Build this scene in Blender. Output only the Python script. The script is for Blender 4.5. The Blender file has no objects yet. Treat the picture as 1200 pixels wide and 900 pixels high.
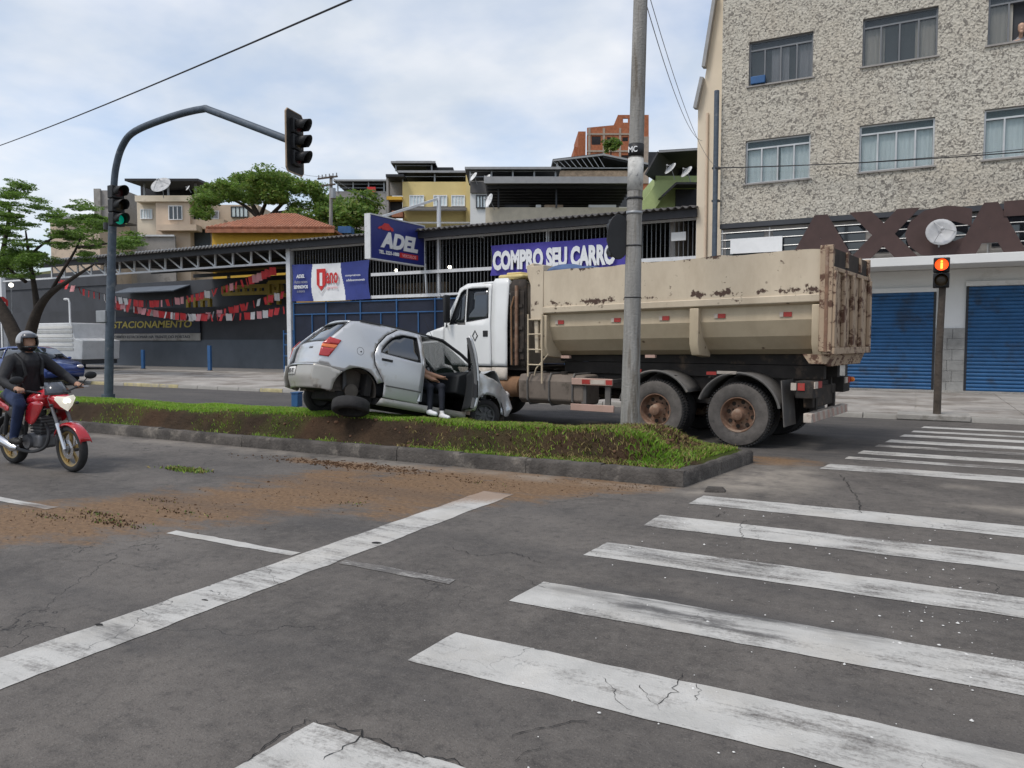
import bpy, bmesh, math, random
import numpy as np
from mathutils import Vector, Matrix, noise, geometry
rad = math.radians
SC = bpy.context.scene
COL = SC.collection
random.seed(7); RNG = np.random.default_rng(7)

# ------------------------------------------------------------ camera
CAM_H, FOC, YAW, PITCH = 1.65, 885.0, rad(28.2), math.atan(50 / 885.0)
cam = bpy.data.cameras.new('camera'); cam_ob = bpy.data.objects.new('camera', cam); COL.objects.link(cam_ob)
cam.sensor_width = 36; cam.lens = FOC / 1200 * 36; cam.clip_start = .05; cam.clip_end = 3000
cam_ob.location = (0, 0, CAM_H); cam_ob.rotation_euler = (rad(90) - PITCH, 0, YAW)
SC.camera = cam_ob

# ------------------------------------------------------------ sky, sun, exposure
SUN_EL, SUN_AZ = rad(58), rad(205)      # azimuth measured clockwise from +Y
world = bpy.data.worlds.new('World'); SC.world = world; world.use_nodes = True
def build_world():
    nt = world.node_tree; N = nt.nodes; L = nt.links; N.clear()
    out = N.new('ShaderNodeOutputWorld'); bg = N.new('ShaderNodeBackground'); bg.inputs['Strength'].default_value = .1
    sky = N.new('ShaderNodeTexSky'); sky.sky_type = 'NISHITA'; sky.sun_disc = False
    sky.sun_elevation = SUN_EL; sky.sun_rotation = SUN_AZ; sky.air_density = 1; sky.dust_density = 2.2; sky.ozone_density = 1
    tc = N.new('ShaderNodeTexCoord'); sep = N.new('ShaderNodeSeparateXYZ'); L.new(tc.outputs['Generated'], sep.inputs[0])
    add = N.new('ShaderNodeMath'); add.operation = 'ADD'; add.inputs[1].default_value = .22
    mx = N.new('ShaderNodeMath'); mx.operation = 'MAXIMUM'; mx.inputs[1].default_value = 0
    L.new(sep.outputs[2], mx.inputs[0]); L.new(mx.outputs[0], add.inputs[0])
    d1 = N.new('ShaderNodeMath'); d1.operation = 'DIVIDE'; d2 = N.new('ShaderNodeMath'); d2.operation = 'DIVIDE'
    L.new(sep.outputs[0], d1.inputs[0]); L.new(sep.outputs[1], d2.inputs[0]); L.new(add.outputs[0], d1.inputs[1]); L.new(add.outputs[0], d2.inputs[1])
    cmb = N.new('ShaderNodeCombineXYZ'); L.new(d1.outputs[0], cmb.inputs[0]); L.new(d2.outputs[0], cmb.inputs[1]); cmb.inputs[2].default_value = 1.7
    n1 = N.new('ShaderNodeTexNoise'); n1.inputs['Scale'].default_value = 1.45; n1.inputs['Detail'].default_value = 7; n1.inputs['Roughness'].default_value = .52; n1.inputs['Distortion'].default_value = .15
    L.new(cmb.outputs[0], n1.inputs['Vector'])
    r1 = N.new('ShaderNodeValToRGB'); r1.color_ramp.elements[0].position = .36; r1.color_ramp.elements[1].position = .62
    r1.color_ramp.elements[0].color = (.22, .22, .22, 1); r1.color_ramp.elements[1].color = (.94, .94, .94, 1)
    L.new(n1.outputs[0], r1.inputs[0])
    n2 = N.new('ShaderNodeTexNoise'); n2.inputs['Scale'].default_value = 2.3; n2.inputs['Detail'].default_value = 5
    off = N.new('ShaderNodeVectorMath'); off.operation = 'ADD'; off.inputs[1].default_value = (3.7, 1.3, 5.1)
    L.new(cmb.outputs[0], off.inputs[0]); L.new(off.outputs[0], n2.inputs['Vector'])
    r2 = N.new('ShaderNodeValToRGB'); r2.color_ramp.elements[0].position = .36; r2.color_ramp.elements[1].position = .62
    r2.color_ramp.elements[0].color = (5.7, 6.25, 7.0, 1); r2.color_ramp.elements[1].color = (8.0, 8.1, 8.35, 1)
    L.new(n2.outputs[0], r2.inputs[0])
    mix = N.new('ShaderNodeMix'); mix.data_type = 'RGBA'
    sc = N.new('ShaderNodeMix'); sc.data_type = 'RGBA'; sc.blend_type = 'MULTIPLY'; sc.inputs[0].default_value = 1
    L.new(sky.outputs[0], sc.inputs[6]); sc.inputs[7].default_value = (1.6, 1.65, 1.7, 1)
    L.new(r1.outputs[0], mix.inputs[0]); L.new(sc.outputs[2], mix.inputs[6]); L.new(r2.outputs[0], mix.inputs[7])
    L.new(mix.outputs[2], bg.inputs['Color']); L.new(bg.outputs[0], out.inputs['Surface'])
build_world()
sun = bpy.data.lights.new('sun', 'SUN'); sun.energy = 1.5; sun.angle = rad(14); sun.color = (1, .96, .9)
sun_ob = bpy.data.objects.new('sun', sun); COL.objects.link(sun_ob)
sd = Vector((math.sin(SUN_AZ) * math.cos(SUN_EL), math.cos(SUN_AZ) * math.cos(SUN_EL), math.sin(SUN_EL)))
sun_ob.rotation_euler = sd.to_track_quat('Z', 'Y').to_euler(); sun_ob.location = (0, 0, 40)
SC.view_settings.view_transform = 'Standard'; SC.view_settings.look = 'None'; SC.view_settings.gamma = 1
SC.view_settings.use_curve_mapping = False; SC.view_settings.exposure = .27
SC.cycles.max_bounces = 5; SC.cycles.diffuse_bounces = 2; SC.cycles.glossy_bounces = 2; SC.cycles.transparent_max_bounces = 6; SC.cycles.transmission_bounces = 2

# ------------------------------------------------------------ surveying helpers (photo pixel -> point on a known plane)
_R = Vector((math.cos(YAW), math.sin(YAW), 0)); _Fh = Vector((-math.sin(YAW), math.cos(YAW), 0))
_F = _Fh * math.cos(PITCH) + Vector((0, 0, -math.sin(PITCH))); _U = _Fh * math.sin(PITCH) + Vector((0, 0, math.cos(PITCH)))
_C = Vector((0, 0, CAM_H))
def _ray(x, y): return _F + _R * ((x - 600) / FOC) + _U * ((450 - y) / FOC)
def at(x, y, Y):
    d = _ray(x, y); return _C + d * (Y / d.y)
def on_ground(x, y, z=0.0):
    d = _ray(x, y); return _C + d * ((z - CAM_H) / d.z)

# ------------------------------------------------------------ materials
MATS = {}
def M(name, col, rough=.7, metal=0.0, var=.14, scale=3.0, bump=0.0, bscale=60.0, dirt=None, spec=.4, coat=0.0, emit=None, stretch=None, world=False):
    """col base colour; var tone variation; dirt = (colour, amount 0..1, scale)"""
    m = bpy.data.materials.new(name); m.use_nodes = True; MATS[name] = m
    nt = m.node_tree; N = nt.nodes; L = nt.links; b = N['Principled BSDF']
    b.inputs['Roughness'].default_value = rough; b.inputs['Metallic'].default_value = metal
    b.inputs['Specular IOR Level'].default_value = spec; b.inputs['Coat Weight'].default_value = coat
    tc = N.new('ShaderNodeTexCoord'); src = N.new('ShaderNodeNewGeometry').outputs['Position'] if world else tc.outputs['Object']
    if stretch:
        mp = N.new('ShaderNodeMapping'); mp.inputs['Scale'].default_value = stretch; L.new(src, mp.inputs[0]); src = mp.outputs[0]
    n = N.new('ShaderNodeTexNoise'); n.inputs['Scale'].default_value = scale; n.inputs['Detail'].default_value = 6; n.inputs['Roughness'].default_value = .6
    L.new(src, n.inputs['Vector'])
    r = N.new('ShaderNodeValToRGB'); e = r.color_ramp.elements; e[0].position = .3; e[1].position = .7
    e[0].color = (*[max(0, c * (1 - var)) for c in col], 1); e[1].color = (*[min(1, c * (1 + var)) for c in col], 1)
    L.new(n.outputs[0], r.inputs[0]); cur = r.outputs[0]
    if dirt:
        dc, amt, ds = dirt
        n2 = N.new('ShaderNodeTexNoise'); n2.inputs['Scale'].default_value = ds; n2.inputs['Detail'].default_value = 8; n2.inputs['Roughness'].default_value = .68
        L.new(src, n2.inputs['Vector'])
        r2 = N.new('ShaderNodeValToRGB'); t = .68 - .34 * amt; e2 = r2.color_ramp.elements; e2[0].position = t; e2[1].position = t + .13
        L.new(n2.outputs[0], r2.inputs[0])
        mx = N.new('ShaderNodeMix'); mx.data_type = 'RGBA'; L.new(r2.outputs[0], mx.inputs[0]); L.new(cur, mx.inputs[6]); mx.inputs[7].default_value = (*dc, 1); cur = mx.outputs[2]
    L.new(cur, b.inputs['Base Color'])
    if bump:
        n3 = N.new('ShaderNodeTexNoise'); n3.inputs['Scale'].default_value = bscale; n3.inputs['Detail'].default_value = 5; L.new(tc.outputs['Object'], n3.inputs['Vector'])
        bp = N.new('ShaderNodeBump'); bp.inputs['Strength'].default_value = bump; bp.inputs['Distance'].default_value = .02; L.new(n3.outputs[0], bp.inputs['Height']); L.new(bp.outputs[0], b.inputs['Normal'])
    if emit:
        b.inputs['Emission Color'].default_value = (*emit[0], 1); b.inputs['Emission Strength'].default_value = emit[1]
    return m
def leafy(name, col):
    m = M(name, col, .55, var=.28, scale=.8); nt = m.node_tree; N = nt.nodes; L = nt.links; b = N['Principled BSDF']; out = N['Material Output']
    t = N.new('ShaderNodeBsdfTranslucent'); t.inputs['Color'].default_value = (*[min(1, c * 1.5) for c in col], 1); mx = N.new('ShaderNodeMixShader'); mx.inputs[0].default_value = .38
    L.new(b.outputs[0], mx.inputs[1]); L.new(t.outputs[0], mx.inputs[2]); L.new(mx.outputs[0], out.inputs['Surface'])
def glass(name, col, rough=.05, trans=.0, alpha=1.0):
    m = bpy.data.materials.new(name); m.use_nodes = True; MATS[name] = m; b = m.node_tree.nodes['Principled BSDF']
    b.inputs['Base Color'].default_value = (*col, 1); b.inputs['Roughness'].default_value = rough; b.inputs['Specular IOR Level'].default_value = .6
    b.inputs['Alpha'].default_value = alpha; b.inputs['Coat Weight'].default_value = .5
    return m

def _mixc(N, L, fac, a, b):
    m = N.new('ShaderNodeMix'); m.data_type = 'RGBA'
    for i, s in ((0, fac), (6, a), (7, b)):
        if hasattr(s, 'is_linked'): L.new(s, m.inputs[i])
        elif i == 0: m.inputs[0].default_value = s
        else: m.inputs[i].default_value = (*s, 1)
    return m.outputs[2]
def _noise(N, L, vec, scale, detail=6, rough=.6, dist=0):
    n = N.new('ShaderNodeTexNoise'); n.inputs['Scale'].default_value = scale; n.inputs['Detail'].default_value = detail; n.inputs['Roughness'].default_value = rough; n.inputs['Distortion'].default_value = dist
    L.new(vec, n.inputs['Vector']); return n.outputs[0]
def _ramp(N, L, src, p0, p1, v0=0.0, v1=1.0):
    r = N.new('ShaderNodeMapRange'); r.inputs[1].default_value = p0; r.inputs[2].default_value = p1; r.inputs[3].default_value = v0; r.inputs[4].default_value = v1
    L.new(src, r.inputs[0]); return r.outputs[0]
def _math(N, L, op, a, b):
    m = N.new('ShaderNodeMath'); m.operation = op
    for i, s in ((0, a), (1, b)):
        if hasattr(s, 'is_linked'): L.new(s, m.inputs[i])
        else: m.inputs[i].default_value = s
    return m.outputs[0]
def _cracks(N, L, vec, scale, width, distort=.35):
    nz = N.new('ShaderNodeTexNoise'); nz.inputs['Scale'].default_value = 2.4; nz.inputs['Detail'].default_value = 6; L.new(vec, nz.inputs['Vector'])
    mm = N.new('ShaderNodeVectorMath'); mm.operation = 'MULTIPLY_ADD'; L.new(nz.outputs['Color'], mm.inputs[0]); mm.inputs[1].default_value = (distort,) * 3; L.new(vec, mm.inputs[2])
    v = N.new('ShaderNodeTexVoronoi'); v.feature = 'DISTANCE_TO_EDGE'; v.inputs['Scale'].default_value = scale; L.new(mm.outputs[0], v.inputs['Vector'])
    return _ramp(N, L, v.outputs['Distance'], 0.0, width, 1.0, 0.0)
def asphalt_nodes(N, L, vec):
    big = _noise(N, L, vec, .42, 4, .65, .3); mid = _noise(N, L, vec, 2.6, 5, .7); blot = _noise(N, L, vec, 13, 3, .7); fine = _noise(N, L, vec, 70, 2, .8)
    grain = N.new('ShaderNodeTexVoronoi'); grain.inputs['Scale'].default_value = 62; L.new(vec, grain.inputs['Vector'])
    c = _mixc(N, L, _ramp(N, L, big, .36, .64), (.072, .064, .057), (.126, .112, .099))
    c = _mixc(N, L, _ramp(N, L, mid, .48, .72, 0, .7), c, (.150, .133, .116))
    c = _mixc(N, L, _ramp(N, L, mid, .44, .26, 0, .7), c, (.045, .041, .038))
    c = _mixc(N, L, _ramp(N, L, blot, .52, .72, 0, .4), c, (.165, .150, .134))
    c = _mixc(N, L, _ramp(N, L, blot, .46, .28, 0, .6), c, (.040, .036, .034))
    c = _mixc(N, L, _ramp(N, L, fine, .55, .78, 0, .6), c, (.235, .218, .195))
    c = _mixc(N, L, _ramp(N, L, grain.outputs['Distance'], .30, .05, 0, .65), c, (.030, .028, .027))
    crk = _cracks(N, L, vec, .5, .0038, 1.1); zone = _ramp(N, L, _noise(N, L, vec, .23, 2), .48, .58)
    k = _math(N, L, 'MULTIPLY', crk, zone)
    c = _mixc(N, L, k, c, (.022, .021, .020))
    h = _math(N, L, 'SUBTRACT', _math(N, L, 'ADD', fine, blot), k)
    return c, h, fine, mid, k
def mat_asphalt():
    m = bpy.data.materials.new('asphalt'); m.use_nodes = True; MATS['asphalt'] = m; N = m.node_tree.nodes; L = m.node_tree.links; b = N['Principled BSDF']
    tc = N.new('ShaderNodeTexCoord'); vec = tc.outputs['Object']
    c, h, fine, mid, k = asphalt_nodes(N, L, vec)
    a = N.new('ShaderNodeAttribute'); a.attribute_name = 'soil'
    mps = N.new('ShaderNodeMapping'); mps.inputs['Rotation'].default_value = (0, 0, -.75); mps.inputs['Scale'].default_value = (1, 2.6, 1); L.new(vec, mps.inputs[0])
    so = _noise(N, L, mps.outputs[0], 2.0, 6, .72); so2 = _noise(N, L, vec, 22, 4, .75)
    f = _math(N, L, 'ADD', a.outputs['Fac'], _math(N, L, 'MULTIPLY', _math(N, L, 'SUBTRACT', so, .5), 3.2))
    f = _math(N, L, 'ADD', f, _math(N, L, 'MULTIPLY', _math(N, L, 'SUBTRACT', so2, .5), .7))
    mask = _ramp(N, L, f, .02, .80, 0, .95)
    gate = _ramp(N, L, a.outputs['Fac'], .02, .2)
    mask = _math(N, L, 'MULTIPLY', mask, gate)
    sc = _mixc(N, L, _ramp(N, L, so2, .3, .7), (.090, .050, .024), (.245, .150, .078))
    c = _mixc(N, L, mask, c, sc)
    t = N.new('ShaderNodeAttribute'); t.attribute_name = 'dust'
    dn = _noise(N, L, vec, 1.3, 4, .7)
    df = _math(N, L, 'MULTIPLY', t.outputs['Fac'], _ramp(N, L, dn, .35, .62))
    c = _mixc(N, L, df, c, (.30, .265, .22))
    w = N.new('ShaderNodeAttribute'); w.attribute_name = 'track'
    mp = N.new('ShaderNodeMapping'); mp.inputs['Scale'].default_value = (.35, 4.0, 1); L.new(vec, mp.inputs[0])
    st = _noise(N, L, mp.outputs[0], 1.5, 3)
    c = _mixc(N, L, _math(N, L, 'MULTIPLY', w.outputs['Fac'], _ramp(N, L, st, .35, .65, .3, .9)), c, (.048, .046, .046))
    L.new(c, b.inputs['Base Color']); b.inputs['Roughness'].default_value = .82; b.inputs['Specular IOR Level'].default_value = .35
    bp = N.new('ShaderNodeBump'); bp.inputs['Strength'].default_value = .55; bp.inputs['Distance'].default_value = .012; L.new(h, bp.inputs['Height']); L.new(bp.outputs[0], b.inputs['Normal'])
def mat_paint(name, wear, streak):
    m = bpy.data.materials.new(name); m.use_nodes = True; MATS[name] = m; N = m.node_tree.nodes; L = m.node_tree.links; b = N['Principled BSDF']
    tc = N.new('ShaderNodeTexCoord'); vec = tc.outputs['Object']
    c, h, fine, mid, k = asphalt_nodes(N, L, vec)
    mp = N.new('ShaderNodeMapping'); mp.inputs['Scale'].default_value = streak; L.new(vec, mp.inputs[0])
    st = _noise(N, L, mp.outputs[0], 2.2, 5, .75); pit = _noise(N, L, vec, 34, 3, .85); blot = _noise(N, L, vec, .8, 4, .6)
    v = _math(N, L, 'ADD', _math(N, L, 'MULTIPLY', st, .8), _math(N, L, 'MULTIPLY', blot, .75))
    v = _math(N, L, 'ADD', v, _math(N, L, 'MULTIPLY', pit, .35))
    gone = _ramp(N, L, v, 1.24 - wear, 1.08 - wear + .0, 0, 1)
    gone = _ramp(N, L, v, 1.06 - wear, .86 - wear, 0.0, 1.0) if False else _ramp(N, L, v, .90 + wear * .35, .72 + wear * .35, 0.0, .92)
    white = _mixc(N, L, _ramp(N, L, mid, .3, .7), (.37, .36, .335), (.53, .515, .48))
    white = _mixc(N, L, _ramp(N, L, pit, .35, .2, 0, .8), white, (.25, .24, .23))
    white = _mixc(N, L, _ramp(N, L, _noise(N, L, vec, 1.6, 5), .5, .75, 0, .45), white, (.40, .36, .30))
    ag = N.new('ShaderNodeAttribute'); ag.attribute_name = 'soil'
    white = _mixc(N, L, _ramp(N, L, _math(N, L, 'ADD', ag.outputs['Fac'], _math(N, L, 'MULTIPLY', pit, .8)), .75, 1.1, 0, .8), white, (.24, .15, .09))
    sk = N.new('ShaderNodeAttribute'); sk.attribute_name = 'skid'
    fc = _mixc(N, L, gone, white, c); fc = _mixc(N, L, _math(N, L, 'MULTIPLY', sk.outputs['Fac'], _ramp(N, L, st, .62, .40, .1, .95)), fc, (.075, .072, .07)); fc = _mixc(N, L, _math(N, L, 'MULTIPLY', _cracks(N, L, vec, 1.1, .006, .9), _ramp(N, L, _noise(N, L, vec, .6, 3), .50, .58)), fc, (.05, .048, .045))
    L.new(fc, b.inputs['Base Color']); b.inputs['Roughness'].default_value = .7
    bp = N.new('ShaderNodeBump'); bp.inputs['Strength'].default_value = .4; bp.inputs['Distance'].default_value = .01; L.new(fine, bp.inputs['Height']); L.new(bp.outputs[0], b.inputs['Normal'])
mat_asphalt(); mat_paint('road_paint', .15, (.5, 3.2, 1)); mat_paint('road_paint_worn', .55, (.6, 4, 1))
def mat_soil(name, c0, c1, green=None):
    m = bpy.data.materials.new(name); m.use_nodes = True; MATS[name] = m; N = m.node_tree.nodes; L = m.node_tree.links; b = N['Principled BSDF']
    tc = N.new('ShaderNodeTexCoord'); vec = tc.outputs['Object']
    n1 = _noise(N, L, vec, 3.5, 8, .7); n2 = _noise(N, L, vec, 28, 6, .75)
    c = _mixc(N, L, _ramp(N, L, n1, .3, .7), c0, c1); c = _mixc(N, L, _ramp(N, L, n2, .45, .25, 0, .8), c, tuple(x * .35 for x in c0))
    L.new(c, b.inputs['Base Color']); b.inputs['Roughness'].default_value = .95; b.inputs['Specular IOR Level'].default_value = .1
    bp = N.new('ShaderNodeBump'); bp.inputs['Strength'].default_value = 1; bp.inputs['Distance'].default_value = .05; L.new(n2, bp.inputs['Height']); L.new(bp.outputs[0], b.inputs['Normal'])
mat_soil('soil', (.062, .040, .026), (.125, .080, .050)); mat_soil('turf_soil', (.055, .055, .022), (.09, .085, .035)); mat_soil('clod', (.09, .05, .028), (.17, .10, .06))
mat_soil('hill_earth', (.06, .07, .03), (.13, .12, .06))
def mat_pebble():
    m = bpy.data.materials.new('pebbledash'); m.use_nodes = True; MATS['pebbledash'] = m; N = m.node_tree.nodes; L = m.node_tree.links; b = N['Principled BSDF']
    tc = N.new('ShaderNodeTexCoord'); vec = tc.outputs['Object']
    n1 = _noise(N, L, vec, 8.0, 2, .5, 1.6); n2 = _noise(N, L, vec, 13, 2, .6, 1.2)
    v2 = N.new('ShaderNodeTexVoronoi'); v2.inputs['Scale'].default_value = 13; L.new(vec, v2.inputs['Vector'])
    big = _noise(N, L, vec, .35, 5, .6)
    c = _mixc(N, L, _ramp(N, L, n2, .35, .65), (.43, .40, .335), (.56, .525, .45))
    c = _mixc(N, L, _ramp(N, L, big, .4, .7, 0, .55), c, (.47, .405, .315))
    c = _mixc(N, L, _ramp(N, L, n1, .455, .41, 0, .85), c, (.165, .15, .13))
    c = _mixc(N, L, _ramp(N, L, n2, .40, .35, 0, .75), c, (.13, .12, .105))
    mp = N.new('ShaderNodeMapping'); mp.inputs['Scale'].default_value = (1.6, 1, .16); L.new(vec, mp.inputs[0])
    c = _mixc(N, L, _ramp(N, L, _noise(N, L, mp.outputs[0], 1.3, 6, .7), .52, .78, 0, .45), c, (.30, .255, .20))
    L.new(c, b.inputs['Base Color']); b.inputs['Roughness'].default_value = .92
    bp = N.new('ShaderNodeBump'); bp.inputs['Strength'].default_value = .8; bp.inputs['Distance'].default_value = .03; L.new(v2.outputs['Distance'], bp.inputs['Height']); L.new(bp.outputs[0], b.inputs['Normal'])
mat_pebble()
def mat_rusty(name, base, rust, amt, streak=.25, bands=()):
    m = bpy.data.materials.new(name); m.use_nodes = True; MATS[name] = m; N = m.node_tree.nodes; L = m.node_tree.links; b = N['Principled BSDF']
    tc = N.new('ShaderNodeTexCoord'); vec = tc.outputs['Object']
    mp = N.new('ShaderNodeMapping'); mp.inputs['Scale'].default_value = (1, 1, streak); L.new(vec, mp.inputs[0])
    n1 = _noise(N, L, mp.outputs[0], 2.6, 8, .7); n2 = _noise(N, L, vec, 4.5, 9, .72); n3 = _noise(N, L, vec, .9, 5)
    c = _mixc(N, L, _ramp(N, L, n3, .3, .7), tuple(x * .86 for x in base), base)
    c = _mixc(N, L, _ramp(N, L, n1, .42, .72, 0, .65), c, tuple(.5 * x + .5 * y for x, y in zip(base, (.22, .15, .09))))
    if bands:
        sp = N.new('ShaderNodeSeparateXYZ'); L.new(vec, sp.inputs[0]); zz = _math(N, L, 'ADD', sp.outputs[2], _math(N, L, 'MULTIPLY', sp.outputs[0], .018))
        for z0, wd, am in bands: n2 = _math(N, L, 'ADD', n2, _ramp(N, L, _math(N, L, 'ABSOLUTE', _math(N, L, 'SUBTRACT', zz, z0), 0), 0, wd, am, 0))
    rm = _ramp(N, L, n2, .70 - amt * .2, .74 - amt * .2)
    rc = _mixc(N, L, n1, rust, tuple(x * .45 for x in rust))
    c = _mixc(N, L, rm, c, rc)
    v = N.new('ShaderNodeTexVoronoi'); v.inputs['Scale'].default_value = 3.2; L.new(vec, v.inputs['Vector'])
    pit = _ramp(N, L, _math(N, L, 'ADD', v.outputs['Distance'], _math(N, L, 'MULTIPLY', n2, .12)), .17, .12)
    c = _mixc(N, L, _math(N, L, 'MULTIPLY', pit, .85 if amt > 0 else 0), c, tuple(x * .7 for x in rust))
    L.new(c, b.inputs['Base Color']); b.inputs['Roughness'].default_value = .62
    bp = N.new('ShaderNodeBump'); bp.inputs['Strength'].default_value = .25; bp.inputs['Distance'].default_value = .01; L.new(n2, bp.inputs['Height']); L.new(bp.outputs[0], b.inputs['Normal'])

# ------------------------------------------------------------ mesh helpers
def fin(name, me, mats, parent=None, smooth=False, ang=38, bevel=0, kind=None, solid=0):
    if not isinstance(mats, (list, tuple)): mats = [mats]
    for m in mats: me.materials.append(MATS[m] if isinstance(m, str) else m)
    if smooth:
        me.shade_smooth(); me.set_sharp_from_angle(angle=rad(ang))
    o = bpy.data.objects.new(name, me); COL.objects.link(o)
    if parent is not None: o.parent = parent
    if solid:
        s = o.modifiers.new('solid', 'SOLIDIFY'); s.thickness = solid; s.offset = -1
    if bevel:
        b = o.modifiers.new('bevel', 'BEVEL'); b.width = bevel; b.segments = 2; b.limit_method = 'ANGLE'; b.angle_limit = rad(40)
        me.shade_smooth(); b.harden_normals = False; me.set_sharp_from_angle(angle=rad(30)) if not smooth else None
    if kind: o['kind'] = kind
    return o
def tag(o, label=None, cat=None, group=None, kind=None):
    if label: o['label'] = label
    if cat: o['category'] = cat
    if group: o['group'] = group
    if kind: o['kind'] = kind
    return o
def empty(name, loc=(0, 0, 0), rz=0.0, rot=None):
    o = bpy.data.objects.new(name, None); COL.objects.link(o); o.location = loc; o.rotation_euler = rot if rot else (0, 0, rz); o.empty_display_size = .2; return o
def inst(name, me, loc=(0, 0, 0), rot=(0, 0, 0), parent=None, scale=None):
    o = bpy.data.objects.new(name, me); COL.objects.link(o); o.location = loc; o.rotation_euler = rot
    if scale: o.scale = scale
    if parent is not None: o.parent = parent
    return o
def copy_tree(o, parent=None):
    c = o.copy(); COL.objects.link(c); c.parent = parent
    for ch in list(o.children): copy_tree(ch, c)
    return c
class MB:
    def __init__(s): s.v = []; s.f = []; s.mi = []
    def add(s, vs, fs, m=0):
        k = len(s.v); s.v += [tuple(p) for p in vs]; s.f += [tuple(i + k for i in f) for f in fs]; s.mi += [m] * len(fs); return s
    def bx(s, x0, x1, y0, y1, z0, z1, m=0, rot=None, piv=None):
        vs = [(x, y, z) for z in (z0, z1) for y in (y0, y1) for x in (x0, x1)]
        if rot is not None:
            p = Vector(piv) if piv else Vector(((x0 + x1) / 2, (y0 + y1) / 2, (z0 + z1) / 2)); vs = [rot @ (Vector(v) - p) + p for v in vs]
        return s.add(vs, [(0, 2, 3, 1), (4, 5, 7, 6), (0, 1, 5, 4), (2, 6, 7, 3), (0, 4, 6, 2), (1, 3, 7, 5)], m)
    def bar(s, p0, p1, w, h, m=0):
        p0, p1 = Vector(p0), Vector(p1); d = (p1 - p0).normalized(); up = Vector((0, 0, 1)) if abs(d.z) < .95 else Vector((1, 0, 0))
        a = d.cross(up).normalized() * w / 2; b = a.cross(d).normalized() * h / 2
        vs = [q + i * a + j * b for q in (p0, p1) for i, j in ((-1, -1), (1, -1), (1, 1), (-1, 1))]
        return s.add(vs, [(3, 2, 1, 0), (4, 5, 6, 7), (0, 1, 5, 4), (1, 2, 6, 5), (2, 3, 7, 6), (3, 0, 4, 7)], m)
    def tube(s, pts, r, n=8, m=0, cap=True, closed=False):
        P = [Vector(p) for p in pts]; R = r if isinstance(r, (list, tuple)) else [r] * len(P); k0 = len(s.v); prev = None; rings = []
        for i, p in enumerate(P):
            if closed: t = (P[(i + 1) % len(P)] - P[i - 1]).normalized()
            else: t = ((P[i + 1] - p) if i == 0 else (p - P[i - 1]) if i == len(P) - 1 else (P[i + 1] - P[i - 1])).normalized()
            if prev is None:
                up = Vector((0, 0, 1)) if abs(t.z) < .9 else Vector((1, 0, 0)); a = t.cross(up).normalized()
            else:
                a = prev - t * prev.dot(t); a.normalize()
            prev = a; b = t.cross(a); base = len(s.v)
            for j in range(n):
                th = 2 * math.pi * j / n; s.v.append(tuple(p + (a * math.cos(th) + b * math.sin(th)) * R[i]))
            rings.append(base)
        cnt = len(rings) if closed else len(rings) - 1
        for i in range(cnt):
            A, B = rings[i], rings[(i + 1) % len(rings)]
            for j in range(n):
                s.f.append((A + j, A + (j + 1) % n, B + (j + 1) % n, B + j)); s.mi.append(m)
        if cap and not closed:
            s.f.append(tuple(rings[0] + j for j in range(n))[::-1]); s.f.append(tuple(rings[-1] + j for j in range(n))); s.mi += [m, m]
        return s
    def cyl(s, p0, p1, r0, r1=None, n=12, m=0): return s.tube([p0, p1], [r0, r0 if r1 is None else r1], n, m)
    def lathe(s, prof, o=(0, 0, 0), axis='y', n=24, m=0, cap=False):
        o = Vector(o); k = len(s.v); np_ = len(prof)
        for j in range(n):
            th = 2 * math.pi * j / n; cs, sn = math.cos(th), math.sin(th)
            for r, h in prof:
                q = {'y': (r * cs, h, r * sn), 'x': (h, r * cs, r * sn), 'z': (r * cs, r * sn, h)}[axis]; s.v.append(tuple(o + Vector(q)))
        for j in range(n):
            for i in range(np_ - 1):
                a, b = k + j * np_ + i, k + ((j + 1) % n) * np_ + i; s.f.append((a, b, b + 1, a + 1)); s.mi.append(m)
        return s
    def prism(s, poly, d0, d1, plane='xz', m=0):
        mp = {'xz': lambda a, b, d: (a, d, b), 'yz': lambda a, b, d: (d, a, b), 'xy': lambda a, b, d: (a, b, d)}[plane]
        n = len(poly); vs = [mp(a, b, d0) for a, b in poly] + [mp(a, b, d1) for a, b in poly]
        return s.add(vs, [tuple(range(n))[::-1], tuple(range(n, 2 * n))] + [(i, (i + 1) % n, n + (i + 1) % n, n + i) for i in range(n)], m)
    def ball(s, c, r, nu=12, nv=8, m=0):
        r = r if isinstance(r, (tuple, list)) else (r, r, r); k = len(s.v); vs = [(c[0], c[1], c[2] - r[2])]
        for i in range(1, nv):
            ph = math.pi * i / nv
            for j in range(nu):
                th = 2 * math.pi * j / nu; vs.append((c[0] + r[0] * math.sin(ph) * math.cos(th), c[1] + r[1] * math.sin(ph) * math.sin(th), c[2] - r[2] * math.cos(ph)))
        vs.append((c[0], c[1], c[2] + r[2])); fs = [(0, 1 + (j + 1) % nu, 1 + j) for j in range(nu)]
        for i in range(nv - 2):
            for j in range(nu): a, b = 1 + i * nu + j, 1 + i * nu + (j + 1) % nu; fs.append((a, b, b + nu, a + nu))
        t = len(vs) - 1; fs += [(t, t - nu + j, t - nu + (j + 1) % nu) for j in range(nu)]
        return s.add(vs, fs, m)
    def mesh(s, name, fix=True):
        me = bpy.data.meshes.new(name); me.from_pydata(s.v, [], s.f); me.polygons.foreach_set('material_index', s.mi)
        if fix:
            bm = bmesh.new(); bm.from_mesh(me); bmesh.ops.recalc_face_normals(bm, faces=bm.faces); bm.to_mesh(me); bm.free()
        me.update(); return me
    def build(s, name, mats, parent=None, smooth=False, bevel=0, kind=None, ang=38, solid=0):
        return fin(name, s.mesh(name), mats, parent, smooth, ang, bevel, kind, solid)
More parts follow.
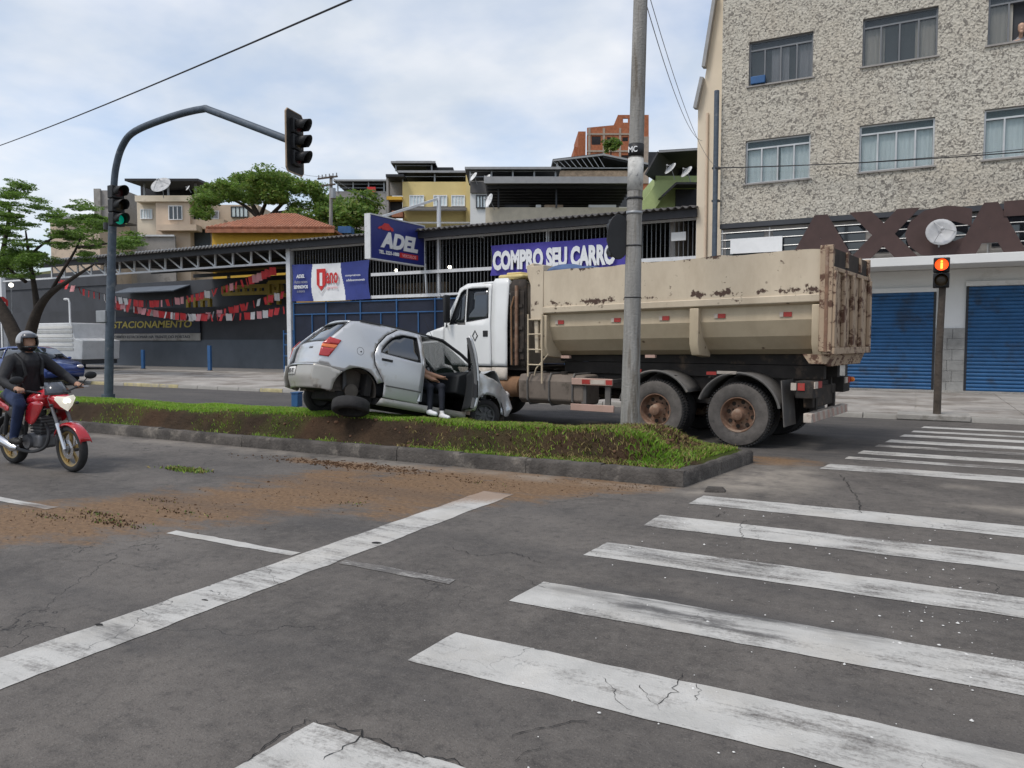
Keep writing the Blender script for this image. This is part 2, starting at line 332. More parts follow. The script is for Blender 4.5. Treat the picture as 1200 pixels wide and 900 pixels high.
def grid_mesh(name, xs, ys, zf):
    X, Y = np.meshgrid(xs, ys, indexing='ij'); Z = zf(X, Y); nx, ny = X.shape
    v = np.stack([X.ravel(), Y.ravel(), np.broadcast_to(Z, X.shape).ravel()], 1)
    i = np.arange(nx * ny).reshape(nx, ny); f = np.stack([i[:-1, :-1].ravel(), i[1:, :-1].ravel(), i[1:, 1:].ravel(), i[:-1, 1:].ravel()], 1)
    me = bpy.data.meshes.new(name); me.from_pydata(v.tolist(), [], f.tolist()); me.update(); return me, v
def set_attr(me, name, arr):
    a = me.attributes.new(name, 'FLOAT', 'POINT'); a.data.foreach_set('value', np.asarray(arr, dtype=np.float32))
def vnoise(x, y, s=1.0, seed=0.0, octaves=3):
    x = np.asarray(x, float); y = np.asarray(y, float); out = np.zeros_like(x); amp = .5
    for o in range(octaves):
        f = s * 2 ** o; xi = np.floor(x * f); yi = np.floor(y * f); xf = x * f - xi; yf = y * f - yi
        h = lambda a, b: np.modf(np.abs(np.sin(a * 127.1 + b * 311.7 + seed * 74.7 + o * 13.3) * 43758.5453))[0]
        u = xf * xf * (3 - 2 * xf); w = yf * yf * (3 - 2 * yf)
        out += amp * (h(xi, yi) * (1 - u) * (1 - w) + h(xi + 1, yi) * u * (1 - w) + h(xi, yi + 1) * (1 - u) * w + h(xi + 1, yi + 1) * u * w); amp *= .5
    return out
def pip(px, py, poly):
    px = np.asarray(px); py = np.asarray(py); c = np.zeros(px.shape, bool); n = len(poly)
    for i in range(n):
        x0, y0 = poly[i]; x1, y1 = poly[(i + 1) % n]
        if y0 == y1: continue
        c ^= ((y0 > py) != (y1 > py)) & (px < (x1 - x0) * (py - y0) / (y1 - y0) + x0)
    return c
def dens(poly, step):
    o = []
    for i in range(len(poly)):
        a, b = Vector(poly[i]), Vector(poly[(i + 1) % len(poly)]); n = max(1, int(math.ceil((b - a).length / step)))
        o += [tuple(a + (b - a) * (k / n)) for k in range(n)]
    return o
def spline(pts, n=6, closed=True):
    P = [Vector(p) for p in pts]; o = []; N_ = len(P); rng = range(N_) if closed else range(N_ - 1)
    for i in rng:
        if closed: p0, p1, p2, p3 = P[i - 1], P[i], P[(i + 1) % N_], P[(i + 2) % N_]
        else: p0, p1, p2, p3 = P[max(i - 1, 0)], P[i], P[i + 1], P[min(i + 2, N_ - 1)]
        for k in range(n):
            t = k / n; o.append(tuple(.5 * ((2 * p1) + (p2 - p0) * t + (2 * p0 - 5 * p1 + 4 * p2 - p3) * t * t + (3 * p1 - p0 - 3 * p2 + p3) * t ** 3)))
    if not closed: o.append(tuple(P[-1]))
    return o
def arc(cx, cz, r, a0, a1, n=14): return [(cx + r * math.cos(rad(a0 + (a1 - a0) * i / n)), cz + r * math.sin(rad(a0 + (a1 - a0) * i / n))) for i in range(n + 1)]
def panel(name, poly, fn, mats, parent, step=.08, holes=(), solid=.012, smooth=True, ang=40, kind=None):
    """outline in 2D (with holes), filled with triangles and bent in space by fn(a, b) -> (x, y, z)"""
    rings = [dens(poly, step)] + [dens(h, step) for h in holes]; pts = []; ed = []
    for r in rings:
        k = len(pts); pts += r; ed += [(k + i, k + (i + 1) % len(r)) for i in range(len(r))]
    A = np.array(rings[0]); lo, hi = A.min(0), A.max(0)
    gx, gy = np.meshgrid(np.arange(lo[0] + step / 2, hi[0], step), np.arange(lo[1] + step / 2, hi[1], step)); gx = gx.ravel(); gy = gy.ravel()
    ok = pip(gx, gy, rings[0])
    for h in rings[1:]: ok &= ~pip(gx, gy, h)
    B = np.array(pts); gp = np.stack([gx[ok], gy[ok]], 1)
    if len(gp):
        dmin = np.sqrt(((gp[:, None] - B[None]) ** 2).sum(2)).min(1); gp = gp[dmin > step * .35]
    allp = [Vector(p) for p in pts] + [Vector(p) for p in gp.tolist()]
    V, E, Fc = geometry.delaunay_2d_cdt(allp, ed, [], 0, 1e-6)[:3]
    V2 = np.array([tuple(v) for v in V]); Fc = [tuple(f) for f in Fc]
    cen = np.array([V2[list(f)].mean(0) for f in Fc]); keep = pip(cen[:, 0], cen[:, 1], rings[0])
    for h in rings[1:]: keep &= ~pip(cen[:, 0], cen[:, 1], h)
    me = bpy.data.meshes.new(name); me.from_pydata([fn(float(a), float(b)) for a, b in V2], [], [f for f, k in zip(Fc, keep) if k]); me.update()
    bm = bmesh.new(); bm.from_mesh(me); bmesh.ops.delete(bm, geom=[v for v in bm.verts if not v.link_faces], context='VERTS'); bmesh.ops.recalc_face_normals(bm, faces=bm.faces); bm.to_mesh(me); bm.free()
    o = fin(name, me, mats, parent, smooth, ang, 0, kind)
    if solid:
        s = o.modifiers.new('solid', 'SOLIDIFY'); s.thickness = solid; s.offset = 0
    return o
def text_mesh(name, body, w, h, mats, parent=None, depth=.01, bold=.0, shear=0.0, M4=None, spacing=1.0):
    cu = bpy.data.curves.new(name, 'FONT'); cu.body = body; cu.extrude = .02; cu.offset = bold; cu.shear = shear; cu.resolution_u = 3; cu.space_character = spacing
    t = bpy.data.objects.new('tmp', cu); COL.objects.link(t); dg = bpy.context.evaluated_depsgraph_get()
    me = bpy.data.meshes.new_from_object(t.evaluated_get(dg)); bpy.data.objects.remove(t); bpy.data.curves.remove(cu)
    v = np.empty(len(me.vertices) * 3, np.float32); me.vertices.foreach_get('co', v); v = v.reshape(-1, 3); lo, hi = v.min(0), v.max(0)
    v = (v - (lo + hi) / 2) / np.maximum(hi - lo, 1e-6) * np.array([w, h, depth]); me.vertices.foreach_set('co', v.astype(np.float32).ravel())
    me.materials.clear(); me.update(); o = fin(name, me, mats, parent)
    if M4 is not None: o.matrix_local = M4
    return o
def facing(loc, right, up):
    """matrix with local x along right, y along up"""
    r = Vector(right).normalized(); u = Vector(up).normalized(); n = r.cross(u); m = Matrix((r, u, n)).transposed().to_4x4(); m.translation = Vector(loc); return m
def blob(name, caps, voxel, mats, parent=None, smooth_it=3):
    """one continuous surface grown round tapered capsules (p0, p1, r0, r1, material index)"""
    mb = MB()
    for p0, p1, r0, r1, mi in caps:
        p0, p1 = Vector(p0), Vector(p1); d = p1 - p0; ln = max(d.length, 1e-4); t = d / ln; pts = []; rs = []
        for a in (90, 60, 35, 12): pts.append(p0 - t * r0 * math.sin(rad(a))); rs.append(max(r0 * math.cos(rad(a)), r0 * .06))
        pts.append(p0 + d * .5); rs.append((r0 + r1) / 2)
        for a in (12, 35, 60, 90): pts.append(p1 + t * r1 * math.sin(rad(a))); rs.append(max(r1 * math.cos(rad(a)), r1 * .06))
        mb.tube(pts, rs, 12, mi)
    me = mb.mesh(name); tmp = bpy.data.objects.new('tmp', me); COL.objects.link(tmp)
    r = tmp.modifiers.new('r', 'REMESH'); r.mode = 'VOXEL'; r.voxel_size = voxel
    s = tmp.modifiers.new('s', 'SMOOTH'); s.iterations = smooth_it; s.factor = .5
    dg = bpy.context.evaluated_depsgraph_get(); m2 = bpy.data.meshes.new_from_object(tmp.evaluated_get(dg)); bpy.data.objects.remove(tmp); m2.materials.clear()
    n = len(m2.polygons); ce = np.empty(n * 3, np.float32); m2.polygons.foreach_get('center', ce); ce = ce.reshape(-1, 3); best = np.full(n, 1e9); idx = np.zeros(n, int)
    for p0, p1, r0, r1, mi in caps:
        a = np.array(p0, float); b = np.array(p1, float); ab = b - a; t = np.clip(((ce - a) @ ab) / max(ab @ ab, 1e-9), 0, 1); dd = np.linalg.norm(ce - (a + t[:, None] * ab), axis=1) - (r0 + (r1 - r0) * t)
        k = dd < best; best[k] = dd[k]; idx[k] = mi
    m2.polygons.foreach_set('material_index', idx.astype(np.int32)); return fin(name, m2, mats, parent, True, 180)
# ------------------------------------------------------------ plain materials
M('concrete', (.30, .285, .26), .9, var=.2, scale=1.2, bump=.4, bscale=40, dirt=((.17, .155, .135), .45, 1.4))
M('pavement', (.33, .305, .275), .9, var=.28, scale=.8, bump=.3, bscale=30, dirt=((.19, .165, .14), .6, .6), world=True)
M('lot_floor', (.20, .19, .18), .9, var=.2, scale=.7, bump=.3)
M('kerb', (.070, .062, .055), .92, var=.5, scale=3, bump=1.0, bscale=26, dirt=((.19, .168, .142), .40, 2.4), world=True)
M('kerb_yellow', (.36, .31, .17), .85, var=.25, scale=4, bump=.4, dirt=((.27, .25, .22), .5, 3), world=True)
M('pole_concrete', (.27, .26, .24), .85, var=.3, scale=9, bump=.6, bscale=40, dirt=((.14, .12, .095), .55, 7), stretch=(1, 1, .10))
M('galv', (.30, .31, .32), .5, .4, var=.15); M('bar_steel', (.13, .135, .14), .5, .3, var=.15); M('white_steel', (.62, .63, .64), .5, var=.1, dirt=((.35, .33, .3), .25, 6))
M('pole_blue', (.075, .095, .12), .55, .2, var=.25, scale=8, dirt=((.17, .18, .19), .3, 5)); M('black_metal', (.018, .018, .02), .5, var=.3)
M('black_plastic', (.014, .014, .015), .55, var=.3); M('dark_rubber', (.026, .025, .025), .85, var=.3, scale=9, bump=.3)
M('tyre_dusty', (.11, .098, .088), .9, var=.3, scale=7, bump=.3, dirt=((.06, .055, .05), .35, 5)); M('rust_rim', (.20, .115, .075), .85, var=.4, scale=6, dirt=((.31, .225, .165), .5, 5))
M('gravel_white', (.62, .61, .58), .8, var=.1); leafy('grass_a', (.165, .315, .024)); leafy('grass_b', (.25, .38, .045)); M('grass_dry', (.24, .19, .07), .8, var=.2)
M('alu_dark', (.17, .175, .18), .45, .3, var=.1); leafy('leaf_a', (.105, .185, .030)); leafy('leaf_b', (.15, .24, .045)); leafy('leaf_c', (.06, .11, .022)); leafy('leaf_y', (.20, .235, .06))
M('bark', (.035, .027, .021), .95, var=.35, scale=6, bump=.8, bscale=22); M('bark_grey', (.075, .06, .048), .95, var=.35, scale=5, bump=.8, bscale=18)
M('cream_wall', (.68, .59, .46), .85, var=.08, scale=.6, dirt=((.45, .36, .27), .25, .7)); M('peach_wall', (.62, .49, .37), .85, var=.1, scale=.6, dirt=((.42, .34, .26), .3, .8))
M('yellow_wall', (.66, .52, .23), .85, var=.08, scale=.5, dirt=((.45, .36, .2), .2, .8)); M('ochre_wall', (.62, .37, .05), .85, var=.08); M('green_wall', (.42, .50, .22), .85, var=.08, dirt=((.3, .34, .2), .25, .8))
M('grey_wall', (.32, .30, .28), .9, var=.15, scale=.8, dirt=((.2, .185, .17), .4, .8)); M('white_wall', (.66, .66, .64), .8, var=.06, scale=.6, dirt=((.5, .49, .46), .25, 1)); M('beige_wall', (.56, .50, .39), .85, var=.08, dirt=((.4, .36, .29), .3, .7))
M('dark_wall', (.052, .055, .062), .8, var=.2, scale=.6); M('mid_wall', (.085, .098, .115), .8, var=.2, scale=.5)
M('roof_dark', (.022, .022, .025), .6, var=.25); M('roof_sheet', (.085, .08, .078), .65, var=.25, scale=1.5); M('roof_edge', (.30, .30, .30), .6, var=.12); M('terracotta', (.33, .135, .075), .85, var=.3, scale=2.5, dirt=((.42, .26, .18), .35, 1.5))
M('brick_orange', (.36, .125, .06), .9, var=.25, scale=3.5, bump=.4, bscale=12); M('column_grey', (.36, .29, .235), .9, var=.15)
M('blue_shutter', (.018, .088, .21), .5, .1, var=.15, scale=3, dirt=((.022, .05, .10), .45, 1.6), world=True); M('blue_steel', (.03, .10, .24), .5, var=.15); M('blue_sheet', (.010, .014, .030), .6, var=.3, scale=2)
M('sign_blue', (.022, .03, .17), .45, var=.1); M('banner_blue', (.035, .05, .22), .6, var=.12, scale=2); M('banner_purple', (.07, .055, .33), .6, var=.1, scale=1.5); M('banner_white', (.72, .73, .74), .6, var=.05)
M('white_paint', (.74, .74, .73), .5, var=.05); M('red_paint', (.52, .03, .03), .5, var=.12); M('red_flag', (.62, .045, .05), .6, var=.15); M('pink_flag', (.70, .32, .34), .6, var=.1); M('white_flag', (.72, .70, .70), .6, var=.06)
M('gold_paint', (.40, .32, .06), .6, var=.1); M('brown_letter', (.06, .034, .03), .65, var=.15); M('stone_tile', (.27, .265, .25), .85, var=.3, scale=2.2, bump=.3, world=True)
M('alu', (.50, .50, .49), .4, .5, var=.1); M('yellow_metal', (.62, .42, .03), .5, var=.12); M('cloth_white', (.68, .76, .77), .9, var=.12, scale=3, stretch=(4, 1, .3)); M('cloth_beige', (.50, .47, .41), .9, var=.12, scale=3, stretch=(4, 1, .3)); M('cloth_grey', (.34, .34, .36), .9, var=.2, scale=3, stretch=(4, 1, .3))
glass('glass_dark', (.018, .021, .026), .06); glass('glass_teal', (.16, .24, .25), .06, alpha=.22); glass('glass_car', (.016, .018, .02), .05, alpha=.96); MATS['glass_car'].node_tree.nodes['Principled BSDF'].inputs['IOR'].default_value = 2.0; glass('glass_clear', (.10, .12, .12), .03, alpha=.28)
M('dish_mesh', (.42, .42, .42), .6, var=.2); M('poster', (.50, .49, .46), .8, var=.25, scale=9, dirt=((.2, .2, .2), .4, 12)); M('brick_tan', (.36, .27, .19), .9, var=.3, scale=4)
M('lamp_green', (.0, .25, .15), .3, emit=((0, .40, .27), .28)); M('lamp_off_red', (.04, .006, .008), .3); M('lamp_off_amber', (.035, .02, .005), .3)
M('lamp_red', (.9, .12, .02), .4, emit=((1, .07, .01), 1.6)); M('lamp_red_core', (1, .5, .1), .4, emit=((1, .30, .03), 3)); M('lamp_white', (1, 1, .95), .4, emit=((1, .93, .78), 3.2))
M('skin', (.36, .20, .13), .55, var=.08); M('skin_light', (.50, .31, .22), .55, var=.08); M('hair_grey', (.36, .35, .34), .8); M('hair_dark', (.015, .011, .009), .7)
M('cable', (.02, .02, .022), .6); M('cable_grey', (.24, .24, .25), .6); M('clay_pile', (.13, .07, .04), .95, var=.3, bump=.6)

# ------------------------------------------------------------ ground, road, markings
g = MB().add([(-900, -500, -.05), (900, -500, -.05), (900, 1500, -.05), (-900, 1500, -.05)], [(0, 1, 2, 3)]).build('ground', 'hill_earth'); tag(g, kind='structure')
KY0, KY1, MY1 = 8.36, 17.9, 11.0            # near kerb, far kerb, far side of the median
def seg_d(x, y, pts):
    d = np.full(x.shape, 1e9)
    for (ax, ay, aw), (bx_, by, bw) in zip(pts[:-1], pts[1:]):
        dx, dy = bx_ - ax, by - ay; t = np.clip(((x - ax) * dx + (y - ay) * dy) / (dx * dx + dy * dy), 0, 1); w = aw + (bw - aw) * t
        d = np.minimum(d, np.hypot(x - ax - t * dx, y - ay - t * dy) / w)
    return d
SOIL = [(-9.4, 2.6, .60), (-7.1, 3.85, .75), (-6.4, 5.0, .95), (-5.7, 6.3, 1.25), (-4.7, 7.4, 1.0), (-3.3, 7.95, .55), (-2.6, 8.2, .25)]
def soil_fac(x, y):
    d = seg_d(x, y, SOIL); n = vnoise(x, y, 1.4, 3, 4)
    a = np.clip(1.35 - d + (n - .45) * 1.2, 0, 1)
    d2 = np.hypot((x + 1.55) / .55, (y - 10.9) / .45); return np.maximum(a, np.clip(1.2 - d2 + (n - .45), 0, 1) * .8)
xs = np.unique(np.concatenate([np.linspace(-160, -16, 30), np.arange(-16, 4, .09), np.linspace(4, 90, 20)])); ys = np.unique(np.concatenate([np.linspace(-40, 1.5, 12), np.arange(1.5, 12.5, .09), np.linspace(12.5, 19, 14)]))
me, v = grid_mesh('road', xs, ys, lambda X, Y: X * 0)
pile_ = np.clip(1.3 - np.hypot((v[:, 0] + 6.6) / 1.15, (v[:, 1] - 7.8) / .24) + (vnoise(v[:, 0], v[:, 1], 3, 4, 3) - .45) * 1.2, 0, 1)
set_attr(me, 'soil', np.maximum(soil_fac(v[:, 0], v[:, 1]), pile_ * 1.2))
nn = vnoise(v[:, 0], v[:, 1], .8, 9, 4)
dust = np.clip(1.15 - np.hypot((v[:, 0] + 1.6) / .75, (v[:, 1] - 9.3) / 1.25) + (nn - .45), 0, 1) + np.clip(1 - np.hypot((v[:, 0] - .55) / .35, (v[:, 1] - 9.9) / .22) + (nn - .45) * .6, 0, 1) + .8 * np.clip(1 - np.hypot((v[:, 0] - 1.3) / 1.6, (v[:, 1] - 8.75) / .28) + (nn - .45), 0, 1) + .55 * np.clip(1 - np.abs(v[:, 1] - 8.15) / .35, 0, 1) * (v[:, 0] < -2)
set_attr(me, 'dust', np.clip(dust, 0, 1))
def skid_fac(x, y):
    s = np.zeros(x.shape)
    for (px0, py0, px1, py1, w, a) in ((690, 690, 1010, 745, .16, 1.0), (735, 712, 900, 742, .12, 1.0), (650, 690, 800, 712, .10, .6), (720, 642, 860, 668, .14, .5), (640, 690, 760, 712, .2, .4), (120, 735, 160, 760, .16, .55), (960, 805, 1190, 880, .22, .5)):
        a0, b0 = on_ground(px0, py0), on_ground(px1, py1); d = seg_d(x, y, [(a0.x, a0.y, w), (b0.x, b0.y, w)]); s = np.maximum(s, np.clip(1.2 - d, 0, 1) * a)
    return s
trk = skid_fac(v[:, 0], v[:, 1]) + sum(np.clip(1 - np.abs(v[:, 1] - y0) / .38, 0, 1) for y0 in (2.9, 5.2, 6.6, 12.8, 14.6)) * .45 + .75 * np.clip((v[:, 1] - 11.0) / .5, 0, 1) * np.clip(1 - (v[:, 0] + .2) / 1.5, 0, 1)
set_attr(me, 'track', np.clip(trk, 0, 1))
road = fin('road', me, 'asphalt'); tag(road, 'grey cracked asphalt avenue with spilled soil and worn paint', None, None, 'structure')
def marking(name, x0, x1, y0, y1, mat, skew=0.0, rag=.012):
    nx = max(2, int((x1 - x0) / .07)); ny = max(2, int((y1 - y0) / .07)); xs_ = np.linspace(0, 1, nx); ys_ = np.linspace(0, 1, ny)
    a, b = np.meshgrid(xs_, ys_, indexing='ij'); X = x0 + (x1 - x0) * a; Y = y0 + (y1 - y0) * b
    edge = (vnoise(X, Y, 5, len(name) + y0, 3) - .43) * rag * 3
    Y = Y + edge * ((b < .01) * -1.0 + (b > .99) * 1.0); X = X + edge * 1.3 * ((a < .01) * -1.0 + (a > .99)) + skew * (Y - y0)
    i = np.arange(nx * ny).reshape(nx, ny); f = np.stack([i[:-1, :-1].ravel(), i[1:, :-1].ravel(), i[1:, 1:].ravel(), i[:-1, 1:].ravel()], 1)
    vv = np.stack([X.ravel(), Y.ravel(), np.full(X.size, .004)], 1); m_ = bpy.data.meshes.new(name); m_.from_pydata(vv.tolist(), [], f.tolist()); m_.update(); set_attr(m_, 'soil', soil_fac(vv[:, 0], vv[:, 1])); set_attr(m_, 'skid', skid_fac(vv[:, 0], vv[:, 1]))
    return fin(name, m_, mat, road)
for x0, y0, y1 in ((-2.28, 1.98, 2.40), (-2.28, 3.11, 3.55), (-2.24, 4.15, 4.60), (-2.22, 5.33, 5.76), (-2.13, 6.44, 6.92), (-2.0, 7.55, 8.02)): marking('crosswalk_stripe', x0, 2.6, y0, y1, 'road_paint', .04)
for y0, y1, w in ((10.46, 10.92, 0), (11.5, 11.75, 1), (12.12, 12.50, 0), (13.05, 13.35, 1), (13.72, 14.12, 0), (14.65, 15.02, 0), (15.45, 15.75, 0), (16.3, 16.62, 0)): marking('crosswalk_stripe', -1.07 + (y0 - 10.46) * .2, 3.6, y0, y1, 'road_paint_worn' if w else 'road_paint', .18)
marking('stop_line', -4.17, -3.79, .4, 7.12, 'road_paint'); marking('lane_dash', -5.65, -4.2, 4.24, 4.345, 'road_paint', 0, .02); marking('lane_dash', -3.76, -2.77, 4.25, 4.355, 'road_paint_worn', 0, .02); marking('lane_dash', -11.0, -7.5, 4.30, 4.42, 'road_paint')

# pale grit and glass crumbs on the crossing: too many to count
mb = MB()
for k in range(330):
    if k < 240: x, y = random.uniform(-2, 2.3), random.uniform(2.2, 7.6)
    else: x, y = random.gauss(.3, .5), random.gauss(5.0, .5)
    r = random.choice((.003, .003, .004, .004, .005, .007, .010)); n = 5; z = .005; hgt = r * random.uniform(.4, .9); a0 = random.random() * 6
    vs = [(x + r * math.cos(a0 + 2 * math.pi * i / n) * random.uniform(.6, 1.3), y + r * math.sin(a0 + 2 * math.pi * i / n) * random.uniform(.6, 1.3), z) for i in range(n)] + [(x, y, z + hgt)]
    mb.add(vs, [(i, (i + 1) % n, n) for i in range(n)])
tag(mb.build('road_grit', 'gravel_white'), 'tiny white crumbs of grit scattered over the crosswalk', 'grit', None, 'stuff')
# lumps of earth thrown on to the road
mb = MB()
for k in range(1500):
    i = random.randrange(len(SOIL) - 1); t = random.random(); a, b = SOIL[i], SOIL[i + 1]; w = (a[2] + (b[2] - a[2]) * t)
    x = a[0] + (b[0] - a[0]) * t + random.gauss(0, .5) * w; y = a[1] + (b[1] - a[1]) * t + random.gauss(0, .45) * w
    if y > 8.3: continue
    r = abs(random.gauss(.0015, .003)) + .001
    if random.random() < .02: r *= 2.6
    mb.ball((x, y, r * .35), (r * random.uniform(.8, 1.5), r * random.uniform(.7, 1.2), r * .7), 6, 4)
for k in range(800):
    x = random.gauss(-6.6, .75); y = random.gauss(7.78, .12)
    if y > 8.28: continue
    r = abs(random.gauss(.002, .006)) + .002; mb.ball((x, y, r * .4), (r * random.uniform(.8, 1.6), r, r * .7), 6, 4)
tag(mb.build('soil_clods', 'clod', None, True, ang=80), 'reddish brown lumps of earth spilled across the asphalt', 'soil', None, 'stuff')

# ------------------------------------------------------------ median: earth bank, kerb stones, grass
XE = -2.28
def end_x(Y): return XE + (np.clip(Y, 8.36, 10.6) - 8.36) * .16 - np.clip(Y - 10.45, 0, 1) * 1.2
def med_h(X, Y):
    n = vnoise(X, Y, 1.1, 5, 4) - .45; n2 = vnoise(X, Y, 5.5, 8, 3) - .43
    edge = 8.84 + n * .30 + np.clip((X + 6) * .02, -.10, .12)
    s = np.clip((Y - (edge - .16)) / .30, 0, 1); s = s * s * (3 - 2 * s)
    back = np.clip((10.95 - Y) / .75, 0, 1); back = back * back * (3 - 2 * back)
    top = .325 + n * .12 - .10 * np.clip((Y - 9.1) / 1.2, 0, 1); endf = np.clip((-2.50 - X + n * .5) / .55, 0, 1); endf = endf * endf * (3 - 2 * endf)
    pile = .10 * np.exp(-(((X + 3.05) / .75) ** 2 + ((Y - 9.75) / .5) ** 2))
    gouge = -.05 * np.exp(-(((X + 6.4) / .8) ** 2 + ((Y - 9.9) / .5) ** 2))
    z = .155 + (top * s * back) * (.18 + .82 * endf) + pile * s + gouge + n2 * .055 * (.3 + s * (1 - s) * 4) + n * .02
    z = np.where(X > end_x(Y) - .35, np.minimum(z, .15 + np.clip(end_x(Y) - X, 0, .35) * .3), z)
    return np.where(Y > 10.8, np.minimum(z, .16), z)
xs = np.unique(np.concatenate([np.linspace(-120, -30, 40), np.arange(-30, -14, .2), np.arange(-14, -2.0, .05)])); ys = np.concatenate([[8.49], np.arange(8.53, 10.9, .045), [10.9]])
X, Y = np.meshgrid(xs, ys, indexing='ij'); XX = np.minimum(X, end_x(Y) - .03); Z = med_h(XX, Y); nx, ny = X.shape
i = np.arange(nx * ny).reshape(nx, ny); f = np.stack([i[:-1, :-1].ravel(), i[1:, :-1].ravel(), i[1:, 1:].ravel(), i[:-1, 1:].ravel()], 1)
vv = np.stack([XX.ravel(), Y.ravel(), Z.ravel()], 1); me = bpy.data.meshes.new('median'); me.from_pydata(vv.tolist(), [], f.tolist()); me.update(); me.shade_smooth()
def turf(X, Y):
    n = vnoise(X, Y, 1.1, 5, 4) - .45; n3 = vnoise(X, Y, 2.2, 21, 4) - .45; edge = 8.84 + n * .30 + np.clip((X + 6) * .02, -.10, .12)
    t = np.clip((Y - edge - .06) / .16, 0, 1) + .55 * np.clip((edge - .27 - Y) / .1, 0, 1) * np.clip(n3 * 5 + .5, 0, 1)
    bare = np.clip(1.2 - np.hypot((X + 7.4) / 1.1, (Y - 9.3) / .6), 0, 1) * .6 + np.clip(1.2 - np.hypot((X + 3.0) / .8, (Y - 9.9) / .55), 0, 1) * .85
    t2 = np.where(X > -4.9, .60, 1.0); return np.clip(t * t2 - bare + np.minimum(n3, .2) * .9, 0, 1)
T = turf(vv[:, 0], vv[:, 1]); set_attr(me, 'turf', T)
def mat_median():
    m = bpy.data.materials.new('median_soil'); m.use_nodes = True; MATS['median_soil'] = m; N = m.node_tree.nodes; L = m.node_tree.links; b = N['Principled BSDF']
    vec = N.new('ShaderNodeTexCoord').outputs['Object']; n1 = _noise(N, L, vec, 3, 8, .7); n2 = _noise(N, L, vec, 24, 6, .75); n4 = _noise(N, L, vec, .7, 3)
    c = _mixc(N, L, _ramp(N, L, n1, .3, .7), (.034, .025, .018), (.085, .058, .038)); c = _mixc(N, L, _ramp(N, L, n4, .5, .7, 0, .6), c, (.11, .062, .036)); c = _mixc(N, L, _ramp(N, L, n2, .45, .25, 0, .8), c, (.02, .015, .01))
    a = N.new('ShaderNodeAttribute'); a.attribute_name = 'turf'; c = _mixc(N, L, _math(N, L, 'MULTIPLY', a.outputs['Fac'], .9), c, (.095, .15, .022))
    L.new(c, b.inputs['Base Color']); b.inputs['Roughness'].default_value = .95; b.inputs['Specular IOR Level'].default_value = .1
    bp = N.new('ShaderNodeBump'); bp.inputs['Strength'].default_value = 1; bp.inputs['Distance'].default_value = .06; L.new(n2, bp.inputs['Height']); L.new(bp.outputs[0], b.inputs['Normal'])
mat_median(); median = fin('median', me, 'median_soil'); tag(median, 'raised earth median with grass top and broken soil bank', None, None, 'structure')
def kerb_mesh(L_, h, w=.15):
    mb = MB(); n = 9; top = []
    for i in range(n):
        x = -L_ / 2 + L_ * i / (n - 1); j = lambda s: random.uniform(-s, s)
        top += [(x, 0 + j(.004), -.05), (x, .004 + j(.006), h - .03 + j(.006)), (x, .03 + j(.006), h + j(.006)), (x, w + j(.004), h - .004 + j(.006)), (x, w, -.05)]
    fs = [(a * 5 + k, a * 5 + k + 1, (a + 1) * 5 + k + 1, (a + 1) * 5 + k) for a in range(n - 1) for k in range(4)] + [(0, 1, 2, 3, 4), tuple((n - 1) * 5 + k for k in range(5))]
    mb.add(top, fs); m_ = mb.mesh('kerb_stone'); m_.materials.append(MATS['kerb']); m_.shade_smooth(); m_.set_sharp_from_angle(angle=rad(50)); return m_
KM = [kerb_mesh(.996, .18) for _ in range(5)]
x = -2.29 - .5
for k in range(70): inst('kerb_stone', random.choice(KM), (x, KY0 + random.uniform(-.008, .008), random.uniform(-.01, .008)), (0, random.uniform(-.006, .006), random.uniform(-.006, .006)), median); x -= 1.0
a = Vector((-2.29, 8.36)); b = Vector((-1.93, 10.55)); d = (b - a); L_ = d.length; ang = math.atan2(d.y, d.x)
EM = [kerb_mesh(L_ / 2 - .012, .18) for _ in range(2)]
for k in range(2):
    c = a + d * ((k + .5) / 2); inst('kerb_stone', EM[k], (c.x, c.y, 0), (0, 0, ang), median)
c0 = Vector((-1.93, 10.55)); c1 = Vector((-2.55, 11.0)); d = c1 - c0; mm = kerb_mesh(d.length, .17); c = (c0 + c1) / 2; inst('kerb_stone', mm, (c.x, c.y, 0), (0, 0, math.atan2(d.y, d.x)), median)
x = -3.05
for k in range(70): inst('kerb_stone', random.choice(KM), (x, MY1 + .0, -.01), (0, 0, math.pi), median); x -= 1.0
